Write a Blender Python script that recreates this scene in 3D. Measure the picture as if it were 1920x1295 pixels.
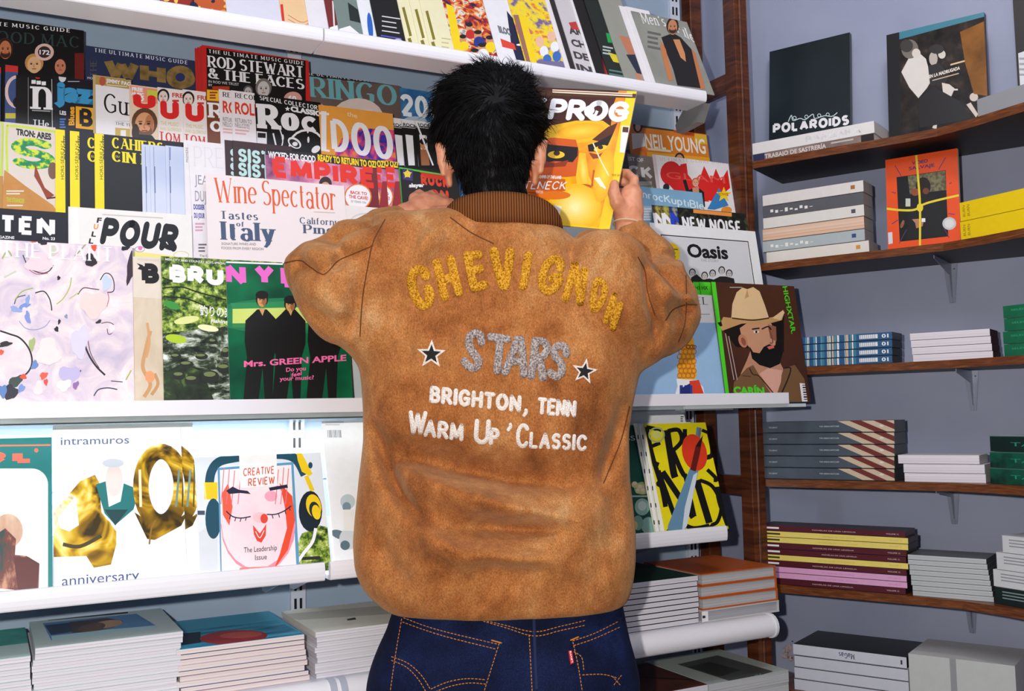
import bpy, bmesh, math, random
import numpy as np
from math import sin, cos, radians, pi, sqrt, atan2
from mathutils import Vector, Matrix
from mathutils.bvhtree import BVHTree

for _o in list(bpy.data.objects):
    bpy.data.objects.remove(_o)
SC = bpy.context.scene
COL = SC.collection
rnd = random.Random(7)

# ------------------------------------------------------------------ camera
FPX = 1867.0                       # focal length in pixels of the 1920 px wide frame
YAW, PITCH, ROLL = radians(27.8), radians(4.0), radians(1.3)
CAM = Vector((0, 0, 1.2))
F0 = Vector((sin(YAW), cos(YAW), 0)); R0 = Vector((cos(YAW), -sin(YAW), 0)); ZZ = Vector((0, 0, 1))
FWD = F0 * cos(PITCH) + ZZ * sin(PITCH)
U0 = R0.cross(FWD)
RGT = R0 * cos(ROLL) - U0 * sin(ROLL)
UPV = U0 * cos(ROLL) + R0 * sin(ROLL)
cd = bpy.data.cameras.new('camera'); cam = bpy.data.objects.new('camera', cd); COL.objects.link(cam)
cd.sensor_width = 36.0; cd.lens = 36.0 * FPX / 1920.0; cd.clip_start = 0.02; cd.clip_end = 60
mw = Matrix((RGT, UPV, -FWD)).transposed().to_4x4(); mw.translation = CAM
cam.matrix_world = mw
SC.camera = cam

# ------------------------------------------------------------------ world, lights, exposure
SC.view_settings.view_transform = 'Standard'
SC.view_settings.look = 'None'
SC.view_settings.gamma = 1.0
SC.view_settings.use_curve_mapping = False
SC.view_settings.exposure = 0.42
W = bpy.data.worlds.new('world'); SC.world = W; W.use_nodes = True
W.node_tree.nodes['Background'].inputs[0].default_value = (0.46, 0.62, 1.0, 1)
W.node_tree.nodes['Background'].inputs[1].default_value = 0.14

def lamp(name, kind, loc, target, power, color, size=0.1, size_y=None):
    d = bpy.data.lights.new(name, kind); d.energy = power; d.color = color
    if kind == 'AREA':
        d.shape = 'RECTANGLE' if size_y else 'DISK'
        d.size = size
        if size_y: d.size_y = size_y
    else:
        d.shadow_soft_size = size
    o = bpy.data.objects.new(name, d); COL.objects.link(o)
    o.location = loc
    o.rotation_euler = (Vector(target) - Vector(loc)).to_track_quat('-Z', 'Y').to_euler()
    return o
# the compact camera's own flash, a hand's breadth left of and above the lens
lamp('camera_flash', 'POINT', CAM + R0 * -0.135 + ZZ * 0.07 - F0 * 0.02, CAM + F0 * 2, 78.0, (1.0, 0.955, 0.90), 0.016)
# the shop's cool ceiling tubes
lamp('ceiling_tube_light', 'AREA', (0.35, 0.55, 2.78), (0.6, 1.6, 0.9), 9.0, (0.72, 0.82, 1.0), 1.3, 0.16)
# tube under the display tray that lights the lower shelf
lamp('shelf_tube_light', 'AREA', (0.10, 2.03, 1.180), (0.10, 2.10, 0.93), 5.5, (0.90, 0.98, 1.0), 1.25, 0.05)

lamp('shelf_front_fill_light', 'AREA', (0.10, 1.862, 1.190), (0.10, 2.02, 0.93), 0.13, (0.92, 0.98, 1.0), 1.25, 0.03)  # extra lamp, added to whiten the upper covers on the lower shelf

lamp('upper_wall_fill_light', 'AREA', (1.30, 0.95, 2.80), (2.1, 1.5, 2.0), 6.0, (1.0, 0.92, 0.88), 0.3, 0.3)  # unseen lamp, added to brighten the upper part of the right wall

# ------------------------------------------------------------------ pixel <-> place
def ray(px, py):
    return FWD + RGT * ((px - 960) / FPX) - UPV * ((py - 647.5) / FPX)
def hit(px, py, p0, n):
    d = ray(px, py)
    return CAM + d * ((Vector(p0) - CAM).dot(n) / d.dot(n))
def atY(px, py, y): return hit(px, py, (0, y, 0), Vector((0, 1, 0)))
def atX(px, py, x): return hit(px, py, (x, 0, 0), Vector((1, 0, 0)))
def atZ(px, py, z): return hit(px, py, (0, 0, z), Vector((0, 0, 1)))
def atD(px, py, d): return hit(px, py, CAM + F0 * d, F0)
def proj(P):
    v = Vector(P) - CAM; d = v.dot(FWD)
    return (960 + FPX * v.dot(RGT) / d, 647.5 - FPX * v.dot(UPV) / d)

# ------------------------------------------------------------------ materials
def lin(c):
    return tuple(((v / 255) / 12.92 if v / 255 <= 0.04045 else ((v / 255 + 0.055) / 1.055) ** 2.4) for v in c)
_M = {}
def nt(name):
    m = bpy.data.materials.new(name); m.use_nodes = True
    t = m.node_tree
    return m, t, t.nodes['Principled BSDF']
def N(t, typ, **kw):
    n = t.nodes.new(typ)
    for k, v in kw.items():
        if k.startswith('i_'):
            key = k[2:]
            key = int(key) if key.isdigit() else key.replace('_', ' ')
            n.inputs[key].default_value = v
        else:
            setattr(n, k, v)
    return n
def ramp(t, stops, interp='LINEAR'):
    n = t.nodes.new('ShaderNodeValToRGB'); e = n.color_ramp.elements
    n.color_ramp.interpolation = interp
    while len(e) < len(stops): e.new(0.5)
    for k, (p, c) in enumerate(stops):
        e[k].position = p; e[k].color = (*lin(c), 1)
    return n
def mat(c, rough=0.42, var=0.05, scale=60.0, metal=0.0, bump=0.0, spec=0.4, coat=0.0, key=None):
    """plain surface of one sRGB colour with a slight procedural mottling"""
    k = (tuple(c), rough, var, scale, metal, bump, spec, coat)
    if k in _M: return _M[k]
    m, t, b = nt(key or 'paint_%02x%02x%02x' % tuple(int(v) for v in c))
    b.inputs['Roughness'].default_value = rough
    b.inputs['Metallic'].default_value = metal
    b.inputs['Specular IOR Level'].default_value = spec
    b.inputs['Coat Weight'].default_value = coat
    co = N(t, 'ShaderNodeTexCoord')
    nz = N(t, 'ShaderNodeTexNoise', i_Scale=scale, i_Detail=3.0)
    t.links.new(co.outputs['Object'], nz.inputs['Vector'])
    l = lin(c)
    mx = N(t, 'ShaderNodeMix', data_type='RGBA')
    mx.inputs[6].default_value = (*[v * (1 - var) for v in l], 1)
    mx.inputs[7].default_value = (*[min(1, v * (1 + var)) for v in l], 1)
    t.links.new(nz.outputs['Fac'], mx.inputs[0])
    t.links.new(mx.outputs[2], b.inputs['Base Color'])
    if bump:
        bp = N(t, 'ShaderNodeBump', i_Strength=bump, i_Distance=0.002)
        t.links.new(nz.outputs['Fac'], bp.inputs['Height']); t.links.new(bp.outputs[0], b.inputs['Normal'])
    _M[k] = m
    return m
def noisemat(name, stops, scale=30.0, detail=6.0, rough=0.42, stretch=(1, 1, 1), dist=0.0, interp='LINEAR', kind='noise', rot=(0, 0, 0), ro=0.55):
    """a printed picture or patterned surface made from noise run through a colour ramp"""
    if name in _M: return _M[name]
    m, t, b = nt(name)
    b.inputs['Roughness'].default_value = rough
    b.inputs['Specular IOR Level'].default_value = 0.4
    co = N(t, 'ShaderNodeTexCoord'); mp = N(t, 'ShaderNodeMapping')
    mp.inputs['Scale'].default_value = stretch; mp.inputs['Rotation'].default_value = rot
    t.links.new(co.outputs['Object'], mp.inputs['Vector'])
    if kind == 'noise':
        nz = N(t, 'ShaderNodeTexNoise', i_Scale=scale, i_Detail=detail, i_Distortion=dist, i_Roughness=ro); out = nz.outputs['Fac']
    elif kind == 'voronoi':
        nz = N(t, 'ShaderNodeTexVoronoi', i_Scale=scale); out = nz.outputs['Distance']
    else:
        nz = N(t, 'ShaderNodeTexWave', i_Scale=scale, i_Distortion=dist, i_Detail=2.0)
        nz.bands_direction = kind[-1].upper(); out = nz.outputs['Fac']
    t.links.new(mp.outputs[0], nz.inputs['Vector'])
    r = ramp(t, stops, interp)
    t.links.new(out, r.inputs[0]); t.links.new(r.outputs[0], b.inputs['Base Color'])
    _M[name] = m
    return m
def M(c):
    return c if isinstance(c, bpy.types.Material) else mat(c)

# ------------------------------------------------------------------ mesh building
class MB:
    """collects polygons with materials and links them as ONE mesh object"""
    def __init__(s): s.v = []; s.f = []; s.m = []; s.mats = []; s.sm = []
    def mi(s, m):
        m = M(m)
        if m not in s.mats: s.mats.append(m)
        return s.mats.index(m)
    def add(s, vs, fs, m, smooth=False):
        o = len(s.v); s.v += [tuple(v) for v in vs]; k = s.mi(m)
        for f in fs: s.f.append([i + o for i in f]); s.m.append(k); s.sm.append(smooth)
    def box(s, lo, hi, m, fr=None):
        (x0, y0, z0), (x1, y1, z1) = lo, hi
        vs = [(x0, y0, z0), (x1, y0, z0), (x1, y1, z0), (x0, y1, z0), (x0, y0, z1), (x1, y0, z1), (x1, y1, z1), (x0, y1, z1)]
        if fr: vs = [fr(v) for v in vs]
        s.add(vs, [(0, 3, 2, 1), (4, 5, 6, 7), (0, 1, 5, 4), (1, 2, 6, 5), (2, 3, 7, 6), (3, 0, 4, 7)], m)
    def prism(s, poly, ext, m, smooth=False, capm=None, capm2=None):
        """poly: list of 3-D points of a planar outline, ext: extrusion vector"""
        n = len(poly); e = Vector(ext)
        vs = [Vector(p) for p in poly] + [Vector(p) + e for p in poly]
        s.add(vs, [(i, (i + 1) % n, n + (i + 1) % n, n + i) for i in range(n)], m, smooth)
        s.add(vs[:n], [list(range(n))[::-1]], capm or m); s.add(vs[n:], [list(range(n))], capm2 or capm or m)
    def tube(s, pts, r, m, n=10, caps=True, smooth=True):
        pts = [Vector(p) for p in pts]; k = len(pts)
        rs = r if isinstance(r, (list, tuple)) else [r] * k
        rings = []; prev = None
        for i, p in enumerate(pts):
            d = (pts[min(i + 1, k - 1)] - pts[max(i - 1, 0)]).normalized()
            if prev is None:
                a = d.cross(ZZ)
                if a.length < 1e-3: a = d.cross(Vector((1, 0, 0)))
            else: a = prev - d * prev.dot(d)
            a.normalize(); prev = a; b = d.cross(a)
            rings.append([p + (a * cos(2 * pi * j / n) + b * sin(2 * pi * j / n)) * rs[i] for j in range(n)])
        vs = [v for q in rings for v in q]
        s.add(vs, [(i * n + j, i * n + (j + 1) % n, (i + 1) * n + (j + 1) % n, (i + 1) * n + j) for i in range(k - 1) for j in range(n)], m, smooth)
        if caps:
            s.add(rings[0], [list(range(n))[::-1]], m); s.add(rings[-1], [list(range(n))], m)
    def build(s, name, parent=None, origin=None, bevel=0.0, seg=2):
        me = bpy.data.meshes.new(name)
        o0 = Vector(origin) if origin is not None else Vector((0, 0, 0))
        me.from_pydata([tuple(Vector(v) - o0) for v in s.v], [], s.f)
        for m in s.mats: me.materials.append(m)
        me.polygons.foreach_set('material_index', s.m); me.polygons.foreach_set('use_smooth', s.sm)
        me.update()
        o = bpy.data.objects.new(name, me); COL.objects.link(o)
        o.location = o0
        if bevel:
            b = o.modifiers.new('bevel', 'BEVEL'); b.width = bevel; b.segments = seg; b.limit_method = 'ANGLE'; b.angle_limit = radians(40)
        if parent is not None:
            o.parent = parent
            o.matrix_parent_inverse = Matrix.Translation(-parent.location) if parent.location.length else Matrix()
        return o
def tag(o, label=None, cat=None, group=None, kind=None):
    if label: o['label'] = label
    if cat: o['category'] = cat
    if group: o['group'] = group
    if kind: o['kind'] = kind
    return o
def empty(name, loc):
    o = bpy.data.objects.new(name, None); COL.objects.link(o); o.location = loc; o.empty_display_size = 0.05
    return o
ORD = ['topmost', 'second', 'third', 'fourth', 'fifth', 'sixth', 'seventh', 'eighth', 'ninth', 'tenth', 'eleventh', 'twelfth', 'thirteenth', 'fourteenth', 'fifteenth', 'sixteenth']
# ------------------------------------------------------------------ the room
WALL = noisemat('wall_paint', [(0.3, (150, 157, 184)), (0.7, (166, 172, 196))], scale=3.0, detail=4, rough=0.55)
PANEL = noisemat('steel_panel_paint', [(0.3, (146, 164, 184)), (0.7, (156, 174, 194))], scale=4.0, detail=2, rough=0.38)
WHITE = mat((238, 236, 242), rough=0.32, var=0.02, scale=15, key='white_enamel')
WOOD = noisemat('brown_varnished_wood', [(0.25, (52, 24, 12)), (0.5, (88, 44, 22)), (0.75, (120, 66, 34))], scale=9, detail=5, rough=0.3, stretch=(1, 1, 9), dist=0.6)
WOODH = noisemat('brown_shelf_wood', [(0.25, (74, 36, 18)), (0.5, (108, 58, 28)), (0.75, (140, 84, 44))], scale=9, detail=5, rough=0.34, stretch=(3, 3, 30), dist=0.6)
FLOORM = noisemat('floor_tiles', [(0.3, (120, 112, 104)), (0.7, (140, 130, 120))], scale=6, rough=0.4)
STEEL = mat((132, 138, 156), rough=0.38, var=0.06, metal=0.25, key='galvanised_steel')
BLACK = mat((14, 13, 15), rough=0.4, key='black')
YB = 2.205                                   # room wall behind the rack
DG = Vector((0.456, -0.89, 0)); DN = Vector((-0.89, -0.456, 0))   # run and inward normal of the angled right wall
WA = Vector((1.95, 2.11, 0))
def structure(mb, name):
    o = mb.build(name); o['kind'] = 'structure'; return o
mb = MB(); mb.box((-3.2, -2.6, -0.06), (3.6, 2.4, 0), FLOORM); structure(mb, 'floor')
mb = MB(); mb.box((-3.2, -2.6, 2.85), (3.6, 2.4, 2.93), mat((214, 216, 222), rough=0.7)); structure(mb, 'ceiling')
mb = MB(); mb.box((-3.2, YB, 0), (2.2, YB + 0.08, 2.85), WALL); structure(mb, 'wall_back')
mb = MB(); a = WA - DG * 0.25; b = WA + DG * 3.2; th = -DN * 0.08
mb.prism([a, a + ZZ * 2.85, b + ZZ * 2.85, b], th, WALL)
# plaster damage and old screw holes low on the wall
for (px, py, r_) in [(1485, 1233, .0022), (1525, 1203, .002), (1538, 1199, .0022), (1486, 1202, .002), (1533, 1237, .002), (1851, 1220, .0018)]:
    c = hit(px, py, WA, DN) + DN * 0.0008
    mb.add([c + (DG * cos(k) + ZZ * sin(k)) * r_ for k in [i * pi / 4 for i in range(8)]], [list(range(8))], (18, 20, 30))
rr = random.Random(3)
for (px, py, rx, ry) in [(1478, 1216, 10, 9), (1474, 1228, 8, 7), (1482, 1234, 7, 6)]:
    c = [hit(px + cos(k) * rx * rr.uniform(.7, 1.2), py + sin(k) * ry * rr.uniform(.7, 1.2), WA, DN) + DN * 0.0006 for k in [i * pi / 9 for i in range(18)]]
    mb.add(c, [list(range(18))], noisemat('chipped_plaster', [(0.35, (150, 130, 136)), (0.65, (196, 180, 184))], scale=160, rough=0.8))
structure(mb, 'wall_right')

# steel back panels of the rack: one bay each side of the slotted upright
for (x0, x1, lab) in [(-0.62, 0.585, 'grey-blue steel back panel of the magazine rack behind the music guides'), (0.618, 1.655, 'grey-blue steel back panel of the rack end beside the wooden post')]:
    mb = MB()
    mb.box((x0, 2.172, 0.30), (x1, 2.192, 2.62), PANEL)
    for zz in (0.62, 0.845, 1.07, 1.9, 2.09): mb.box((x0, 2.168, zz), (x1, 2.1725, zz + 0.006), PANEL)
    tag(mb.build('rack_back_panel', origin=(x0, 2.18, 0.3)), lab, 'panel')
for (xc, lab) in [(0.601, 'slotted white steel upright of the rack behind the man'), (1.672, 'slotted white steel upright of the rack next to the wooden posts')]:
    mb = MB()
    mb.box((xc - 0.016, 2.158, 0.0), (xc + 0.016, 2.195, 2.75), mat((200, 208, 222), rough=.35))
    z = 0.1
    while z < 2.7:
        for dx in (-0.0068, 0.0052):
            mb.box((xc + dx - 0.0026, 2.1568, z), (xc + dx + 0.0026, 2.1582, z + 0.022), BLACK)
        z += 0.0385
    tag(mb.build('slotted_upright', origin=(xc, 2.18, 0)), lab, 'upright')

# ------------------------------------------------------------------ rack shelves
def lip_profile(y, z0, z1, d=0.012):
    """rounded front strip, as (Y,Z) outline"""
    pts = []
    for k in range(7):
        a = -pi / 2 + pi * k / 6
        pts.append((y + 0.004 - cos(a) * 0.004 - 0.0, (z0 + z1) / 2 + sin(a) * (z1 - z0) / 2))
    return pts + [(y + d, z1), (y + d, z0)]
def extrude_x(mb, prof, x0, x1, m):
    mb.prism([(x0, y, z) for y, z in prof][::-1], (x1 - x0, 0, 0), m)
def bracket(mb, x, y0, y1, z, h, m, t=0.004):
    mb.prism([(x, y0, z), (x, y1, z), (x, y1, z - h), (x, y1 - 0.03, z - h), (x, y0, z - 0.012)], (t, 0, 0), m)

TZ0, TZ1, TY = 1.928, 1.955, 1.82
for (x0, x1, lab) in [(-0.62, 0.5635, 'white steel top shelf section over the music guides'), (0.5665, 1.495, 'white steel top shelf section over the head of the man')]:
    root = empty('magazine_shelf', ((x0 + x1) / 2, TY, TZ0)); tag(root, lab, 'shelf')
    mb = MB(); extrude_x(mb, lip_profile(TY, TZ0, TZ1), x0, x1, WHITE); mb.build('front_lip', root)
    mb = MB(); mb.box((x0, TY + 0.012, TZ0), (x1, TY + 0.078, TZ0 + 0.006), WHITE); mb.build('tray', root)
    mb = MB(); mb.prism([(x0, TY + 0.074, TZ0 + 0.0005), (x0, TY + 0.078, TZ0 + 0.0005), (x0, 2.15, 2.235), (x0, 2.146, 2.237)], (x1 - x0, 0, 0), WHITE); mb.build('back_board', root)
    for xb in (x0 + 0.004, x1 - 0.008):
        mb = MB(); mb.prism([(xb, 1.902, 1.937), (xb, 1.95, 1.995), (xb, 2.156, 2.05), (xb, 2.156, 2.10), (xb, 2.13, 2.19), (xb, 1.91, 1.952)], (0.004, 0, 0), mat((120, 124, 130), rough=.4)); mb.build('bracket', root)
    if x1 > 1:
        mb = MB(); mb.prism([(x1 + .0005, 1.835, 1.93), (x1 + .0005, 1.86, 1.89), (x1 + .0005, 1.94, 1.885), (x1 + .0005, 1.945, 1.905), (x1 + .0005, 1.90, 1.945)], (0.022, 0, 0), mat((128, 128, 128), rough=.4)); mb.build('end_bracket', root)

ACRY = None
def acrylic():
    m, t, b = nt('clear_acrylic')
    b.inputs['Base Color'].default_value = (0.90, 0.97, 0.95, 1); b.inputs['Roughness'].default_value = 0.08
    b.inputs['Transmission Weight'].default_value = 0.93; b.inputs['IOR'].default_value = 1.3
    return m
ACRY = acrylic()
# stepped display tray: rows of magazines stand on its steps
ROW = {5: (1.845, 1.216, 8.0), 4: (1.915, 1.325, 9.0), 3: (1.972, 1.455, 9.0), 2: (2.020, 1.585, 9.0), 1: (2.068, 1.690, 8.0),
       6: (1.886, 1.937, 24.0), 7: (1.836, 0.9165, 16.0)}
MX0, MX1, MY = -0.62, 1.712, 1.82
root = empty('display_tray', (0.55, MY, 1.2)); tag(root, 'stepped clear display tray with a broad white front lip holding the tiers of magazines', 'shelf')
mb = MB(); mb.prism([(MX0, MY, 1.213), (MX0, MY, 1.2395), (MX0, MY + .006, 1.2395), (MX0, MY + 0.006, 1.213)][::-1], (MX1 - MX0, 0, 0), WHITE); mb.build('front_lip', root)
mb = MB(); mb.box((MX0, MY + 0.002, 1.196), (1.40, MY + 0.014, 1.2125), ACRY); mb.box((MX0, MY + 0.014, 1.2018), (1.38, 2.15, 1.2044), ACRY); mb.build('clear_base', root)
mb = MB(); mb.box((MX0, MY + 0.0065, 1.2045), (MX1 + 0.06, 1.893, 1.2125), mat((205, 212, 214), rough=.3)); mb.build('front_step', root)
for k in (4, 3, 2, 1):
    y, z, a = ROW[k]
    yn = ROW[k - 1][0] if k > 1 else 2.135
    mb = MB(); mb.box((MX0, y - 0.018, z - 0.010), (1.60, yn - 0.020, z - 0.0015), mat((205, 212, 214), rough=.3)); mb.build('step', root)
    mb = MB(); mb.box((MX0, y - 0.0225, 1.2015 if k == 4 else ROW[k + 1][1] - 0.0015), (1.60, y - 0.0185, z - 0.0015), mat((196, 204, 206), rough=.3)); mb.build('riser', root)

# lower slanted shelf in two sections
for (x0, x1, lab) in [(-0.62, 0.5515, 'white lower shelf section under the balloon cover, brightly lit'), (0.5615, 1.492, 'white lower shelf section by the yellow lettered cover at the rack end')]:
    root = empty('magazine_shelf', ((x0 + x1) / 2, 1.80, 0.905)); tag(root, lab, 'shelf')
    mb = MB(); extrude_x(mb, lip_profile(1.80, 0.905, 0.938), x0, x1, WHITE); mb.build('front_lip', root)
    mb = MB(); mb.box((x0, 1.812, 0.905), (x1, 1.87, 0.9125), WHITE); mb.build('tray', root)
    mb = MB(); mb.prism([(x0, 1.868, 0.906), (x0, 1.874, 0.906), (x0, 1.925, 1.01), (x0, 1.919, 1.01)], (x1 - x0, 0, 0), WHITE); mb.build('back_board', root)
    mb = MB(); mb.box((x0, 1.8755, 0.905), (x1, 2.165, 0.9085), WHITE); mb.build('rear_board', root)
    for xb in (x0 + 0.02, x1 - 0.03):
        mb = MB(); mb.prism([(xb, 1.90, 0.9045), (xb, 2.155, 0.9045), (xb, 2.155, 0.84), (xb, 2.13, 0.84)], (0.004, 0, 0), WHITE); mb.build('bracket', root)

# flat shelf with tube front edge, and the one below it
for (x0, x1, z, lab) in [(-0.62, 1.625, 0.722, 'flat shelf with a white tube front edge under the piles of magazines'), (-0.62, 1.72, 0.47, 'lowest flat shelf with a white tube edge, mostly below the picture')]:
    root = empty('pile_shelf', ((x0 + x1) / 2, 1.83, z)); tag(root, lab, 'shelf')
    mb = MB(); mb.tube([(x0, 1.823, z - 0.026), (x1, 1.823, z - 0.026)], 0.0255, WHITE, n=20)
    mb.tube([(x1 - .001, 1.823, z - 0.026), (x1 + .005, 1.823, z - 0.026)], 0.0285, mat((226, 228, 230), rough=.35), n=20); mb.build('front_tube', root)
    mb = MB(); mb.tube([(0.560, 1.823, z - 0.026), (0.572, 1.823, z - 0.026)], 0.0285, mat((180, 186, 200), rough=.3), n=20); mb.tube([(0.580, 1.823, z - 0.026), (0.592, 1.823, z - 0.026)], 0.0285, mat((180, 186, 200), rough=.3), n=20); mb.build('tube_joint', root)
    mb = MB(); mb.box((x0, 1.826, z - 0.012), (x1, 2.150, z - 0.001), mat((214, 218, 226), rough=.4)); mb.build('shelf_board', root)
    for xb in (0.575, 1.56):
        mb = MB(); bracket(mb, xb, 1.86, 2.157, z - 0.0125, 0.07, mat((196, 204, 216), rough=.4)); mb.build('bracket', root)

# ------------------------------------------------------------------ wooden ladder frame and corner bookcase on the right
FP = Vector((1.7505, 2.004, 0)); BP = Vector((1.742, 2.175, 0))
root = empty('wooden_frame', FP); tag(root, 'dark wooden ladder frame of two posts and rungs between the rack and the bookshelves', 'frame')
def post(mb, c, w, h=2.6):
    mb.prism([c + Vector((-w / 2, -w / 2, 0)), c + Vector((w / 2, -w / 2, 0)), c + Vector((w / 2, w / 2, 0)), c + Vector((-w / 2, w / 2, 0))][::-1], (0, 0, h), WOOD)
mb = MB(); post(mb, FP, 0.044); mb.tube([FP + Vector((-.004, -.0222, 0)), FP + Vector((-.004, -.0222, 2.6))], 0.005, WOOD, n=8); mb.build('post', root, bevel=.003)
mb = MB(); post(mb, BP, 0.040, 2.6); mb.build('post', root, bevel=.003)
for zc, hh in [(2.07, 0.05), (1.005, 0.05), (0.42, .05)]:
    mb = MB(); mb.box((1.73, 2.022, zc - hh / 2), (1.752, 2.155, zc + hh / 2), WOOD); mb.build('rung', root, bevel=.002)
# cable hanging on the wall by the post
mb = MB(); mb.tube([hit(x, y, WA, DN) + DN * .006 for x, y in [(1341, 8), (1334, 30), (1325, 55), (1317, 78), (1312, 95)]], .0022, (60, 36, 30), n=6)
tag(mb.build('cable'), 'thin dark cable hanging on the wall beside the wooden post', 'cable')

SHADEW = noisemat('shaded_shelf_underside', [(0.3, (22, 14, 12)), (0.7, (38, 24, 20))], scale=9, rough=.5, stretch=(3, 3, 30))  # shade beneath the bookshelves, painted into the colour of their undersides
SF = [Vector((1.764, 1.975, 0)), Vector((1.86, 1.775, 0)), Vector((1.93, 1.635, 0)), Vector((1.962, 1.56, 0)), Vector((1.972, 1.47, 0)), Vector((1.972, 1.35, 0)), Vector((1.972, 0.6, 0))]
SHZ = {1: 1.848, 2: 1.577, 3: 1.304, 4: 1.022, 5: 0.757, 6: 0.50}
def wallpt(p):   # straight back from the shelf front to the wall
    return p - DN * ((p - WA).dot(DN) - 0.002)
shlab = {1: 'highest curved wooden bookshelf, under the dark standing books', 2: 'curved wooden bookshelf carrying the orange book',
         3: 'wooden bookshelf carrying the blue and white spines', 4: 'wooden bookshelf carrying the striped thick books', 5: 'wooden bookshelf carrying the maroon and yellow spines',
         6: 'lowest wooden bookshelf, under the black-covered book'}
for k, z in SHZ.items():
    root = empty('bookshelf', (1.97, 1.7, z - .018)); tag(root, shlab[k], 'shelf')
    mb = MB(); T = 0.019
    fr = [p + ZZ * (z - T) for p in SF]; bk = [wallpt(p) + ZZ * (z - T) for p in SF]
    bk[0] = fr[0] + Vector((0.15, 0.09, 0)) if False else bk[0]
    mb.prism((fr + bk[::-1])[::-1], (0, 0, T), WOODH, capm=SHADEW, capm2=WOODH); mb.build('board', root, bevel=.004)
    # steel bracket under the shelf
    bx = {2: (1783, 505), 3: (1822, 700), 4: (1787, 920), 5: (1822, 1150)}.get(k)
    if bx:
        c = hit(bx[0], bx[1], WA, DN); c.z = z - T
        mb = MB(); L = 0.10; wd = 0.017
        for sgn in (-1, 1):
            mb.prism([c + DN * .003 + DG * (sgn * wd), c + DN * .003 + DG * (sgn * .002), c + DN * .003 + DG * (sgn * .002) - ZZ * L, c + DN * .003 + DG * (sgn * .007) - ZZ * L], DN * .002, STEEL)
        mb.box((-.0025, 0, -L), (.0025, .006, 0), STEEL, fr=lambda v: c + DG * v[0] + DN * (v[1] + .003) + ZZ * v[2])
        mb.prism([c + DN * .004 - ZZ * .0005, c + DN * .19 - ZZ * .0005, c + DN * .19 - ZZ * .008, c + DN * .03 - ZZ * .03, c + DN * .004 - ZZ * L], DG * .002, STEEL)
        for (du, dv) in ((-.009, -.016), (.009, -.014), (0, -L + .006)):
            cc = c + DG * du + ZZ * dv + DN * .0062
            mb.add([cc + (DG * cos(i * pi / 4) + ZZ * sin(i * pi / 4)) * .0022 for i in range(8)], [list(range(8))], (60, 62, 70))
        mb.build('bracket', root)
# dark post at the far right of the top shelf
mb = MB(); c = hit(1906, 120, WA + DN * .03, DN)
mb.prism([Vector((c.x, c.y, 1.8485)) + DG * d for d in (0, .055)] + [Vector((c.x, c.y, 2.6)) + DG * d for d in (.055, 0)], -DN * .025, mat((30, 22, 20), rough=.5))
tag(mb.build('dark_post', origin=(c.x, c.y, 1.85)), 'dark upright post on the angled wall above the highest bookshelf', 'post')
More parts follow.
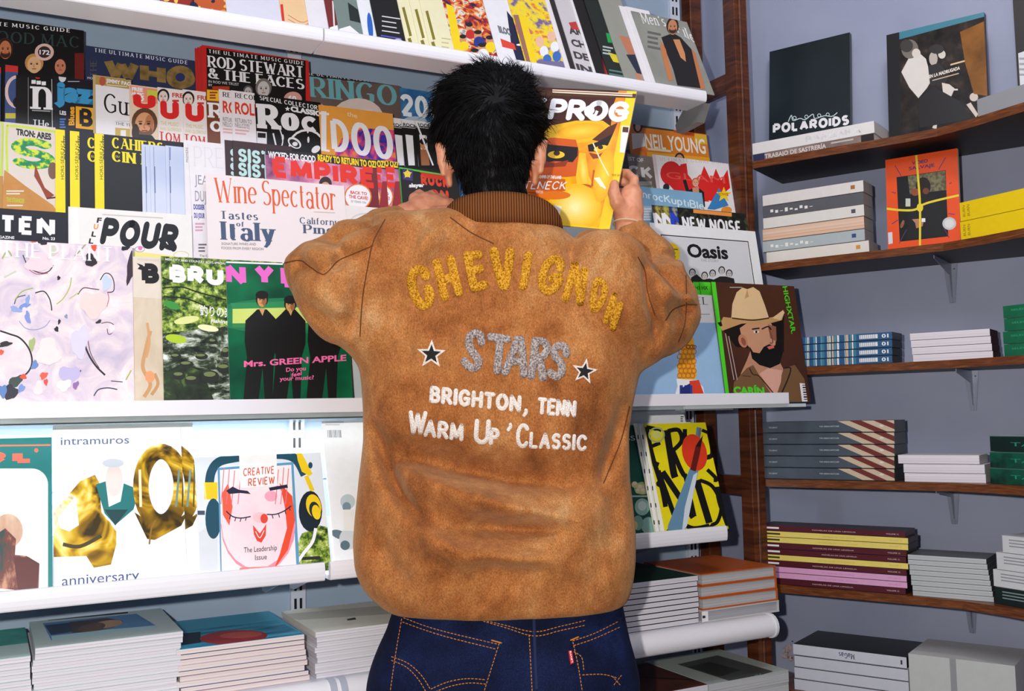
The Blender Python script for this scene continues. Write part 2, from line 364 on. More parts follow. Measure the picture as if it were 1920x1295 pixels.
# ------------------------------------------------------------------ lettering: a small stroke alphabet (serif, slab, brush or round) and the built-in sans
def arc(cx, cy, rx, ry, a0, a1, n=12):
    return [(cx + rx * cos(radians(a0 + (a1 - a0) * k / n)), cy + ry * sin(radians(a0 + (a1 - a0) * k / n))) for k in range(n + 1)]
def _dbowl(x, y0, y1, w):   # from (x,y1) round to (x,y0)
    r = (y1 - y0) / 2
    return [(x, y1)] + arc(w - min(r, w - x) , (y0 + y1) / 2, min(r, w - x), r, 90, -90) + [(x, y0)]
GL = {
 'A': (.72, [[(0, 0), (.36, 1)], [(.36, 1), (.72, 0)], [(.13, .33), (.59, .33)]]),
 'B': (.58, [[(0, 0), (0, 1)], _dbowl(0, .52, 1, .52), _dbowl(0, 0, .52, .58)]),
 'C': (.66, [arc(.36, .5, .36, .5, 42, 318, 22)]),
 'D': (.66, [[(0, 0), (0, 1)], _dbowl(0, 0, 1, .66)]),
 'E': (.52, [[(0, 0), (0, 1)], [(0, 1), (.52, 1)], [(0, .52), (.44, .52)], [(0, 0), (.52, 0)]]),
 'F': (.5, [[(0, 0), (0, 1)], [(0, 1), (.5, 1)], [(0, .5), (.42, .5)]]),
 'G': (.7, [arc(.37, .5, .37, .5, 42, 300, 22) + [(.66, .12), (.66, .44)], [(.42, .44), (.7, .44)]]),
 'H': (.64, [[(0, 0), (0, 1)], [(.64, 0), (.64, 1)], [(0, .5), (.64, .5)]]),
 'I': (.0, [[(0, 0), (0, 1)]]),
 'J': (.42, [[(.42, 1), (.42, .25)] + arc(.21, .25, .21, .25, 0, -165, 10)]),
 'K': (.62, [[(0, 0), (0, 1)], [(.58, 1), (.02, .42)], [(.2, .58), (.62, 0)]]),
 'L': (.5, [[(0, 0), (0, 1)], [(0, 0), (.5, 0)]]),
 'M': (.82, [[(0, 0), (0.04, 1)], [(.04, 1), (.41, .12)], [(.41, .12), (.78, 1)], [(.78, 1), (.82, 0)]]),
 'N': (.66, [[(0, 0), (0, 1)], [(0, 1), (.66, 0)], [(.66, 0), (.66, 1)]]),
 'O': (.74, [arc(.37, .5, .37, .5, 90, 450, 28)]),
 'P': (.56, [[(0, 0), (0, 1)], _dbowl(0, .44, 1, .56)]),
 'Q': (.74, [arc(.37, .5, .37, .5, 90, 450, 28), [(.45, .25), (.74, -.05)]]),
 'R': (.62, [[(0, 0), (0, 1)], _dbowl(0, .46, 1, .56), [(.26, .46), (.62, 0)]]),
 'S': (.54, [arc(.27, .76, .25, .24, 35, 250, 14) + arc(.27, .26, .27, .26, 75, -145, 14)]),
 'T': (.6, [[(.3, 0), (.3, 1)], [(0, 1), (.6, 1)]]),
 'U': (.62, [[(0, 1), (0, .31)] + arc(.31, .31, .31, .31, 180, 360, 14) + [(.62, 1)]]),
 'V': (.68, [[(0, 1), (.34, 0)], [(.34, 0), (.68, 1)]]),
 'W': (1.0, [[(0, 1), (.26, 0)], [(.26, 0), (.5, .9)], [(.5, .9), (.74, 0)], [(.74, 0), (1, 1)]]),
 'X': (.64, [[(0, 1), (.64, 0)], [(.64, 1), (0, 0)]]),
 'Y': (.66, [[(0, 1), (.33, .45)], [(.66, 1), (.33, .45)], [(.33, .45), (.33, 0)]]),
 'Z': (.56, [[(0, 1), (.56, 1)], [(.56, 1), (0, 0)], [(0, 0), (.56, 0)]]),
 '&': (.7, [[(.68, .5)] + arc(.3, .28, .3, .28, 0, -180, 10) + [(.06, .4), (.4, .68)] + arc(.3, .8, .15, .19, -20, 200, 10) + [(.2, .62), (.7, 0)]]),
 '0': (.56, [arc(.28, .5, .28, .5, 90, 450, 26)]),
 '1': (.2, [[(0, .8), (.2, 1)], [(.2, 1), (.2, 0)]]),
 '2': (.54, [arc(.27, .73, .27, .27, 165, -30, 12) + [(0, 0)], [(0, 0), (.54, 0)]]),
 ',': (.1, [[(.1, .08), (.08, -.06), (0, -.2)]]),
 "'": (.1, [[(.1, 1), (.08, .86), (0, .74)]]),
 '.': (.06, [[(0, .04), (.06, .04)]]), '-': (.3, [[(0, .4), (.3, .4)]]), ':': (.06, [[(0, .1), (.06, .1)], [(0, .6), (.06, .6)]]), '!': (.04, [[(0, 1), (0, .3)], [(0, .05), (.03, .05)]]),
 'a': (.44, [arc(.22, .44, .21, .22, 155, 0, 8) + [(.44, 0)], arc(.22, .17, .2, .18, 30, 330, 14)]),
 'c': (.42, [arc(.24, .33, .24, .33, 45, 315, 14)]),
 'e': (.44, [[(.02, .36), (.44, .36)], arc(.23, .33, .23, .33, 5, 315, 16)]),
 'f': (.3, [[(.12, 0), (.12, .8)] + arc(.26, .8, .14, .2, 180, 60, 8), [(0, .64), (.3, .64)]]),
 'i': (.0, [[(0, 0), (0, .66)], [(0, .9), (.001, .92)]]),
 'l': (.0, [[(0, 0), (0, 1)]]),
 'n': (.42, [[(0, 0), (0, .66)], [(0, .42)] + arc(.21, .42, .21, .24, 180, 0, 10) + [(.42, 0)]]),
 'o': (.46, [arc(.23, .33, .23, .33, 90, 450, 20)]),
 'p': (.46, [[(0, -.3), (0, .66)], arc(.23, .33, .23, .33, 170, -170, 18)]),
 'r': (.28, [[(0, 0), (0, .66)], [(0, .42)] + arc(.16, .42, .16, .22, 180, 40, 8)]),
 's': (.34, [arc(.17, .5, .16, .16, 35, 250, 10) + arc(.17, .17, .17, .17, 75, -145, 10)]),
 't': (.28, [[(.12, .9), (.12, .15)] + arc(.24, .15, .12, .15, 180, 290, 6), [(0, .64), (.28, .64)]]),
 'u': (.42, [[(0, .66), (0, .22)] + arc(.21, .22, .21, .22, 180, 360, 10), [(.42, .66), (.42, 0)]]),
 'y': (.46, [[(0, .66), (.23, 0)], [(.46, .66), (.2, -.12), (.08, -.3), (-.02, -.28)]]),
}
def resample(pts, step):
    out = [pts[0]]
    for p, q in zip(pts, pts[1:]):
        d = math.hypot(q[0] - p[0], q[1] - p[1]); k = max(1, int(math.ceil(d / step)))
        for i in range(1, k + 1): out.append((p[0] + (q[0] - p[0]) * i / k, p[1] + (q[1] - p[1]) * i / k))
    return out
def ribbon(pts, T, t, pw=1.4):
    """strip along a stroke whose width follows its direction (T on stems, t on hairlines)"""
    q = [pts[0]]
    for p in pts[1:]:
        if math.hypot(p[0] - q[-1][0], p[1] - q[-1][1]) > 1e-6: q.append(p)
    L, Rr = [], []
    for i, p in enumerate(q):
        a, b = q[max(0, i - 1)], q[min(len(q) - 1, i + 1)]
        if q[0] == q[-1] and i in (0, len(q) - 1): a, b = q[-2], q[1]
        dx, dy = b[0] - a[0], b[1] - a[1]; l = math.hypot(dx, dy) or 1; dx /= l; dy /= l
        w = (t + (T - t) * abs(dy) ** pw) / 2
        L.append((p[0] - dy * w, p[1] + dx * w)); Rr.append((p[0] + dy * w, p[1] - dx * w))
    return [[L[i], L[i + 1], Rr[i + 1], Rr[i]] for i in range(len(q) - 1)]
def stroke_text(s, T=.2, t=None, serif=0.0, rnd_=False, gap=.16, space=.35):
    """polygons of a word in a cap-height-1 frame -> (polys, width)"""
    t = T if t is None else t
    polys = []; x = 0.0; lev = []; si = 0
    for ch in s:
        if ch == ' ': x += space; continue
        g = GL.get(ch) or GL.get(ch.upper())
        if g is None: x += space; continue
        w, strokes = g
        hx, hy = T / 2, t / 2
        def mp(p): return (x + hx + p[0] * 1.0, hy + p[1] * (1 - 2 * hy) if p[1] >= 0 else p[1])
        for st in strokes:
            pts = [mp(p) for p in st]
            tt, TT = t, T
            if len(st) == 2 and st[0][0] != st[1][0] and st[0][1] != st[1][1]:   # diagonal: '/' thin, '\\' thick
                up = (st[1][0] - st[0][0]) * (st[1][1] - st[0][1]) > 0
                if up and t < T * .7: TT = t * 1.25
            if len(pts) == 2: pts = [pts[0], ((pts[0][0] + pts[1][0]) / 2, (pts[0][1] + pts[1][1]) / 2), pts[1]]
            si += 1; q = ribbon(pts, TT, tt); polys += q; lev += [2 * (si % 4)] * len(q)
            if rnd_ or (not serif and t == T and len(st) > 2):
                for e in (pts[0], pts[-1]):
                    polys.append([(e[0] + T / 2 * cos(k * pi / 6), e[1] + T / 2 * sin(k * pi / 6)) for k in range(12)]); lev.append(2 * (si % 4) + 1)
            elif not serif and len(st) == 2 and st[0][0] == st[1][0]:
                pass
            if serif:
                for e, o in ((st[0], st[1]), (st[-1], st[-2])):
                    if abs(e[1] - o[1]) > abs(e[0] - o[0]) * .9 and (e[1] in (0, 1, .66, -.3)):
                        px, py = mp(e); yy = py + (-.0 if e[1] in (1, .66) else 0)
                        polys.append([(px - TT / 2 - serif, yy - t / 2), (px + TT / 2 + serif, yy - t / 2), (px + TT / 2 + serif, yy + t / 2), (px - TT / 2 - serif, yy + t / 2)]); lev.append(2 * (si % 4) + 1)
        x += w + T + gap
    return polys, max(.01, x - gap), lev
_TX = {}
def sans_text(s, bold=0.0, res=3):
    """the built-in sans as triangles -> (verts2d, faces, x0, x1, capheight)"""
    k = (s, bold)
    if k in _TX: return _TX[k]
    c = bpy.data.curves.new('tmp_text', 'FONT'); c.body = s; c.size = 1.0; c.resolution_u = res; c.offset = bold
    o = bpy.data.objects.new('tmp_text', c); COL.objects.link(o)
    dg = bpy.context.evaluated_depsgraph_get(); me = bpy.data.meshes.new_from_object(o.evaluated_get(dg))
    vs = [(v.co.x, v.co.y) for v in me.vertices]; fs = [tuple(p.vertices) for p in me.polygons]
    bpy.data.objects.remove(o); bpy.data.curves.remove(c); bpy.data.meshes.remove(me)
    xs = [v[0] for v in vs] or [0, 1]
    _TX[k] = (vs, fs, min(xs), max(xs), 0.70)
    return _TX[k]

def smooth_path(pts, n=5, closed=False):
    P = [Vector((p[0], p[1])) for p in pts]; out = []
    m = len(P)
    for i in range(m if closed else m - 1):
        g = lambda k: P[k % m] if closed else P[max(0, min(m - 1, k))]
        p0, p1, p2, p3 = g(i - 1), g(i), g(i + 1), g(i + 2)
        for k in range(n):
            t = k / n
            out.append(0.5 * ((2 * p1) + (p2 - p0) * t + (2 * p0 - 5 * p1 + 4 * p2 - p3) * t * t + (3 * p1 - p0 - 3 * p2 + p3) * t ** 3))
    out.append(P[0] if closed else P[-1])
    return [(v.x, v.y) for v in out]
# ------------------------------------------------------------------ printed covers
EPS = 0.000016            # printed layers lie a few hundredths of a millimetre apart
class Cover:
    """a thin book standing on a slanted plane; what is printed on it is drawn in the picture's pixel frame and carried onto the cover's own plane"""
    def __init__(s, p0, n, right, up, L, R, H=None, thick=.006, base=(235, 232, 232), off=0.0, w=None, t0=0.0, edge=(226, 222, 222), rough=.36):
        s.n = Vector(n).normalized(); s.r = Vector(right).normalized(); s.u = Vector(up).normalized()
        s.o = Vector(p0) + s.n * off
        s.k = 0; s.thick = thick; s.edge = edge; s.rough = rough
        a = s.st(*L); b = s.st(*R) if R is not None else (a[0] + w, a[1])
        s.s0, s.s1 = min(a[0], b[0]), max(a[0], b[0])
        s.t0 = t0; s.t1 = (a[1] if H is None else t0 + H)
        s.mb = MB(); s.cur = None
        s.base = M(base)
        s.polys = []
    def st(s, px, py):
        q = hit(px, py, s.o, s.n) - s.o
        return (q.dot(s.r), q.dot(s.u))
    def P(s, a, k): return s.o + s.r * a[0] + s.u * a[1] + s.n * (EPS * k)
    def _put(s, vs, fs, m, lev=None):
        s.polys.append((vs, fs, M(m), lev))
    # --- drawing in photo pixels
    def poly(s, pts, m): s._put([s.st(*p) for p in pts], [list(range(len(pts)))], m); return s
    def rect(s, x0, y0, x1, y1, m, dy=0.0):
        return s.poly([(x0, y0), (x1, y0 + dy), (x1, y1 + dy), (x0, y1)], m)
    def ell(s, cx, cy, rx, ry, m, rot=0, a0=0, a1=360, n=20):
        c, d = cos(radians(rot)), sin(radians(rot)); pts = []
        full = (a1 - a0) == 360
        for k in range(n if full else n + 1):
            a = radians(a0 + (a1 - a0) * k / n); x, y = rx * cos(a), ry * sin(a)
            pts.append((cx + x * c - y * d, cy + x * d + y * c))
        return s.poly(pts, m)
    def line(s, pts, w, m, closed=False):
        if 3 <= len(pts) <= 12 and not closed: pts = smooth_path(pts, 5)
        pts = resample(pts, 1e9)
        vs, fs = [], []
        for q in ribbon(pts, w, w):
            fs.append([len(vs) + i for i in range(4)]); vs += [s.st(*p) for p in q]
        s._put(vs, fs, m); return s
    def soft(s, cx, cy, rx, ry, c0, c1, n=8, rot=0):
        for k in range(n):
            f = k / (n - 1); s.ell(cx, cy, rx * (1 - f * .85), ry * (1 - f * .85), tuple(a + (b - a) * f for a, b in zip(c0, c1)), rot)
        return s
    def ring(s, cx, cy, rx, ry, w, m): return s.line([(cx + rx * cos(k * pi / 14), cy + ry * sin(k * pi / 14)) for k in range(29)], w, m)
    def star(s, cx, cy, r, m, rot=-90, inner=.42):
        return s.poly([(cx + (r if k % 2 == 0 else r * inner) * cos(radians(rot + k * 36)), cy + (r if k % 2 == 0 else r * inner) * sin(radians(rot + k * 36))) for k in range(10)], m)
    def frame(s, inset, wd, m):
        """border line inset by fractions of the width"""
        W_ = s.s1 - s.s0; i = inset * W_; w = wd * W_
        a, b, c, d = s.s0 + i, s.s1 - i, s.t0 + i, s.t1 - i
        for (x0, y0, x1, y1) in [(a, c, b, c + w), (a, d - w, b, d), (a, c, a + w, d), (b - w, c, b, d)]:
            s._put([(x0, y0), (x1, y0), (x1, y1), (x0, y1)], [[0, 1, 2, 3]], m)
        return s
    def panel(s, u0, v0, u1, v1, m):
        """rectangle in fractions of the cover (v from the top)"""
        X = lambda u: s.s0 + u * (s.s1 - s.s0); Yv = lambda v: s.t1 - v * (s.t1 - s.t0)
        s._put([(X(u0), Yv(v1)), (X(u1), Yv(v1)), (X(u1), Yv(v0)), (X(u0), Yv(v0))], [[0, 1, 2, 3]], m); return s
    def text(s, txt, x0, y0, x1, y1, h, m, style='sans', T=.2, t=None, serif=.0, gap=.16, bold=.0, up=None, rnd_=False, slant=0.0, arch=0.0):
        """baseline from (x0,y0) to (x1,y1), capital height h, all in pixels"""
        bx, by = x1 - x0, y1 - y0
        if up is None:   # along the cover's own upward edge
            a = proj(s.P(((s.s0 + s.s1) / 2, s.t0), 0)); b = proj(s.P(((s.s0 + s.s1) / 2, s.t1), 0))
            l = math.hypot(b[0] - a[0], b[1] - a[1]) or 1; up = ((b[0] - a[0]) / l, (b[1] - a[1]) / l)
        def mp(u, v):
            v2 = v + arch * 4 * u * (1 - u)
            return s.st(x0 + bx * u + up[0] * v2 * h + slant * v * h, y0 + by * u + up[1] * v2 * h)
        vs, fs = [], []
        if style == 'sans':
            V, Fc, a, b, cap = sans_text(txt, bold)
            vs = [mp((x - a) / (b - a), y / cap) for x, y in V]; fs = [list(f) for f in Fc]
        else:
            polys, wd, lev = stroke_text(txt, T, t, serif, rnd_, gap)
            for q in polys:
                fs.append([len(vs) + i for i in range(len(q))]); vs += [mp(x / wd, y) for x, y in q]
        s._put(vs, fs, m, lev if style != 'sans' else None); return s
    def lines(s, x0, y0, x1, n, dy, m, h=4, slope=0.0, rag=.3, sd=1):
        r_ = random.Random(sd)
        for k in range(n):
            e = x1 - (x1 - x0) * rag * r_.random(); y = y0 + k * dy
            s.poly([(x0, y), (e, y + slope * (e - x0)), (e, y + h + slope * (e - x0)), (x0, y + h)], m)
        return s
    # --- link it
    def done(s, name, label, cat='magazine', group=None, spine=None, child='front_cover'):
        mb = MB(); th = s.thick
        c = [(s.s0, s.t0), (s.s1, s.t0), (s.s1, s.t1), (s.s0, s.t1)]
        f = [s.P(a, 0) - s.n * .0006 for a in c]; b = [s.P(a, 0) - s.n * th for a in c]
        org = (b[0] + b[1]) / 2
        em = M(s.edge); sp = M(spine) if spine else s.base
        mb.add(f + b, [(1, 2, 6, 5), (2, 3, 7, 6), (0, 1, 5, 4)], em)
        mb.add(f + b, [(3, 0, 4, 7), (4, 5, 6, 7)], sp)
        mb.add(f, [(0, 1, 2, 3)], em)
        root = mb.build(name, origin=org)
        tag(root, label, cat, group)
        # front cover sheet with its print, clipped to the sheet
        bm = bmesh.new(); mats = [s.base]
        def face(vs2, fs, m, k, lev):
            mi = mats.index(m) if m in mats else (mats.append(m) or len(mats) - 1)
            V = [bm.verts.new((v[0], v[1], EPS * k)) for v in vs2]
            if lev:
                for q, l_ in zip(fs, lev):
                    for i in q: V[i].co.z = EPS * (k + l_)
            for q in fs:
                try:
                    fc = bm.faces.new([V[i] for i in q]); fc.material_index = mi
                    fc.normal_update()
                    if fc.normal.z < 0: fc.normal_flip()
                except ValueError: pass
        k = 1
        for (vs, fs, m, lev) in s.polys: face(vs, fs, m, k, lev); k += 9 if lev else 1
        for (co, no) in [((s.s0, 0, 0), (-1, 0, 0)), ((s.s1, 0, 0), (1, 0, 0)), ((0, s.t0, 0), (0, -1, 0)), ((0, s.t1, 0), (0, 1, 0))]:
            g = bm.verts[:] + bm.edges[:] + bm.faces[:]
            if g: bmesh.ops.bisect_plane(bm, geom=g, plane_co=co, plane_no=no, clear_outer=True, dist=1e-7)
        z = -.0006
        lo = [bm.verts.new((a[0], a[1], z)) for a in c]; hi = [bm.verts.new((a[0], a[1], 0)) for a in c]
        bm.faces.new(hi)
        for i in range(4): bm.faces.new([lo[i], lo[(i + 1) % 4], hi[(i + 1) % 4], hi[i]])
        mtx = Matrix((s.r, s.u, s.n)).transposed().to_4x4(); mtx.translation = s.o - org
        bm.transform(mtx)
        me = bpy.data.meshes.new(child); bm.to_mesh(me); bm.free()
        for m in mats: me.materials.append(m)
        o = bpy.data.objects.new(child, me); COL.objects.link(o); o.parent = root
        return root
def row_frame(k):
    y, z, a = ROW[k]; a = radians(a)
    return (Vector((0, y, z)), Vector((0, -cos(a), sin(a))), Vector((1, 0, 0)), Vector((0, sin(a), cos(a))))
def mag(k, L, R=None, **kw):
    p, n, r, u = row_frame(k)
    kw.setdefault('thick', .0017 if k == 6 else (.0024 if k in (5, 7) else .0013)); kw['off'] = kw.get('off', 0) * (.0036 if k == 6 else (.005 if k in (5, 7) else .0028)) + kw['thick']
    return Cover(p, n, r, u, L, R, **kw)
# ------------------------------------------------------------------ magazines standing in the display tray
K = (16, 15, 17); Wt = (244, 242, 244); RED = (222, 34, 30); YEL = (250, 214, 20)
SKIN = (214, 150, 108)
FOLI = noisemat('printed_foliage', [(0.36, (12, 22, 12)), (0.46, (60, 92, 34)), (0.54, (150, 176, 60)), (0.62, (214, 224, 150)), (0.72, (246, 248, 236))], scale=60, detail=9, rough=.36, dist=.15, ro=.72)
STRM = noisemat('printed_stream', [(0.36, (10, 16, 12)), (0.48, (52, 66, 46)), (0.56, (150, 160, 140)), (0.66, (240, 244, 240))], scale=34, detail=8, rough=.36, stretch=(1, 1, 2.0), dist=.35, ro=.68)
PAINT = noisemat('printed_pale_painting', [(0.30, (200, 188, 210)), (0.45, (226, 210, 222)), (0.55, (240, 226, 226)), (0.66, (244, 236, 240)), (0.78, (206, 206, 226))], scale=15, detail=8, rough=.36, dist=1.6, ro=.6)
BEIGE = noisemat('printed_sand', [(0.3, (206, 186, 158)), (0.6, (228, 212, 190)), (0.75, (216, 168, 120))], scale=12, detail=5, rough=.36, stretch=(1.6, 1.6, .7), dist=.6)
GRNG = noisemat('printed_dark_green', [(0.35, (4, 70, 48)), (0.6, (14, 118, 74))], scale=7, detail=3, rough=.3)
GOLDW = noisemat('printed_gold_letters', [(0.3, (96, 78, 40)), (0.6, (150, 120, 66))], scale=60, rough=.4)

def face(c, x, y, r, skin=SKIN, hair=(40, 26, 22), squash=1.25, beard=None, detail=True, shade=None):
    """small printed portrait"""
    c.ell(x, y - r * .12, r * 1.16, r * squash * 1.08, hair)
    c.ell(x, y + r * .12, r * .86, r * squash * .95, skin)
    if shade: c.ell(x + r * .42, y + r * .15, r * .4, r * squash * .8, shade)
    if beard: c.ell(x, y + r * .72, r * .7, r * .6, beard); c.ell(x, y + r * .42, r * .5, r * .3, skin)
    if detail:
        for s_ in (-1, 1):
            c.ell(x + s_ * r * .36, y, r * .15, r * .09, K); c.line([(x + s_ * r * .2, y - r * .2), (x + s_ * r * .54, y - r * .2)], r * .09, hair)
        c.line([(x, y), (x - r * .06, y + r * .36), (x + r * .08, y + r * .38)], r * .07, (170, 100, 76))
        c.line([(x - r * .26, y + r * .62), (x + r * .26, y + r * .62)], r * .12, (160, 66, 60))
    return c

# ---- front tier
c = mag(5, (-40, 447), (248, 461), base=PAINT)
for pts, w_, col_ in [
    ([(0, 690 - 70), (18, 626), (38, 634), (55, 655), (60, 680), (50, 700), (28, 712)], 3.2, (30, 24, 34)),
    ([(160, 615), (158, 640), (166, 664), (180, 686), (197, 703)], 3.5, (34, 28, 40)), ([(163, 625), (170, 662), (186, 690)], 1.6, (120, 60, 80)),
    ([(43, 478), (50, 494), (62, 506), (78, 512), (92, 508), (100, 497)], 2.0, (70, 30, 46)), ([(55, 506), (70, 514), (90, 512)], 1.6, (200, 90, 120)),
    ([(66, 549), (82, 546), (92, 558), (96, 572), (97, 582)], 2.2, (36, 32, 46)), ([(27, 570), (32, 558), (48, 553)], 1.8, (50, 60, 110)),
    ([(188, 525), (196, 513), (206, 514), (213, 526), (213, 545), (201, 548)], 1.8, (46, 30, 40)), ([(146, 552), (156, 540), (172, 541), (186, 543)], 1.8, (90, 50, 70)),
    ([(202, 548), (204, 560), (200, 575)], 1.8, (210, 110, 140)), ([(190, 606), (203, 604), (214, 610), (210, 624), (203, 626), (201, 616)], 1.6, (110, 70, 90)),
    ([(36, 602), (48, 615), (66, 618), (84, 612), (94, 600)], 1.6, (150, 160, 196)), ([(176, 742), (185, 730), (203, 727), (220, 730)], 2.2, (56, 50, 92)),
    ([(106, 570), (118, 560), (130, 540), (134, 520)], 2.0, (176, 190, 90)), ([(28, 562), (42, 546), (62, 540)], 2.0, (160, 180, 80)), ([(140, 440 + 40), (150, 470), (162, 456)], 2, (150, 150, 110)),
    ([(236, 712), (246, 694)], 2.4, (170, 180, 90)), ([(208, 714), (230, 716)], 1.6, (60, 40, 60)), ([(4, 485), (14, 470), (22, 480)], 3, (170, 180, 110)),
    ([(140, 706), (152, 694)], 3.0, (110, 80, 150)), ([(130, 560), (148, 548)], 2, (190, 200, 120)), ([(8, 520), (30, 508)], 3, (200, 210, 190))]:
    c.line(pts, w_, col_)
for (x, y, rx, ry, col_, ro) in [(44, 575, 14, 5, (120, 150, 214), -30), (52, 595, 5, 12, (130, 150, 210), -10), (30, 580, 12, 5, (150, 170, 220), 20), (52, 562, 4, 9, (140, 164, 220), 10), (46, 580, 5, 4, (236, 220, 230), 0),
    (30, 714, 15, 9, (52, 70, 66), -30), (20, 735, 13, 14, (30, 34, 50), 0), (44, 706, 6, 5, (226, 80, 50), 0), (82, 704, 8, 6, (232, 92, 70), -35), (86, 716, 4, 6, (228, 80, 60), 0), (85, 680, 4, 3, (232, 110, 80), 0),
    (65, 684, 6, 9, (110, 140, 200), 20), (40, 728, 6, 8, (120, 150, 210), 30), (5, 733, 8, 12, (90, 130, 190), 0), (106, 617, 4, 5, (34, 36, 50), 0), (111, 603, 2.5, 5, (34, 36, 50), 10), (185, 603, 6, 3, (50, 50, 60), -30), (110, 521, 3, 4, (40, 30, 50), 0),
    (124, 593, 3, 4, (140, 150, 180), 0), (80, 452, 8, 8, (40, 34, 40), 0), (170, 488, 10, 13, (40, 32, 40), -20), (62, 450, 6, 5, (230, 90, 50), 0), (176, 464, 6, 6, (232, 80, 50), 0), (235, 462, 8, 8, (30, 24, 34), 0), (246, 500, 8, 30, (60, 40, 56), 10),
    (130, 702, 20, 16, (196, 186, 226), 0), (150, 640, 16, 30, (222, 214, 240), 10), (90, 660, 22, 26, (240, 228, 226), 0), (175, 570, 26, 24, (240, 216, 212), 0), (72, 492, 24, 18, (240, 214, 220), 0), (200, 530, 9, 14, (200, 214, 236), 0),
    (120, 722, 14, 10, (244, 238, 244), -20), (3, 660, 4, 5, (230, 90, 60), 0), (210, 615, 6, 8, (236, 228, 236), 0), (60, 645, 6, 12, (170, 186, 120), 10), (72, 728, 8, 14, (240, 226, 226), 10), (10, 645, 12, 5, (40, 36, 40), -10), (142, 722, 5, 8, (150, 110, 170), 30), (100, 470, 6, 10, (210, 206, 190), 0)]:
    ph = x * .7; pts_ = []
    for q in range(18):
        a_ = q * pi / 9; rr_ = 1 + .16 * sin(3 * a_ + ph) + .10 * sin(5 * a_ + 2 * ph); ex, ey = rx * rr_ * cos(a_), ry * rr_ * sin(a_); cr_, sr_ = cos(radians(ro)), sin(radians(ro)); pts_.append((x + ex * cr_ - ey * sr_, y + ex * sr_ + ey * cr_))
    c.poly(pts_, col_)
c.text('THE', 2, 481, 78, 484, 27, Wt, 'stroke', T=.16, t=.06, serif=.07, gap=.2); c.text('PLANT', 92, 485, 211, 491, 27, Wt, 'stroke', T=.16, t=.06, serif=.07, gap=.2)
c.done('magazine', 'pale magazine with a lavender flower painting at the end of the front tier')

c = mag(5, (238, 480), None, w=.225, base=BEIGE, off=-1)
c.poly([(240, 478), (310, 480), (310, 560), (240, 556)], (228, 216, 200))
c.text('MENSWEAR MAGAZINE', 258, 488, 298, 490, 4, (196, 180, 160))
c.text('B', 266, 531, 299, 532, 38, K, 'stroke', T=.36, t=.3)
c.poly([(256, 493), (268, 497), (268, 507), (258, 504), (262, 499)], K)
for pts, w_, col_ in [([(282, 620), (272, 660), (268, 690), (282, 720), (270, 744)], 7, (206, 156, 104)), ([(276, 605), (280, 640), (274, 670)], 5, (214, 160, 110)), ([(290, 700), (296, 720), (284, 740)], 6, (200, 150, 100))]: c.line(pts, w_, col_)
c.ell(281, 706, 9, 11, (236, 160, 110))
c.done('magazine', 'beige magazine strip with a heavy black letter, half hidden behind the forest cover')

c = mag(5, (302, 480), None, w=.222, base=FOLI, off=0)
c.poly([(304, 625), (436, 610), (440, 760), (304, 760)], STRM)
c.poly([(304, 700), (340, 682), (380, 696), (405, 760), (304, 760)], noisemat('printed_moss', [(0.3, (8, 16, 10)), (0.6, (34, 56, 26)), (0.75, (100, 128, 60))], scale=50, detail=6, dist=.5))
for (x, y, rx, ry) in [(350, 683, 13, 7), (378, 668, 12, 6), (330, 668, 10, 6), (395, 706, 16, 12), (424, 660, 9, 10), (360, 712, 14, 9), (336, 704, 12, 8), (420, 690, 14, 9), (400, 640, 8, 5)]:
    c.ell(x, y, rx, ry, (30, 36, 28)); c.ell(x - 2, y - ry * .4, rx * .7, ry * .4, (112, 126, 76))
for pts in [[(304, 540), (340, 538), (372, 548), (424, 562)], [(306, 556), (350, 560), (400, 580)], [(304, 520), (330, 530)]]: c.line(pts, 2.4, (16, 20, 12))
c.ell(322, 572, 16, 7, (60, 150, 60), 20); c.ell(330, 635, 20, 8, (176, 206, 40), 10); c.ell(350, 600, 24, 7, (226, 230, 150), -10); c.ell(390, 615, 20, 6, (240, 240, 190), 10)
c.text('MEN CITY AND COUNTRY BOYS SPECIAL', 310, 488, 424, 496, 4, Wt, 'sans', bold=.01)
c.text('BRUTUS', 318, 529, 522, 543, 34, Wt, 'stroke', T=.34, t=.3, gap=.08)
c.text('釣りの楽しみ', 375, 590, 466, 597, 15, Wt, 'sans', bold=.012); c.text('Fishing now', 395, 605, 452, 608, 7, Wt, slant=.2, bold=.02)
c.done('magazine', 'forest stream magazine with fat white letters between beige and green covers')

c = mag(5, (423, 488), None, w=.232, base=GRNG, off=1)
LIME = noisemat('printed_lime_glow', [(0.3, (190, 214, 90)), (0.7, (222, 232, 140))], scale=5, rough=.3)
c.soft(540, 592, 150, 34, (20, 120, 76), (90, 170, 90), n=6); c.poly([(436, 578), (600, 572), (680, 572), (680, 606), (436, 607)], LIME); c.poly([(432, 568), (680, 562), (680, 573), (436, 579)], (40, 140, 84)); c.poly([(436, 606), (680, 604), (680, 612), (436, 614)], (50, 134, 74))
c.text('N', 423, 533, 462, 535, 39, (232, 106, 200), 'stroke', T=.30, t=.26); c.text('Y', 477, 534, 516, 536, 39, (232, 106, 200), 'stroke', T=.32, t=.3); c.text('L', 527, 538, 556, 540, 43, (232, 106, 200), 'stroke', T=.42, t=.32)
c.text('O', 572, 540, 612, 542, 41, (232, 106, 200), 'stroke', T=.3, t=.28); c.text('N', 622, 542, 655, 544, 41, (232, 106, 200), 'stroke', T=.3, t=.28)
c.lines(424, 490, 530, 1, 4, Wt, h=3, slope=.035, rag=0)
SUIT = (9, 11, 12)
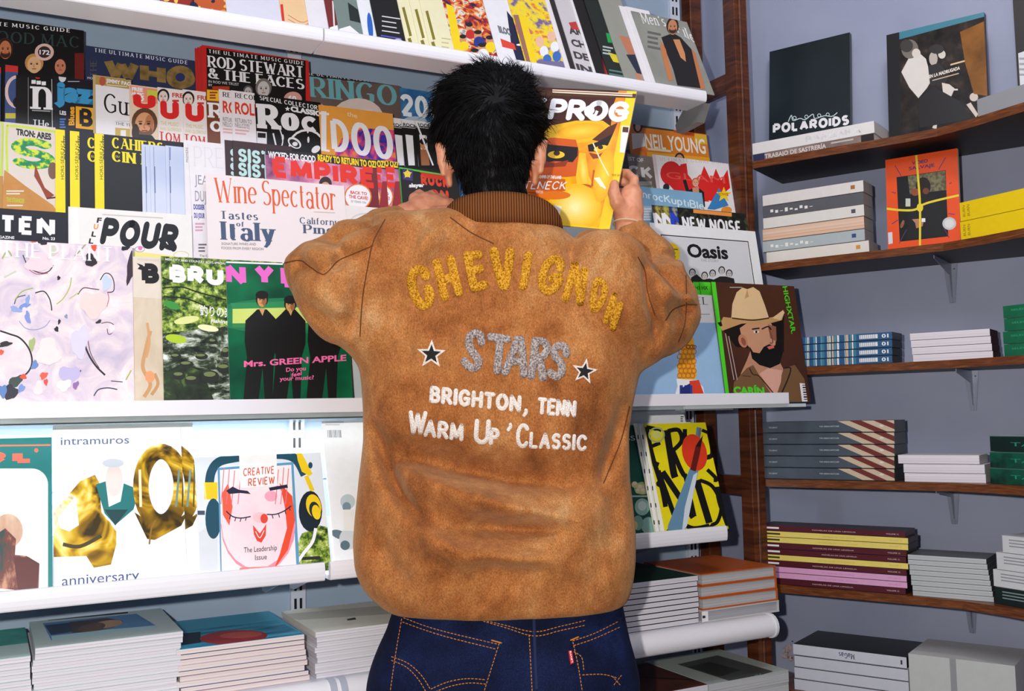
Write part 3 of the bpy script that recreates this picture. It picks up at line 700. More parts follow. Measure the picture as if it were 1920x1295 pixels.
for (hx, hy, sw, lb) in [(491, 562, 31, 459), (544, 571, 30, 533), (610, 560, 32, 600)]:
    fx = hx
    c.poly([(fx - sw, 601), (fx - sw * .55, 588), (fx - 9, 580), (fx + 9, 580), (fx + sw * .6, 590), (fx + sw * .95, 602), (fx + sw * .95, 645), (fx + sw * .72, 668), (fx + sw * .62, 760), (fx + 6, 760), (fx + 1, 690), (fx - 8, 760), (fx - sw * 1.15, 760), (fx - sw * .9, 670), (fx - sw * 1.05, 640)], SUIT)
    c.poly([(fx - 6, 578), (fx + 6, 578), (fx + 1, 592)], (206, 160, 100))
    face(c, hx, hy, 10, skin=(206, 150, 84), hair=(14, 14, 14), squash=1.3, detail=True, shade=(150, 100, 60))
    c.ell(hx, hy - 9, 12, 8, (12, 13, 12))
c.text('Mrs. GREEN APPLE', 457, 688, 649, 676, 11, (244, 112, 168), 'sans', bold=.03, up=(0, -1))
c.text('Do you', 536, 697, 573, 694, 7.5, (244, 112, 168), bold=.02, up=(0, -1)); c.text('feel', 546, 707, 565, 703, 7.5, (244, 112, 168), bold=.02, up=(0, -1)); c.text('your music?', 524, 714, 588, 711, 7.5, (244, 112, 168), bold=.02, up=(0, -1))
c.done('magazine', 'green magazine with three dark figures and pink letters beside the forest cover', spine=(230, 230, 224))

c = mag(5, (1040, 556), None, w=.215, base=(232, 228, 222), off=-1)
c.poly([(1186, 726), (1188, 748), (1200, 748)], (150, 30, 26)); c.frame(.03, .008, (60, 50, 50))
c.done('magazine', 'off-white magazine mostly hidden behind the man in the front tier')

c = mag(5, (1150, 545), (1336, 548), base=(156, 192, 226), off=0)
c.poly([(1100, 530), (1345, 540), (1358, 605), (1100, 604)], (240, 238, 234))
c.text('TRAVEL', 1240, 569, 1329, 571, 14, (70, 62, 56), 'stroke', T=.12, t=.05, serif=.08)
c.lines(1262, 588, 1334, 2, 6, (190, 186, 176), h=2)
c.poly([(1284, 622), (1300, 634), (1306, 704), (1302, 712), (1272, 712), (1270, 690)], (236, 164, 40))
for j in range(7):
    for i_ in range(4): c.ring(1274 + i_ * 8 + (j % 2) * 3, 650 + j * 9, 4.2, 4.2, 1.4, (196, 110, 20))
c.poly([(1268, 710), (1306, 712), (1318, 726), (1322, 745), (1264, 745), (1270, 724)], (244, 242, 240)); c.poly([(1292, 714), (1310, 712), (1322, 745), (1298, 745)], (226, 66, 40))
for j in range(3): c.rect(1274 + j * 9, 722, 1280 + j * 9, 742, (52, 70, 150))
c.poly([(1276, 728), (1294, 718), (1294, 742), (1276, 742)], (40, 50, 120))
for j in range(3): c.ring(1290 + j * 6, 650, 3, 3, 1, (120, 60, 20))
c.done('magazine', 'light blue magazine with an orange scaled cone at the white lip beside the man')

GRN = (80, 214, 40)
for j, (lx, lb) in enumerate([(1300, 'green-spined magazine second behind the cowboy hat cover'), (1312, 'green-spined magazine just behind the cowboy hat cover')]):
    c = mag(5, (lx, 528), None, w=.22, base=GRN, off=-2.2 + j); c.text('HX', lx + 4, 543, lx + 16, 543, 7, (20, 60, 16), bold=.02); c.done('magazine', lb)
c = mag(5, (1333, 528), (1488, 531), base=noisemat('printed_brown_studio', [(0.3, (64, 34, 22)), (0.7, (88, 48, 32))], scale=4), off=1.2)
c.poly([(1333, 524), (1341, 524), (1371, 770), (1361, 770)], GRN)
HATL, HATD = (232, 196, 146), (200, 154, 100)
c.poly([(1345, 605), (1360, 600), (1400, 604), (1440, 604), (1470, 592), (1470, 660), (1380, 650)], (24, 16, 14))     # hair and hat underside
c.poly([(1389, 700), (1400, 676), (1408, 655), (1452, 660), (1468, 690), (1476, 760), (1390, 760)], (196, 140, 110))
c.poly([(1387, 615), (1400, 606), (1446, 606), (1455, 625), (1454, 645), (1452, 660), (1440, 672), (1420, 672), (1404, 650), (1390, 630)], (206, 150, 116))
c.poly([(1440, 608), (1455, 612), (1456, 640), (1444, 634)], (150, 94, 70))
c.ell(1393, 639, 8, 13, (196, 130, 98), -20); c.ell(1394, 640, 4, 8, (150, 86, 64), -20)
c.poly([(1405, 648), (1412, 660), (1424, 662), (1432, 650), (1442, 645), (1452, 648), (1460, 640), (1468, 660), (1462, 682), (1444, 690), (1424, 684), (1410, 672)], (18, 13, 13))
c.poly([(1438, 650), (1450, 646), (1452, 652), (1442, 655)], (206, 110, 96))
c.line([(1428, 617), (1440, 612), (1446, 618)], 2.4, (30, 18, 14)); c.ell(1418, 622, 5, 2.2, Wt); c.ell(1418, 622, 2.2, 2.4, K); c.line([(1410, 617), (1424, 615)], 2.6, (30, 18, 14)); c.line([(1441, 614), (1449, 640), (1443, 643)], 2, (120, 70, 50))
c.poly([(1352, 602), (1356, 594), (1380, 597), (1420, 600), (1450, 594), (1466, 583), (1470, 587), (1466, 600), (1440, 607), (1400, 606), (1370, 608), (1356, 615)], HATD)
c.poly([(1371, 597), (1373, 570), (1381, 548), (1392, 539), (1401, 542), (1412, 538), (1424, 546), (1434, 572), (1442, 597), (1410, 601)], HATL)
c.poly([(1401, 542), (1396, 560), (1404, 556)], HATD); c.line([(1372, 596), (1410, 600), (1442, 596)], 2.6, (70, 46, 30))
c.poly([(1350, 612), (1378, 604), (1392, 606), (1370, 614), (1354, 620)], HATD); c.poly([(1448, 596), (1468, 581), (1471, 586), (1463, 600)], HATL)
BR = (122, 88, 56)
c.poly([(1372, 762), (1376, 716), (1400, 690), (1412, 684), (1425, 706), (1450, 745), (1470, 690), (1490, 684), (1508, 710), (1520, 780), (1372, 780)], BR)
c.poly([(1424, 700), (1440, 690), (1466, 694), (1464, 716), (1456, 740), (1450, 742)], (226, 170, 150))
c.line([(1405, 690), (1412, 702), (1424, 706), (1454, 742)], 2.2, (60, 38, 22)); c.line([(1470, 690), (1482, 690), (1478, 708), (1464, 740)], 2.6, (40, 26, 18)); c.line([(1392, 704), (1408, 706)], 2, (90, 60, 36))
c.text('HIGHXTAR.', 1467, 537, 1484, 626, 8.5, GRN, 'sans', bold=.02, up=(1, -.1))
c.text('CARÍN', 1376, 738, 1434, 739, 13, GRN, 'sans', bold=.05); c.text('LEON', 1378, 756, 1420, 757, 12, GRN, 'sans', bold=.05)
c.lines(1368, 538, 1392, 1, 4, (200, 190, 180), h=1.4)
for j in range(2): c.line([(1360 + j * 6, 625 + j * 5), (1376 + j * 6, 712)], 1.5, (190, 170, 160))
c.poly([(1499, 718), (1509, 719), (1514, 756), (1504, 756)], Wt)
for j in range(7): c.line([(1504 + j * .5, 722 + j * 4.4), (1510 + j * .5, 722 + j * 4.4)], 1.6 + (j % 2), K)
c.done('magazine', 'brown magazine with a bearded man in a cowboy hat, overhanging the tray end')

# ---- second tier
c = mag(4, (-90, 384), (127, 397), base=(18, 18, 30), off=0)
c.text('LISTEN', -84, 433, 103, 443, 35, Wt, 'stroke', T=.3, t=.24, gap=.12); c.text('MUSIC MAGAZINE', -40, 445, 27, 448, 5, Wt, bold=.02); c.text('No. 23', 80, 449, 103, 450, 5, Wt, bold=.03)
c.rect(-60, 455, 128, 600, (70, 80, 110), dy=8)
c.done('magazine', 'near-black magazine with bold white letters above the flower painting')
c = mag(4, (128, 387), (359, 408), base=(240, 236, 232), off=1)
c.poly([(132, 387), (146, 389), (150, 480), (134, 480)], (246, 242, 236))
c.text('POUR', 186, 457, 330, 472, 50, K, 'stroke', T=.30, t=.28, rnd_=True, gap=.10, slant=.22)
c.line([(300, 446), (312, 462), (328, 466)], 9, K)
for ch, x, y, cl in [('F', 181, 417, K), ('U', 175, 429, (240, 150, 40)), ('L', 171, 443, K), ('L', 166, 456, K)]: c.text(ch, x, y, x + 8.5, y + .5, 9, cl, 'sans', bold=.04, slant=.2)
c.lines(192, 401, 310, 1, 4, (200, 196, 190), h=2, slope=.06)
c.poly([(250, 471), (330, 480), (330, 490), (250, 484)], (240, 226, 140)); c.ring(262, 467, 9, 5, 1.2, (180, 150, 160)); c.ell(263, 465, 4, 4, (226, 120, 190)); c.ring(340, 478, 14, 7, 1, (210, 200, 120))
c.rect(140, 490, 350, 620, (214, 206, 190))
c.done('magazine', 'white magazine with fat black brush letters behind the flower painting', spine=(240, 206, 160))
c = mag(4, (385, 325), (645, 345), base=noisemat('printed_blush', [(0.3, (236, 224, 226)), (0.7, (244, 232, 230))], scale=3), off=2)
ORG = (226, 92, 40); BLU = (70, 88, 118)
c.text('Wine', 404, 379, 482, 382, 46, ORG, 'stroke', T=.14, t=.035, serif=.05, gap=.10); c.text('Spectator', 492, 384, 631, 394, 46, ORG, 'stroke', T=.14, t=.035, serif=.05, gap=.08)
c.text('Tastes', 413, 410, 484, 413, 15, BLU, 'stroke', T=.22, t=.06, serif=.08, gap=.14); c.text('of', 443, 424, 458, 425, 9, BLU, 'stroke', T=.2, t=.07, serif=.05, gap=.1)
c.text('Italy', 415, 449, 516, 453, 34, BLU, 'stroke', T=.26, t=.05, serif=.06, gap=.1)
c.text('California', 562, 419, 640, 423, 12, BLU, 'stroke', T=.16, t=.06, serif=.05, gap=.14); c.text('Pinot', 569, 437, 640, 440, 16, BLU, 'stroke', T=.22, t=.06, serif=.06, gap=.14)
c.text('SIGNATURE WINES AND', 415, 459, 480, 460, 4.6, (120, 116, 122)); c.text('FOODS FROM EVERY REGION', 415, 467, 494, 469, 4.6, (120, 116, 122))
c.line([(588, 397), (628, 399)], .8, (200, 170, 160))
c.rect(400, 500, 640, 640, (206, 120, 90)); c.ell(520, 560, 60, 50, (150, 40, 50))
c.done('magazine', 'large blush magazine with tall orange serif title above the green cover')
c = mag(4, (640, 384), (752, 397), base=(236, 230, 226), off=1)
c.ring(690, 414, 32, 14, 3, (210, 206, 206)); c.done('magazine', 'white magazine edge showing between the orange serif title and the sleeve')
c = mag(4, (1218, 417), (1416, 435), base=(238, 238, 238), off=1)
c.frame(.085, .008, K); c.panel(.1, .095, .9, .9, noisemat('printed_grey_sky', [(0.3, (206, 206, 210)), (0.7, (222, 222, 224))], scale=3))
c.text('Oasis', 1290, 481, 1366, 485, 24, K, 'sans', bold=.035); c.text('THE STORY', 1314, 490, 1348, 492, 5, (150, 150, 154))
c.ell(1258, 475, 17, 20, YEL); c.lines(1250, 465, 1272, 4, 7, (90, 80, 10), h=2, slope=.08)
c.poly([(1290, 545), (1296, 520), (1306, 514), (1318, 524), (1330, 522), (1338, 524), (1350, 518), (1360, 518), (1376, 522), (1384, 560), (1290, 560)], (26, 26, 28))
for x, y in [(1298, 511), (1321, 517), (1336, 513), (1353, 507), (1367, 513)]: face(c, x, y, 5.4, (200, 196, 192), (20, 20, 20), detail=True)
c.done('magazine', 'white framed magazine with bold black title and small band heads above the cowboy cover')
c = mag(4, (1130, 428), None, w=.09, base=(210, 214, 216), off=0); c.lines(1160, 438, 1215, 4, 8, (120, 160, 180), h=4); c.done('magazine', 'pale blue-grey magazine edge beneath the raised hand')

# ---- third tier
c = mag(3, (-24, 225), None, w=.1, base=(214, 200, 188), off=-1); c.line([(-20, 228), (4, 232), (2, 330)], 4, (196, 220, 60)); c.rect(-20, 330, 30, 400, (196, 140, 70)); c.done('magazine', 'strip of a cream magazine with a yellow-green border at the picture edge')
c = mag(3, (7, 229), (104, 243), base=noisemat('printed_cream', [(0.3, (222, 206, 194)), (0.7, (232, 220, 208))], scale=5), off=0)
c.line([(14, 340), (13, 246), (24, 236), (104, 247)], 4.5, (202, 222, 60)); c.poly([(8, 318), (50, 350), (100, 385), (120, 420), (0, 420)], noisemat('printed_desert', [(0.3, (196, 130, 54)), (0.7, (216, 156, 76))], scale=14))
c.text('TRON: ARES', 30, 252, 96, 262, 11, K, 'sans', bold=.05)
SGR = noisemat('printed_green_letter', [(0.42, (22, 130, 80)), (0.5, (60, 170, 60)), (0.58, (220, 226, 50))], scale=90, detail=3)
c.text('S', 18, 314, 104, 320, 58, SGR, 'stroke', T=.25, t=.25)
c.poly([(66, 308), (76, 334), (84, 352), (102, 366), (88, 374), (76, 350), (64, 330)], (150, 60, 26)); c.ell(99, 320, 9, 16, (120, 84, 66)); c.line([(88, 372), (104, 370)], 3, (90, 30, 20))
c.text('THE STRANGER', 12, 378, 46, 381, 8, (190, 210, 50), bold=.02); c.lines(12, 357, 46, 2, 5, (240, 230, 210), h=2.4); c.lines(13, 384, 44, 1, 5, (240, 230, 210), h=2.4)
c.done('magazine', 'cream magazine with a big mottled green letter over a desert scene')
YL = (250, 226, 10)
for j, (lx, lb) in enumerate([(104, 'black magazine with yellow spine band, nearest the cream green-lettered cover'), (131, 'black magazine with yellow spine band, in the middle of three alike'), (177, 'black magazine with yellow spine band and large yellow title, last of three')]):
    c = mag(3, (lx, 242 + j * .6 + (lx - 104) * .09), None, w=.175, base=(17, 15, 18), off=1 + j)
    a = lx; sl = .022
    y0 = 240 + (lx - 104) * .09
    c.poly([(a - 3, y0 - 4), (a + 17.5, y0 - 4), (a + 19, 420), (a - 1, 420)], YL)
    c.text('HORS-SÉRIE N°4', a + 16, 336, a + 16, 264, 6, K, 'sans', up=(-1, 0)); c.text('CINÉASTES', a + 23, 300, a + 21, 254, 6.4, K, 'sans', bold=.03, up=(-1, 0)); 
    c.text('CAHIERS', a + 33, 277, a + 130, 288, 20, YL, 'stroke', T=.26, t=.08, serif=.06, gap=.1); c.text('CINÉMA', a + 33, 302, a + 128, 313, 20, YL, 'stroke', T=.26, t=.08, serif=.06, gap=.1); c.text('DU', a + 40, 295, a + 47, 296, 4, YL)
    c.done('magazine', lb, group='black magazines with yellow spine bands', spine=YL)
BLUG = noisemat('printed_pale_blue', [(0.3, (184, 198, 228)), (0.55, (216, 222, 240)), (0.75, (236, 238, 246))], scale=6, detail=2)
for j, (lx, lb) in enumerate([(265, 'pale blue magazine, first of three fanned beside the black yellow-spined covers'), (281, 'pale blue magazine, middle of the three fanned copies'), (310, 'pale blue magazine, the uppermost of the three fanned copies')]):
    c = mag(3, (lx, 270 + j * 1.2), None, w=.10, base=BLUG, off=4 + j * .7)
    c.line([(lx + 7, 275), (lx + 10, 400)], 1.2, (140, 150, 190)); c.line([(lx + 9, 312), (lx + 10, 362)], 1.4, (80, 90, 140))
    if j == 2: c.line([(lx + 9, 276), (lx + 9, 300)], 2, (120, 130, 180))
    c.done('magazine', lb, group='fanned pale blue magazines')
c = mag(3, (344, 262), None, w=.088, base=(238, 232, 236), off=6.6)
c.text('PREMIERE', 353, 304, 352, 276, 4, (90, 80, 90), up=(-1, 0)); c.text('PREM', 364, 312, 446, 318, 38, (226, 222, 228), 'stroke', T=.1, t=.05, serif=.06)
c.text('JEAN', 365, 345, 402, 348, 18, (150, 146, 160), 'sans'); c.text('DUJAR', 366, 377, 404, 379, 20, (150, 146, 160), 'sans'); c.text('DOSSIER', 363, 392, 384, 393, 9, (60, 70, 160), bold=.04); c.text('DU JOUR', 364, 408, 384, 409, 9, (60, 70, 160), bold=.04)
c.lines(366, 418, 384, 3, 6, (210, 160, 180), h=3); c.lines(372, 457, 388, 3, 6, (110, 104, 110), h=3); c.text('The City', 374, 481, 396, 482, 4, K)
c.line([(352, 270), (364, 470)], .8, (214, 208, 214))
c.done('magazine', 'white magazine with faint grey lettering beside the pale blue copies')
for j, (lx, lb) in enumerate([(421, 'dark brown magazine with pale mint letters, strip behind its twin'), (436, 'dark brown magazine with pale mint letters, in front of its twin')]):
    c = mag(3, (lx, 262 + j), None, w=.12, base=(54, 26, 26), off=7.2 + j * .6)
    MINT = (190, 226, 222)
    for r_ in range(3): c.text('SISTER', lx + 11, 302 + r_ * 26 + 1, lx + 110, 314 + r_ * 26, 25, MINT, 'stroke', T=.3, t=.2, rnd_=True, gap=.08)
    c.done('magazine', lb, group='brown magazines with mint letters')
POST = noisemat('printed_pink_purple', [(0.3, (120, 60, 110)), (0.45, (206, 120, 160)), (0.6, (236, 190, 200)), (0.75, (60, 30, 50))], scale=16, detail=4)
for j, (lx, rx, lb) in enumerate([(560, 746, 'magazine with red block title, rearmost edge of three'), (530, 722, 'magazine with red block title and round badge, middle of three'), (497, 705, 'magazine with red block title behind the orange serif title')]):
    c = mag(3, (lx, 278 + (lx - 497) * .1), (rx, 300), base=POST, off=j * .6 + 8.4)
    sh = rx - 705
    c.poly([(498 + sh, 276), (710 + sh, 300), (710 + sh, 318), (498 + sh, 290)], (24, 18, 22))
    c.text('WICKED: FOR GOOD', 503 + sh, 295 , 592 + sh, 304, 11.5, Wt, 'sans', bold=.04); c.text('READY TO RETURN TO OZ?', 596 + sh, 301, 706 + sh, 314, 11.5, YEL, 'sans', bold=.05)
    c.text('EMPIRE', 512 + sh, 332, 706 + sh, 354, 40, (232, 44, 30), 'stroke', T=.28, t=.28, gap=.10)
    c.poly([(688 + sh, 316), (712 + sh, 318), (716 + sh, 420), (650 + sh, 420), (660 + sh, 370)], (120, 30, 40)) if j == 2 else c.poly([(700 + sh, 340), (712 + sh, 340), (716 + sh, 420), (690 + sh, 420)], (150, 34, 46))
    c.text('RE', 640 + sh, 347, 706 + sh, 354, 40, (232, 44, 30), 'stroke', T=.28, t=.28, gap=.10) if j == 2 else None
    c.ell(671 + sh, 369, 26, 25, (226, 120, 40)); c.ell(671 + sh, 369, 23.5, 22.5, Wt)
    c.text('BACK TO', 657 + sh, 363, 688 + sh, 366, 5.5, (210, 40, 30), bold=.03); c.text('THE CAVE!', 654 + sh, 371, 690 + sh, 375, 6, (210, 40, 30), bold=.03); c.text('20 YEARS ON', 658 + sh, 379, 686 + sh, 382, 4, (90, 60, 60))
    c.ell(610 + sh, 345, 12, 14, (50, 30, 30)); c.ell(610 + sh, 352, 9, 11, (214, 160, 130))
    c.done('magazine', lb, group='magazines with red block titles')
c = mag(3, (744, 311), (840, 326), base=(18, 16, 18), off=-.6)
c.line([(746, 314), (846, 330)], 3, (80, 200, 60)); c.line([(748, 314), (756, 420)], 3, (60, 190, 60)); c.rect(755, 316, 774, 336, (60, 50, 120), dy=3); c.ell(764, 326, 6, 6, (246, 190, 40)); c.star(764, 326, 9, (246, 220, 60), inner=.5)
c.text('slayer', 767, 351, 796, 350, 7, Wt, bold=.05); c.text('ROCK', 790, 346, 842, 352, 20, (226, 60, 30), 'stroke', T=.34, t=.3, rnd_=True); c.text('ON', 806, 372, 842, 376, 18, (226, 60, 30), 'stroke', T=.34, t=.3, rnd_=True); c.poly([(786, 322), (842, 330), (842, 338), (800, 334)], (206, 50, 26))
c.done('magazine', 'black magazine with a green edge and red lettering beside the head of the man')
c = mag(3, (1188, 348), (1318, 376), base=(130, 176, 206), off=4.6)
c.text('inrockuptibles', 1201, 370, 1330, 396, 15, (222, 234, 240), 'stroke', T=.16, t=.12, gap=.1); c.rect(1205, 386, 1222, 412, (176, 206, 226)); c.lines(1206, 390, 1221, 5, 5, Wt, h=3, rag=0); c.line([(1199, 352), (1205, 430)], 3, (60, 80, 110)); 
c.done('magazine', 'sky blue magazine with pale lettering beside the raised hand')
for j, (lx, w_, cb, lb) in enumerate([(1222, .06, (120, 96, 60), 'magazine with tall white letters, first sliver of the fan under the red cover'), (1238, .06, (150, 140, 60), 'magazine with tall white letters, second sliver of the fan under the red cover'), (1254, .06, (70, 80, 150), 'bluish magazine with tall white letters in the fan under the red cover'), (1270, None, K, 'dark magazine with tall white letters, uppermost of the fan under the red cover')]):
    c = mag(3, (lx, 384 + (lx - 1222) * .09), (1398, 400) if w_ is None else None, w=w_, base=noisemat('printed_camo_%d' % j, [(0.35, (20, 22, 14)), (0.5, cb), (0.65, (196, 190, 80) if j < 3 else (60, 70, 34))], scale=60, detail=4), off=10.8 + j * .6)
    if w_ is None:
        c.poly([(1272, 384), (1400, 397), (1400, 404), (1272, 391)], (30, 30, 20)); c.poly([(1300, 392), (1372, 399), (1372, 406), (1300, 399)], (236, 150, 70))
        c.text('NEW NOISE', 1281, 430, 1392, 440, 26, Wt, 'stroke', T=.28, t=.16, gap=.1)
    else:
        c.text('N', lx + 5, 423, lx + 30, 426, 26, Wt if j < 2 else (40, 70, 200), 'stroke', T=.28, t=.16, gap=.1)
    c.done('magazine', lb, group='magazines with tall white letters')

# ---- fourth tier
def blocks(c, seed, x0, y0, x1, y1, n, cols):
    r_ = random.Random(seed)
    for _ in range(n):
        x, y = r_.uniform(x0, x1), r_.uniform(y0, y1); c.ell(x, y, r_.uniform(3, 11), r_.uniform(3, 11), r_.choice(cols), r_.uniform(0, 90))
for j, (lx, lb) in enumerate([(-60, 'blue magazine with a red heading at the picture edge, rear copy'), (10, 'blue magazine with a red heading at the picture edge, front copy')]):
    c = mag(2, (lx, 118 + j * 3), (lx + 62 if j == 0 else 34, 122), base=(66, 84, 134), off=j * .5)
    c.poly([(lx, 122), (lx + 70, 127), (lx + 70, 138), (lx, 134)], (206, 52, 44)); c.ring(lx + 22, 172, 20, 28, 6, (230, 200, 196)); c.ell(lx + 22, 192, 8, 10, (24, 22, 40)); c.rect(lx, 212, lx + 30, 222, (206, 190, 60))
    c.done('magazine', lb, group='blue magazines with red headings')
c = mag(2, (30, 140), (140, 150), base=(18, 15, 15), off=1)
c.rect(53, 145, 98, 240, (8, 8, 8), dy=3); c.line([(53, 145), (53, 240)], 1, (150, 150, 150)); c.line([(97, 142), (98, 240)], 1.4, (190, 190, 190)); 
for j in range(3): c.rect(59 + j * 9.5, 150 + j * 1.4, 67 + j * 9.5, 157 + j * 1.4, Wt)
c.ell(71, 144, 5, 4, (200, 50, 40)); c.text('n', 61, 204, 97, 206, 62, Wt, 'stroke', T=.18, t=.06, serif=.08); c.text('The music', 61, 238, 140, 243, 14, Wt, 'stroke', T=.16, t=.06, serif=.05); c.lines(60, 206, 96, 1, 6, (170, 170, 170), h=2, slope=.05)
c.done('magazine', 'black magazine with a large white serif letter beside the blue title')
c = mag(2, (99, 142), (178, 150), base=(22, 20, 30), off=2)
CY = (60, 150, 200)
c.text('jazz', 101, 186, 204, 196, 33, CY, 'sans', bold=.07); c.ell(117, 145, 7, 9, (220, 220, 224)); c.lines(127, 152, 150, 1, 5, (190, 190, 200), h=1.4)
c.text('Blues', 139, 235, 139, 200, 10, (240, 170, 30), 'sans', bold=.04, up=(-1, 0)); c.rect(142, 199, 180, 240, (240, 172, 26), dy=4); c.text('B', 149, 236, 174, 239, 34, (22, 20, 24), 'stroke', T=.28, t=.22); c.text('LES', 112, 214, 124, 216, 7, Wt, bold=.03); c.lines(112, 222, 124, 4, 5, (80, 120, 190), h=3)
c.done('magazine', 'navy magazine with light blue rounded title and amber block')
c = mag(2, (174, 140), None, w=.06, base=(196, 170, 120), off=2.6); c.done('magazine', 'tan spine edge beside the white guitar cover')
c = mag(2, (179, 142), (246, 163), base=(238, 234, 236), off=3.2)
c.poly([(178, 138), (250, 152), (250, 168), (178, 158)], (180, 150, 80)); c.ell(192, 152, 6, 9, (190, 90, 60)); c.text('JIMMY PAGE', 199, 154, 250, 162, 7, Wt, bold=.03); c.lines(200, 158, 240, 1, 4, (240, 230, 200), h=1.4, slope=.1)
c.text('Guitar', 195, 210, 300, 226, 36, K, 'stroke', T=.13, t=.06, serif=.06, gap=.14); c.text('THE YEAR', 216, 234, 258, 239, 6, (80, 80, 80)); c.rect(216, 239, 246, 262, (206, 176, 90), dy=3); c.rect(226, 244, 236, 262, (240, 236, 236)); c.lines(217, 226, 244, 1, 5, (220, 216, 220), h=3)
c.done('magazine', 'white magazine with thin black serif title under the gold-lettered cover')
c = mag(2, (242, 158), (297, 172), base=(232, 206, 180), off=4)
c.poly([(243, 160), (300, 168), (300, 195), (250, 190)], (236, 150, 120)); c.text('FREE', 247, 170, 268, 172, 7, Wt, bold=.05); c.text('MUSIC', 247, 178, 270, 181, 6, Wt, bold=.05); c.text('CD', 250, 188, 270, 190, 9, Wt, bold=.06); c.rect(276, 168, 296, 180, (206, 210, 70), dy=3)
c.text('U', 250, 202, 292, 205, 26, RED, 'stroke', T=.34, t=.34); face(c, 271, 232, 21, (222, 158, 112), (96, 62, 36), squash=1.2, beard=(120, 84, 50), shade=(190, 120, 80)); c.poly([(250, 262), (262, 252), (285, 254), (296, 268), (250, 268)], (30, 36, 40)); c.ell(254, 248, 7, 16, (60, 40, 24))
c.done('magazine', 'magazine with a fair-haired face and red letter, first of three red-letter copies')
for j, (lx, rx, lb) in enumerate([(295, 342, 'white magazine with a red curved letter, middle copy of the fan'), (342, 392, 'white magazine with a red curved letter, last copy of the fan')]):
    c = mag(2, (lx, 163 + j * 4), (rx, 168 + j * 4), base=(238, 228, 224), off=5 + j * .8)
    dx, dy = lx - 295, (lx - 295) * .1
    face(c, 306 + dx, 181 + dy, 10, (236, 214, 204), (30, 24, 26)); c.text('FREE', 323 + dx, 182 + dy, 350 + dx, 184 + dy, 8, (206, 60, 50), bold=.03); c.lines(323 + dx, 187 + dy, 336 + dx, 1, 3, (206, 60, 50), h=4)
    c.text('U', 301 + dx, 222 + dy, 336 + dx, 225 + dy, 34, RED, 'stroke', T=.34, t=.34); c.text('THE MUSIC', 301 + dx, 234 + dy, 334 + dx, 237 + dy, 7, (206, 190, 110)); c.text('WAS GLORIOUS', 300 + dx, 244 + dy, 340 + dx, 247 + dy, 6, (206, 190, 110)); c.text('TOM', 298 + dx, 263 + dy, 338 + dx, 269 + dy, 17, (206, 40, 34), 'stroke', T=.22, t=.08, serif=.06)
    c.done('magazine', lb, group='fanned white magazines with red curved letters')
c = mag(2, (386, 166), (420, 172), base=(120, 62, 30), off=6.6)
c.rect(388, 168, 414, 188, (244, 186, 40), dy=2); c.lines(393, 172, 408, 3, 5, (150, 60, 30), h=3); c.text('R', 392, 220, 420, 222, 28, Wt, 'stroke', T=.24, t=.12, serif=.08); c.text('O', 394, 246, 418, 248, 20, Wt, 'stroke', T=.3, t=.2)
c.done('magazine', 'brown and yellow magazine sliver between red-letter copies and white record covers')
for j, (lx, rx, lb) in enumerate([(410, 436, 'white magazine with red title, rear of the two record covers'), (433, 477, 'white magazine with red title, front of the two record covers')]):
    c = mag(2, (lx, 167 + j * 2), (rx, 172 + j * 2), base=(238, 230, 232), off=7.4 + j * .8); dx = lx - 433; dy = j * 2 - 2
    c.text('RECORD', 441 + dx, 183 + dy, 492 + dx, 190 + dy, 9, K, 'stroke', T=.2, t=.08, serif=.06); c.text('ROLLING', 441 + dx, 212 + dy, 520 + dx, 222 + dy, 21, (222, 60, 34), 'sans', bold=.03); c.text('RETURN TO', 441 + dx, 229 + dy, 472 + dx, 233 + dy, 8, (110, 104, 110)); c.text('NELLCOTE', 441 + dx, 238 + dy, 468 + dx, 242 + dy, 8, (110, 104, 110)); c.lines(441 + dx, 242 + dy, 468 + dx, 2, 6, (226, 170, 170), h=3, slope=.1)
    c.done('magazine', lb, group='white record magazines with red titles')
c = mag(2, (475, 176), (600, 190), base=(14, 13, 15), off=3)
c.text('SPECIAL COLLECTORS', 487, 187, 602, 207, 8, Wt, 'stroke', T=.22, t=.12, serif=.04); c.text('CLASSIC', 545, 208, 602, 218, 9, Wt, 'sans', bold=.06); c.star(539, 204, 5, Wt)
c.text('Ro', 484, 240, 562, 246, 46, Wt, 'stroke', T=.34, t=.16, serif=.05, gap=.04); c.text('C', 566, 246, 596, 250, 30, Wt, 'stroke', T=.34, t=.3)
c.ell(575, 274, 34, 32, Wt); c.ell(575, 276, 31, 30, (16, 15, 17)); c.ell(552, 268, 14, 9, Wt, 35); c.ell(552, 269, 11, 6, (30, 28, 30), 35); c.ell(553, 270, 5, 4, Wt); c.ell(592, 280, 9, 6, Wt, -35); c.line([(522, 235), (530, 262), (526, 280)], 2.2, Wt); c.line([(512, 250), (518, 276)], 3, Wt)
for x, y in [(577, 244), (578, 262), (530, 258)]: c.ell(x, y, 2, 6, Wt)
c.frame(.02, .004, K); c.rect(481, 246, 500, 275, Wt, dy=2); c.rect(483, 249, 498, 258, K, dy=1); c.line([(576, 290), (576, 300)], 4, Wt)
c.done('magazine', 'black magazine with chunky white title and a masked face drawing')
IO = noisemat('printed_neon', [(0.38, (236, 150, 50)), (0.47, (230, 70, 120)), (0.55, (60, 40, 150)), (0.66, (70, 50, 170)), (0.75, (236, 120, 60))], scale=16, detail=4, dist=.8)
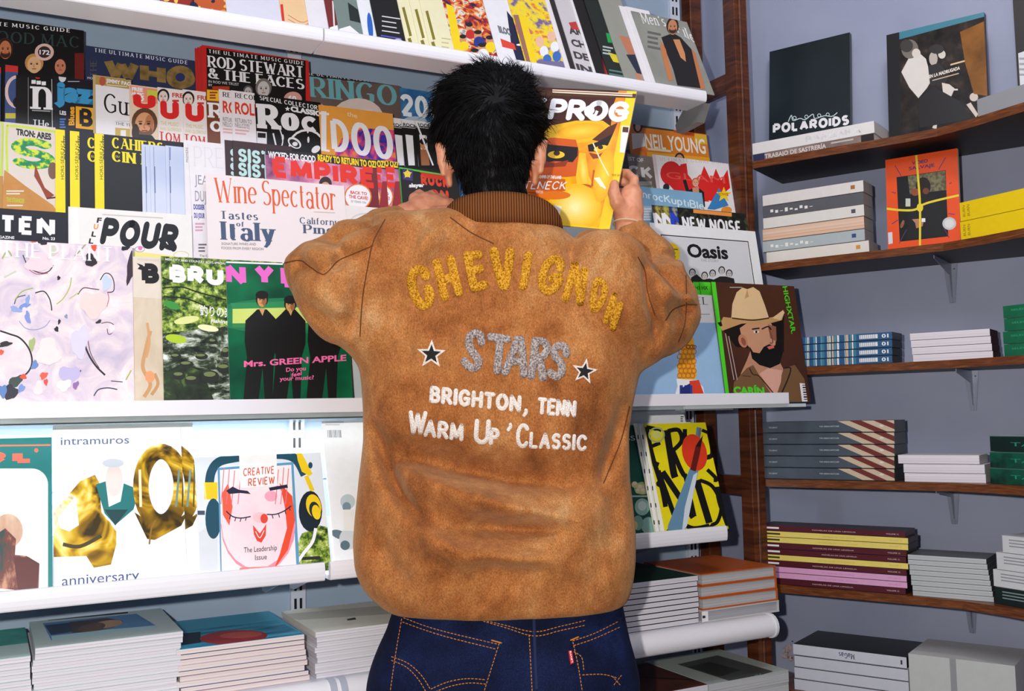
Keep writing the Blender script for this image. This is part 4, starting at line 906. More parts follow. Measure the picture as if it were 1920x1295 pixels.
for j, (lx, rx, lb) in enumerate([(597, 640, 'orange magazine with tall white letters, rear copy sliver'), (617, 736, 'orange magazine with tall white letters and purple print, front copy')]):
    c = mag(2, (lx, 196 + j * 2), (rx, 200 + j * 10), base=(240, 164, 66), off=4 + j * .7); dx = (lx - 617)
    if j:
        c.poly([(640, 260), (680, 240), (740, 244), (745, 320), (620, 310)], IO); c.text('i', 601, 276, 602, 276, 70, Wt, 'sans')
        c.text('DOOL', 622, 283, 772, 306, 62, Wt, 'stroke', T=.32, t=.14, gap=.12); c.text('the', 651, 217, 670, 222, 9, (250, 226, 190))
    else: c.rect(602, 208, 612, 282, Wt, dy=1); c.line([(598, 212), (617, 214)], 4, Wt); c.line([(600, 280), (618, 283)], 4, Wt)
    c.done('magazine', lb, group='orange magazines with tall white letters')
for j, (lx, rx, lb) in enumerate([(732, 760, 'black and white rock magazine, rear copy'), (752, 790, 'black and white rock magazine, middle copy'), (778, 850, 'black and white rock magazine with a small figure, front copy')]):
    c = mag(2, (lx, 220 + j * 3), (rx, 226 + j * 3), base=(26, 22, 20), off=1 + j * .7)
    c.poly([(lx, 218), (lx + 80, 228), (lx + 80, 244), (lx, 236)], (238, 236, 236)); c.line([(lx, 238), (lx + 80, 246)], 1.2, (200, 200, 200)); c.text('ROCK', lx + 4, 236, lx + 30, 240, 6, K, bold=.03)
    c.poly([(lx + 8, 252), (lx + 22, 254), (lx + 26, 310), (lx + 14, 310)], Wt)
    c.line([(lx, 246), (lx + 6, 312)], 2.4, Wt)
    if j == 2: c.ell(794, 272, 6, 8, (206, 140, 90)); c.ell(794, 265, 7, 6, (20, 16, 16)); c.poly([(788, 280), (802, 280), (806, 310), (790, 310)], (170, 110, 70)); c.line([(780, 228), (812, 310)], 3, Wt)
    c.done('magazine', lb, group='black and white rock magazines')
c = mag(2, (1176, 288), (1232, 296), base=(136, 126, 122), off=0)
c.text('BEST OF', 1170, 299, 1207, 304, 7, Wt, bold=.02); c.text('ROCK', 1128, 330, 1225, 336, 24, Wt, 'stroke', T=.26, t=.22, gap=.1); c.rect(1196, 340, 1222, 348, (214, 206, 196)); c.rect(1200, 349, 1224, 356, (210, 190, 90))
c.done('magazine', 'grey-brown magazine with white block letters beside the raised hand')
c = mag(2, (1223, 289), None, w=.05, base=(226, 214, 216), off=10.2); c.done('magazine', 'pink-edged spine peeping out beside the red glam cover')
c = mag(2, (1229, 290), (1365, 302), base=(238, 234, 234), off=12)
c.text('ULTIMATE GENRE GUIDE', 1238, 301, 1366, 308, 6, (210, 190, 190), 'stroke', T=.14, t=.06, serif=.04, gap=.5)
c.ell(1258, 325, 20, 23, RED); c.poly([(1240, 330), (1276, 310), (1300, 340), (1330, 378), (1282, 376), (1256, 348)], RED); c.poly([(1276, 308), (1287, 306), (1290, 330), (1298, 345), (1288, 350), (1272, 330)], RED); c.poly([(1308, 346), (1320, 311), (1334, 340), (1342, 316), (1352, 338), (1364, 318), (1369, 352), (1340, 378), (1310, 372)], RED)
c.text('GLAM', 1250, 334, 1360, 344, 13, (236, 90, 76)); c.poly([(1280, 338), (1286, 336), (1292, 356), (1300, 352), (1310, 352), (1320, 360), (1322, 388), (1296, 386), (1297, 366), (1286, 358)], (26, 22, 24)); face(c, 1304, 342, 6, (226, 170, 140), (200, 110, 60)); c.poly([(1298, 352), (1310, 350), (1312, 378), (1300, 378)], (206, 140, 110))
c.poly([(1326, 392), (1348, 352), (1366, 385), (1340, 393)], (56, 130, 190)); c.star(1357, 365, 15, YEL); c.text('BOWIE', 1347, 366, 1366, 367, 5, (190, 120, 20), bold=.03); c.ell(1249, 351, 6, 7, (40, 40, 44)); c.ell(1362, 394, 10, 7, (236, 150, 50)); c.lines(1242, 361, 1262, 1, 4, (236, 160, 160), h=2)
c.done('magazine', 'white magazine with big red jagged letters and a yellow star', spine=(236, 206, 206))

# ---- rear tier
c = mag(1, (-70, 24), (157, 54), base=(18, 14, 14), off=1)
c.text('THE ULTIMATE MUSIC GUIDE', -110, 38, 132, 61, 7, Wt, 'stroke', T=.2, t=.1, serif=.06, gap=.4); c.text('FLEETWOOD MAC', -140, 68, 149, 90, 21, (44, 66, 64), 'stroke', T=.16, t=.06, serif=.06, gap=.2)
face(c, 10, 92, 13, (196, 120, 80), (60, 30, 20), squash=1.4, beard=(60, 34, 24)); face(c, 64, 120, 15, (226, 180, 130), (196, 140, 80), squash=1.1); face(c, 113, 124, 12, (206, 130, 96), (20, 16, 18)); c.rect(140, 100, 158, 160, (110, 30, 24)); c.ell(-20, 110, 14, 18, (200, 130, 90)); c.poly([(-4, 112), (28, 112), (36, 160), (-10, 160)], (16, 14, 16))
c.ell(83, 98, 18, 16, (226, 186, 176)); c.ell(83, 98, 12, 11, (60, 40, 40)); c.text('172', 74, 102, 93, 103, 8, Wt, bold=.03)
c.done('magazine', 'black music guide with bearded faces and a round seal at the rear')
c = mag(1, (160, 85), (365, 116), base=(42, 50, 82), off=0)
c.text('THE ULTIMATE MUSIC GUIDE', 177, 97, 352, 121, 7, (220, 222, 236), 'stroke', T=.2, t=.1, serif=.06, gap=.4); c.text('THE', 181, 144, 181, 112, 12, (90, 84, 90), 'stroke', T=.14, t=.06, serif=.05, up=(-1, 0)); c.text('WHO', 195, 146, 366, 168, 38, GOLDW, 'stroke', T=.34, t=.28, gap=.02); c.ell(338, 145, 26, 22, GOLDW); c.ell(338, 145, 9, 8, (40, 50, 100)); c.text('MO', 164, 148, 174, 149, 4, Wt)
c.done('magazine', 'dark blue music guide with broad gold letters at the rear')
for j, (lx, lb) in enumerate([(365, 'red-edged music guide, rearmost of the thick pile at the rear'), (370, 'red-edged music guide, second from the back of the thick pile'), (375, 'red-edged music guide, third from the back of the thick pile')]):
    c = mag(1, (lx, 90 - j * 2), None, w=.21, base=(196, 44, 40), off=.6 + j * .9, edge=(226, 206, 206)); c.done('magazine', lb, group='red-edged music guides', spine=(206, 120, 120))
c = mag(1, (378, 84), (578, 108), base=(206, 40, 36), off=3.6)
c.poly([(387, 90), (573, 114), (574, 340), (390, 320)], (22, 18, 18))
c.text('THE ULTIMATE MUSIC GUIDE', 391, 99, 570, 122, 6.6, Wt, 'stroke', T=.2, t=.1, serif=.06, gap=.4); c.text('ROD STEWART', 390, 125, 570, 146, 21, Wt, 'stroke', T=.24, t=.08, serif=.06, gap=.06); c.text('& THE FACES', 390, 146, 571, 168, 19, Wt, 'stroke', T=.24, t=.08, serif=.06, gap=.06)
c.text('IN ROD WE TRUST', 391, 155, 448, 161, 5, (220, 216, 216)); c.text('BY', 391, 161, 398, 162, 4, Wt); face(c, 494, 166, 13, (206, 200, 196), (120, 112, 108)); face(c, 465, 172, 8, (190, 186, 182), (90, 86, 84)); c.ell(549, 186, 17, 14, (226, 160, 150)); c.text('60', 540, 190, 556, 192, 11, Wt, bold=.05); c.rect(398, 162, 430, 176, (190, 60, 30)); c.lines(480, 186, 520, 2, 6, (150, 150, 150), h=2)
c.done('magazine', 'red and black music guide with two-line white serif title on the rear tier', spine=(206, 120, 120))
c = mag(1, (560, 134), (749, 153), base=noisemat('printed_taupe', [(0.3, (86, 70, 66)), (0.7, (120, 100, 92))], scale=4), off=1)
c.poly([(560, 134), (752, 150), (752, 160), (560, 143)], (40, 34, 38)); c.text('THE ULTIMATE MUSIC GUIDE', 566, 139, 742, 159, 6, (226, 220, 220), 'stroke', T=.2, t=.1, serif=.06, gap=.4); c.text('RINGO', 581, 181, 745, 199, 38, (110, 176, 184), 'stroke', T=.24, t=.07, serif=.06, gap=.1); c.ell(670, 224, 50, 40, (226, 206, 196)); c.ell(595, 206, 14, 14, (170, 190, 196)); c.lines(640, 206, 700, 1, 4, (240, 230, 224), h=1.5)
c.done('magazine', 'taupe music guide with teal serif letters and a pale round head')
c = mag(1, (749, 164), (870, 184), base=noisemat('printed_sea_blue', [(0.35, (40, 96, 150)), (0.65, (66, 128, 176))], scale=30), off=2)
c.text('2001', 752, 217, 850, 228, 42, (240, 246, 250), 'stroke', T=.28, t=.2, gap=.1); c.ell(778, 226, 22, 8, (180, 200, 214))
c.done('magazine', 'sea blue magazine with white numerals beside the head of the man')
c = mag(1, (1176, 231), (1324, 250), base=(224, 132, 40), off=1)
c.poly([(1195, 230), (1263, 240), (1263, 246), (1195, 238)], (60, 56, 34)); c.poly([(1263, 240), (1330, 250), (1332, 262), (1263, 248)], (204, 80, 30)); c.rect(1302, 250, 1326, 268, (226, 180, 50), dy=3); c.text('NEIL YOUNG', 1211, 277, 1324, 288, 27, (246, 240, 226), 'sans', bold=.02); c.lines(1214, 277, 1260, 1, 4, (246, 230, 190), h=4, slope=.1); c.poly([(1210, 284), (1336, 296), (1336, 310), (1210, 300)], (240, 170, 40)); face(c, 1274, 298, 8, (206, 150, 110), (50, 30, 24))
c.ell(1196, 236, 9, 13, (30, 24, 26)); c.ell(1196, 238, 5, 8, (214, 170, 150)); c.poly([(1184, 250), (1206, 250), (1210, 274), (1186, 280)], (236, 232, 228)); c.ring(1199, 290, 12, 10, 5, (236, 110, 30))
c.done('magazine', 'orange magazine with tall cream title, last on the rear tier by the wooden post')
# ------------------------------------------------------------------ magazines leaning on the top shelf (only their feet show)
def yl(x): return 5 + .1535 * (x - 250)
TOPS = [ # x0, x1, base colour, off, label
 (300, 372, (150, 40, 30), 0, 'dark red and orange magazine, first to the left on the top shelf'), (366, 432, (196, 90, 40), .6, 'orange and navy magazine on the top shelf above the gap in the guides'),
 (426, 536, (222, 220, 232), 1.2, 'pale lilac magazine on the top shelf near the shelf joint'), (530, 590, (240, 200, 150), 1.8, 'peach magazine with fine lines and a red edge on the top shelf'),
 (580, 622, (236, 230, 232), 2.4, 'white magazine with two red letters on the top shelf'), (618, 640, (120, 40, 40), 2.9, 'dark red spine on the top shelf beside the grey-green cover'),
 (636, 688, (120, 136, 130), 3.4, 'grey-green and white magazine on the top shelf'), (682, 712, (238, 238, 240), 3.9, 'white magazine with a blue figure on the top shelf'),
 (708, 764, (18, 17, 20), 4.5, 'black magazine with white lines of text on the top shelf')]
for (x0, x1, bc, off, lb) in TOPS:
    c = mag(6, (x0, yl(x0) - 3), (x1, yl(x1) - 3), H=.285, base=bc, off=off)
    y = yl(x0)
    if 'dark red and' in lb or 'navy' in lb: blocks(c, x0, x0, y - 40, x1 + 10, y + 8, 14, [(236, 150, 40), (30, 30, 60), (220, 60, 40), (244, 200, 70)])
    if 'peach' in lb:
        c.line([(x0 - 2, y - 40), (x0 + 3, y + 10)], 5, (216, 50, 40))
        for q in range(4): c.line([(x0 + 10, y - 20 + q * 8), (x0 + 40, y - 6 + q * 6), (x0 + 64, y - 30 + q * 10)], 1, (190, 90, 60))
    if 'two red' in lb: c.text('IN', x0 + 20, y + 4 , x0 + 34, y + 6, 9, (200, 60, 50), 'stroke', T=.12, t=.05, serif=.05)
    if 'spine on' in lb: c.line([(x0 + 6, y - 60), (x0 + 10, y + 10)], 3, (230, 220, 220)); c.line([(x0 + 13, y - 60), (x0 + 17, y + 10)], 3, (60, 20, 20))
    if 'grey-green' in lb: c.poly([(x0, y - 10), (x0 + 20, y - 16), (x0 + 44, y + 4), (x0 + 48, y + 16), (x0, y + 8)], Wt); c.poly([(x0 + 16, y - 60), (x0 + 44, y - 40), (x0 + 44, y - 20), (x0 + 20, y - 26)], (30, 40, 40))
    if 'blue figure' in lb: c.ell(x0 + 12, y - 22, 5, 26, (40, 100, 190), -6); c.line([(x0 + 20, y - 60), (x0 + 27, y + 6)], 2, (60, 60, 60))
    if 'lines of text' in lb:
        c.lines(x0 + 8, y - 46, x1 - 12, 4, 9, (220, 220, 220), h=2, slope=.15); c.lines(x0 + 6, y - 10, x1 - 10, 2, 6, (90, 90, 200), h=2.4, slope=.16); blocks(c, 5, x0 + 4, y + 4, x1, y + 14, 8, [(120, 120, 120), (200, 196, 190)])
    c.done('magazine', lb)
JR = [(762, 'cream journal with an olive side bar on the top shelf, next to the black magazine'), (786, 'cream journal with an olive side bar on the top shelf, middle of three'), (806, 'cream journal with an olive side bar on the top shelf, last of three')]
for j, (x0, lb) in enumerate(JR):
    x1 = x0 + (24 if j < 2 else 46)
    c = mag(6, (x0, yl(x0) - 3), (x1, yl(x1) - 3), H=.27, base=(240, 232, 190), off=5 + j * .6); y = yl(x0)
    c.line([(x0 - 6, y - 70), (x0 + 8, y - 16)], 5, (130, 120, 30)); c.line([(x0 + 5, y - 12), (x0 + 9, y)], 6, (130, 120, 30))
    if j == 2: c.lines(x0 + 22, y - 20, x0 + 40, 3, 8, (200, 190, 130), h=2, slope=.15)
    c.done('magazine', lb, group='cream journals with olive bars')
FOOT = noisemat('printed_players', [(0.36, (20, 24, 70)), (0.45, (190, 40, 30)), (0.52, (240, 150, 60)), (0.58, (242, 236, 226)), (0.66, (30, 26, 30)), (0.75, (250, 214, 40))], scale=42, detail=3, dist=.7)
c = mag(6, (845, yl(845) - 3), (938, yl(938) - 3), H=.28, base=FOOT, off=5.4); y = yl(845)
c.poly([(836, y - 90), (850, y - 84), (872, y + 12), (852, y + 6)], YEL)
for x, yy, s_ in [(868, y - 22, 8), (880, y - 44, 8), (896, y - 30, 9), (904, y - 6, 10), (918, y - 20, 9), (890, y + 4, 9)]: c.ell(x, yy, s_ * .8, s_, SKIN); c.ell(x + 2, yy + 12, s_ * 1.1, s_ * 1.1, random.Random(int(x)).choice([(200, 40, 30), (30, 50, 140), Wt, YEL])); c.ell(x, yy - 6, s_ * .8, 4, (30, 20, 16))
c.done('magazine', 'magazine with a yellow edge and a crowd of football players on the top shelf')
c = mag(6, (934, yl(934) - 3), (998, yl(998) - 3), H=.28, base=(238, 236, 240), off=6.2); y = yl(934)
c.poly([(950, y - 90), (966, y - 70), (996, y - 5), (996, y + 10), (968, y + 2), (958, y - 30)], (24, 30, 66)); c.poly([(938, y - 38), (964, y - 28), (968, y - 16), (942, y - 22)], (226, 70, 50)); c.text('BLOC', 936, y - 50, 958, y - 44, 12, (120, 120, 130), bold=.08); c.ell(986, y - 14, 6, 6, (140, 150, 170)); c.ell(975, y - 26, 7, 2, Wt)
c.done('magazine', 'white and navy magazine beside the football crowd on the top shelf')
c = mag(6, (985, yl(985) - 3), (1066, yl(1066) - 3), H=.285, base=noisemat('printed_comic', [(0.38, (120, 100, 150)), (0.47, (240, 210, 60)), (0.56, (250, 222, 40)), (0.64, (230, 110, 60)), (0.74, (90, 140, 200))], scale=36, detail=3), off=7); y = yl(985)
c.poly([(972, y - 90), (986, y - 88), (1008, y + 6), (996, y + 4)], YEL); c.poly([(962, y - 90), (972, y - 90), (996, y + 4), (988, y + 2)], (160, 110, 90))
for x, yy, col_ in [(1012, y - 40, (240, 190, 160)), (1034, y - 50, (240, 190, 160)), (1020, y - 22, (240, 240, 246)), (1040, y - 30, (240, 240, 246)), (1026, y - 6, (60, 110, 190)), (1044, y - 12, (60, 110, 190))]: c.ell(x, yy, 8, 10, col_)
c.poly([(1006, y - 4), (1060, y - 2), (1062, y + 12), (1010, y + 8)], (120, 110, 150))
c.done('magazine', 'yellow comic-style magazine with small figures on the top shelf')
for j, (x0, x1, bc, lb) in enumerate([(1060, 1076, (236, 230, 232), 'white spine after the yellow comic cover on the top shelf'), (1070, 1086, (40, 36, 40), 'thin black spine after the yellow comic cover on the top shelf'), (1080, 1120, (206, 200, 204), 'pale magazine with grey block letters on the top shelf'), (1112, 1136, (236, 234, 236), 'narrow white magazine on the top shelf beside the black and red one'), (1118, 1148, (22, 16, 18), 'black and dark red magazine on the top shelf'), (1140, 1194, (26, 34, 30), 'dark green magazine with yellow patch on the top shelf'), (1170, 1216, (150, 150, 140), 'magazine with a bare-legged figure in navy shorts on the top shelf')]):
    c = mag(6, (x0, yl(x0) - 3), (x1, yl(x1) - 3), H=.285, base=bc, off=7.6 + j * .55); y = yl(x0)
    if 'block letters' in lb:
        for q in range(4): c.text(['AR', 'CH', 'DE', 'IN'][q], x0 - 12 + q * 5, y - 70 + q * 23, x0 + 14 + q * 6, y - 66 + q * 24, 13, (70, 60, 66), bold=.05)
        c.poly([(x0 - 14, y - 90), (x0, y - 92), (x0 + 6, y - 76), (x0 - 8, y - 78)], (190, 60, 50))
    if 'dark red' in lb: c.poly([(x0 + 2, y - 90), (x0 + 8, y - 88), (x0 + 26, y + 6), (x0 + 16, y + 4)], (120, 20, 26)); c.line([(x0 + 14, y - 30), (x0 + 22, y + 4)], 4, (206, 60, 40))
    if 'yellow patch' in lb: c.poly([(1136, y - 80), (1160, y - 76), (1164, y - 60), (1140, y - 62)], (20, 160, 70)); c.poly([(1140, y - 44), (1158, y - 38), (1166, y - 22), (1150, y - 26)], (220, 200, 40)); c.lines(1142, y - 12, 1180, 3, 7, (90, 130, 120), h=3, slope=.18); c.lines(1130, y - 56, 1150, 3, 6, (180, 190, 186), h=3, slope=.18)
    if 'shorts' in lb: c.poly([(1160, y - 80), (1182, y - 76), (1196, y - 44), (1180, y - 40)], (190, 120, 90)); c.poly([(1174, y - 44), (1198, y - 44), (1214, y - 10), (1196, y - 6)], (36, 44, 62)); c.poly([(1190, y - 10), (1200, y - 8), (1206, y + 8), (1196, y + 6)], (196, 130, 96)); c.poly([(1206, y - 10), (1214, y - 8), (1222, y + 10), (1214, y + 8)], (196, 130, 96))
    c.done('magazine', lb)
for j, (x0, lb) in enumerate([(1194, 'white spine beside the black-dressed cover figure, left of its pair on the top shelf'), (1207, 'white spine touching the magazine with the black-dressed figure on the top shelf')]):
    c = mag(6, (x0 + 14, yl(x0 + 14) - 3), None, w=.07, H=.25, base=(232, 228, 230), off=11.6 + j * .55); c.done('magazine', lb)
c = mag(6, (1230, yl(1230) - 2), (1338, yl(1338) + 1), H=.235, base=noisemat('printed_grey_studio', [(0.3, (128, 130, 122)), (0.7, (160, 160, 150))], scale=6), off=12.8)
c.text("Men's", 1206, 44, 1250, 50, 22, (226, 226, 222), 'stroke', T=.16, t=.08, serif=.05); c.text('File', 1270, 60, 1306, 82, 22, (226, 226, 222), 'stroke', T=.16, t=.08, serif=.05)
c.poly([(1240, 70), (1262, 62), (1276, 70), (1296, 92), (1308, 130), (1318, 166), (1270, 160), (1262, 130), (1250, 100)], (24, 20, 20)); c.poly([(1262, 74), (1274, 74), (1284, 100), (1286, 116), (1276, 108)], (206, 140, 90)); face(c, 1261, 50, 10, (196, 130, 90), (40, 28, 22), squash=1.5, beard=(50, 34, 26)); c.poly([(1238, 76), (1248, 92), (1262, 150), (1254, 152), (1240, 100)], (196, 120, 70)); c.poly([(1296, 92), (1304, 100), (1322, 166), (1314, 168)], (190, 116, 70)); c.lines(1214, 58, 1240, 4, 9, (100, 100, 94), h=4, slope=.2)
c.done('magazine', 'grey magazine with a bearded man in black, last on the top shelf')

# ------------------------------------------------------------------ lower slanted shelf
TEAL = (24, 130, 130)
c = mag(7, (-150, 826), (97, 823), base=TEAL, off=0)
c.line([(-60, 836), (95, 834)], 3, (240, 130, 100)); CORAL = (244, 120, 96)
c.text('WRLÒ', -110, 870, 82, 867, 22, CORAL, 'stroke', T=.42, t=.36, gap=.2); c.ell(68, 844, 4, 4, CORAL)
c.poly([(-140, 878)] + [(60 + 30 * cos(radians(a)), 908 + 30 * sin(radians(a))) for a in range(-90, 1, 10)] + [(90, 1120), (-140, 1120)], (248, 248, 246))
c.ell(15, 995, 28, 32, noisemat('printed_blond', [(0.3, (206, 160, 130)), (0.7, (236, 206, 180))], scale=30, stretch=(2, 2, .5))); c.poly([(-30, 1100), (-20, 1010), (10, 990), (30, 1010), (28, 1040), (50, 1042), (74, 1056), (72, 1110)], noisemat('printed_tweed', [(0.35, (40, 70, 70)), (0.5, (120, 60, 50)), (0.65, (206, 150, 120))], scale=26, stretch=(2.4, 2.4, .5)))
c.poly([(26, 1044), (54, 1044), (74, 1058), (68, 1110), (34, 1110)], (96, 40, 40))
c.done('magazine', 'teal magazine with coral letters and a rounded white window on the lit shelf')
GOLD = noisemat('printed_gold_foil', [(0.34, (60, 46, 6)), (0.42, (150, 110, 10)), (0.5, (226, 180, 30)), (0.56, (252, 232, 120)), (0.62, (255, 250, 220)), (0.7, (200, 150, 20))], scale=13, detail=3, dist=1.4, rough=.3)
for j, (lx, rx, lb) in enumerate([(120, 361, 'white anniversary magazine with gold balloon digits, copy behind showing its edge'), (99, 338, 'white anniversary magazine with gold balloon digits, front copy on the lit shelf')]):
    c = mag(7, (lx, 797), (rx, 798), base=(246, 246, 244), off=0 if j == 0 else .8); dx = lx - 99
    c.text('intramuros', 114 + dx, 834, 242 + dx, 831, 15, (70, 96, 150), 'sans', up=(0, -1)); c.text('anniversary', 116 + dx, 1098, 261 + dx, 1086, 19, (60, 80, 140), 'sans', up=(0, -1))
    # digit four
    c.poly([(150 + dx, 902), (178 + dx, 890), (186 + dx, 905), (190 + dx, 960), (218 + dx, 996), (218 + dx, 1020), (208 + dx, 1058), (176 + dx, 1064), (162 + dx, 1042), (100 + dx, 1044), (94 + dx, 1010), (96 + dx, 965)], GOLD)
    c.poly([(142 + dx, 930), (148 + dx, 984), (130 + dx, 996), (112 + dx, 990), (108 + dx, 970)], (246, 246, 244)); c.ell(198 + dx, 990, 12, 16, GOLD)
    # teal card and head
    c.poly([(180 + dx, 908), (198 + dx, 902), (204 + dx, 950), (226 + dx, 940), (232 + dx, 906), (262 + dx, 918), (250 + dx, 955), (216 + dx, 984), (196 + dx, 962)], (20, 120, 120)); c.ell(214 + dx, 900, 16, 30, (240, 226, 220)); c.ell(212 + dx, 868, 20, 8, (214, 220, 234)); c.poly([(196 + dx, 955), (240 + dx, 955), (216 + dx, 985)], (10, 66, 70))
    # digit zero
    c.line([(302 + dx + 38 * cos(radians(a)) * (1 if True else 1), 912 + 66 * (sin(radians(a)))) for a in range(0, 361, 12)], 29, GOLD)
    c.poly([(252 + dx, 960), (276 + dx, 1010), (290 + dx, 1012), (340 + dx, 985), (352 + dx, 960), (330 + dx, 975), (300 + dx, 985), (270 + dx, 972)], GOLD); c.line([(280 + dx, 1020), (284 + dx, 990), (292 + dx, 975)], 3, (150, 110, 20)); c.line([(262 + dx, 880), (264 + dx, 950)], 5, (250, 240, 190)); c.line([(336 + dx, 880), (330 + dx, 950)], 4, (120, 150, 140)); c.line([(344 + dx, 870), (342 + dx, 950)], 3, (90, 70, 10)); c.line([(118 + dx, 1020), (150 + dx, 1024), (190 + dx, 1004)], 7, (70, 56, 10))
    c.done('magazine', lb, group='white anniversary magazines')
c = mag(7, (365, 857), (601, 848), base=noisemat('printed_white_sky', [(0.3, (238, 242, 246)), (0.7, (226, 234, 244))], scale=4), off=2.2)
HB, HY = (18, 76, 96), (246, 208, 20)
c.poly([(552, 1030), (566, 1000), (600, 985), (625, 990), (640, 1120), (552, 1110)], FOLI); c.poly([(362, 1005), (392, 985), (408, 1000), (408, 1070), (366, 1070)], (226, 230, 236)); c.rect(365, 957, 384, 965, (70, 80, 100)); c.poly([(566, 1044), (600, 1042), (600, 1048), (566, 1050)], (40, 40, 44))
c.line([(392, 912), (396, 885), (410, 866), (440, 858), (480, 854), (530, 852), (556, 862), (572, 890)], 17, HB); c.poly([(556, 848), (566, 850), (586, 888), (580, 892), (566, 884), (558, 862)], HY); c.line([(574, 892), (586, 920)], 8, HY); c.ell(582, 872, 4, 6, HB); c.rect(383, 904, 408, 936, HY); c.line([(383, 904), (386, 936)], 3, (250, 236, 140))
c.ell(400, 972, 15, 38, HB); c.ell(582, 958, 22, 38, (12, 30, 44)); c.ell(588, 948, 14, 22, HY, -12); c.ell(590, 956, 10, 16, (16, 40, 50), -12); c.ell(593, 960, 8, 14, HY, -12); c.line([(592, 990), (586, 1015), (570, 1036), (556, 1056)], 6, (246, 246, 246))
c.poly([(408, 877), (550, 866), (563, 1090), (414, 1090)], (92, 156, 196)); c.poly([(412, 881), (546, 871), (557, 1090), (416, 1090)], (250, 240, 240))
FP2 = noisemat('printed_pink_face', [(0.3, (252, 238, 240)), (0.6, (250, 214, 224))], scale=9)
c.ell(484, 985, 70, 88, (246, 150, 170)); c.ell(481, 980, 66, 86, FP2); c.poly([(524, 905), (548, 930), (553, 975), (540, 1030), (512, 1070), (524, 1040), (538, 990), (534, 950)], (240, 78, 44)); c.poly([(416, 925), (428, 905), (436, 950), (430, 985), (418, 965)], (240, 96, 70)); c.poly([(450, 1064), (530, 1060), (540, 1090), (440, 1090)], (244, 130, 110)); c.ell(508, 930, 12, 10, (248, 170, 190))
for x in (420, 430, 440, 452, 522, 532, 541): c.line([(x, 876 + (x % 7)), (x - 3, 915), (x - 6, 945)], 1.6, (236, 120, 140))
c.poly([(424, 920), (436, 912), (448, 918), (464, 920), (470, 926), (450, 924), (430, 926)], (30, 30, 60)); c.poly([(504, 914), (538, 908), (540, 914), (506, 920)], (30, 30, 60))
c.line([(424, 958), (436, 968), (452, 971), (470, 968)], 2.2, (40, 26, 60)); c.line([(500, 964), (516, 964), (532, 958), (546, 948)], 2.2, (40, 26, 60))
for x, y in [(432, 966), (442, 970), (452, 971), (462, 969), (510, 965), (522, 963), (534, 957), (542, 950)]: c.line([(x, y), (x - 2 if x < 480 else x + 2, y + 7)], 1.6, (40, 26, 60))
c.ell(488, 970, 14, 10, (250, 200, 206)); c.ell(495, 972, 7, 9, (236, 70, 46)); c.poly([(474, 984), (482, 994), (487, 1000), (492, 993), (499, 982), (498, 1004), (490, 1017), (482, 1014), (476, 1002)], (236, 70, 50)); c.line([(479, 996), (487, 1008), (495, 994)], 1.4, Wt)
c.poly([(448, 846), (518, 842), (520, 910), (450, 915)], (250, 250, 250)); CRR = (222, 90, 54)
c.text('CREATIVE', 456, 893, 514, 888, 15, CRR, 'stroke', T=.18, t=.14, gap=.14, up=(0, -1)); c.text('REVIEW', 465, 912, 515, 907, 15, CRR, 'stroke', T=.18, t=.14, gap=.14, up=(0, -1)); c.text('The Leadership', 457, 1036, 519, 1031, 10, (50, 36, 50), up=(0, -1)); c.text('Issue', 478, 1050, 500, 1048, 10, (50, 36, 50), up=(0, -1))
c.done('magazine', 'white magazine with a pink closed-eyed face wearing big blue and yellow headphones')
c = mag(7, (603, 789), (700, 785), base=(242, 244, 246), off=0)
for j in range(9): c.line([(614 + j * 3, 806), (615 + j * 3, 820)], 1.2 + (j % 3) * .6, (150, 154, 160))
c.lines(610, 790, 646, 2, 5, (200, 204, 210), h=2); c.ell(652, 940, 14, 14, (190, 206, 210)); c.ell(650, 950, 8, 9, (120, 150, 160)); c.ell(636, 1002, 16, 8, (96, 120, 130), 20); c.ell(654, 1010, 18, 20, (206, 214, 216)); c.ell(647, 1022, 9, 9, (90, 116, 126)); c.rect(644, 955, 664, 995, (236, 236, 232))
c.done('magazine', 'white magazine with a barcode and pale grey animal shapes beside the man')
c = mag(7, (1080, 800), (1200, 803), base=noisemat('printed_bottle_green', [(0.3, (8, 62, 52)), (0.7, (18, 88, 72))], scale=6), off=.4)
c.text('ESSE', 1164, 826, 1202, 825, 9, (214, 230, 224)); c.ell(1205, 915, 16, 12, (170, 190, 120)); 
for x, y, r_ in [(1190, 908, 6), (1200, 914, 7), (1212, 912, 7), (1196, 920, 5), (1205, 920, 6)]: c.ell(x, y, r_, r_, (216, 206, 150)); c.ell(x, y - 2, r_ * .6, r_ * .5, (236, 226, 190))
c.line([(1182, 930), (1222, 930)], 3, (170, 200, 186)); c.ell(1204, 950, 14, 16, (150, 190, 174)); c.ell(1204, 948, 8, 9, (206, 226, 214)); c.ell(1216, 985, 14, 16, (140, 180, 166)); c.ell(1196, 980, 10, 14, (120, 160, 146)); c.ell(1190, 985, 6, 8, (196, 190, 120)); c.lines(1178, 1004, 1235, 2, 6, (60, 110, 80), h=4)
c.done('magazine', 'dark green still-life magazine beside the man on the lower shelf')
c = mag(7, (1176, 776), (1284, 783), base=(240, 244, 246), off=-1); c.lines(1276, 780, 1282, 5, 4, (80, 80, 80), h=2); c.done('magazine', 'white magazine whose top shows behind the yellow lettered cover')
for j, (lx, lb) in enumerate([(1188, 'white-spined magazine, rear of two tucked beneath the yellow lettered cover'), (1197, 'white-spined magazine with small spine marks, just beneath the yellow lettered cover')]):
    c = mag(7, (lx, 793 + j), None, w=.15, base=(240, 240, 238), off=1.6 + j * .7)
    c.line([(lx + 6, 800), (lx + 42, 1005)], 1.2, (206, 200, 120)); 
    for q in range(6): c.line([(lx + 8 + q * 6, 815 + q * 32), (lx + 9 + q * 6, 823 + q * 32)], 2, K)
    c.done('magazine', lb)
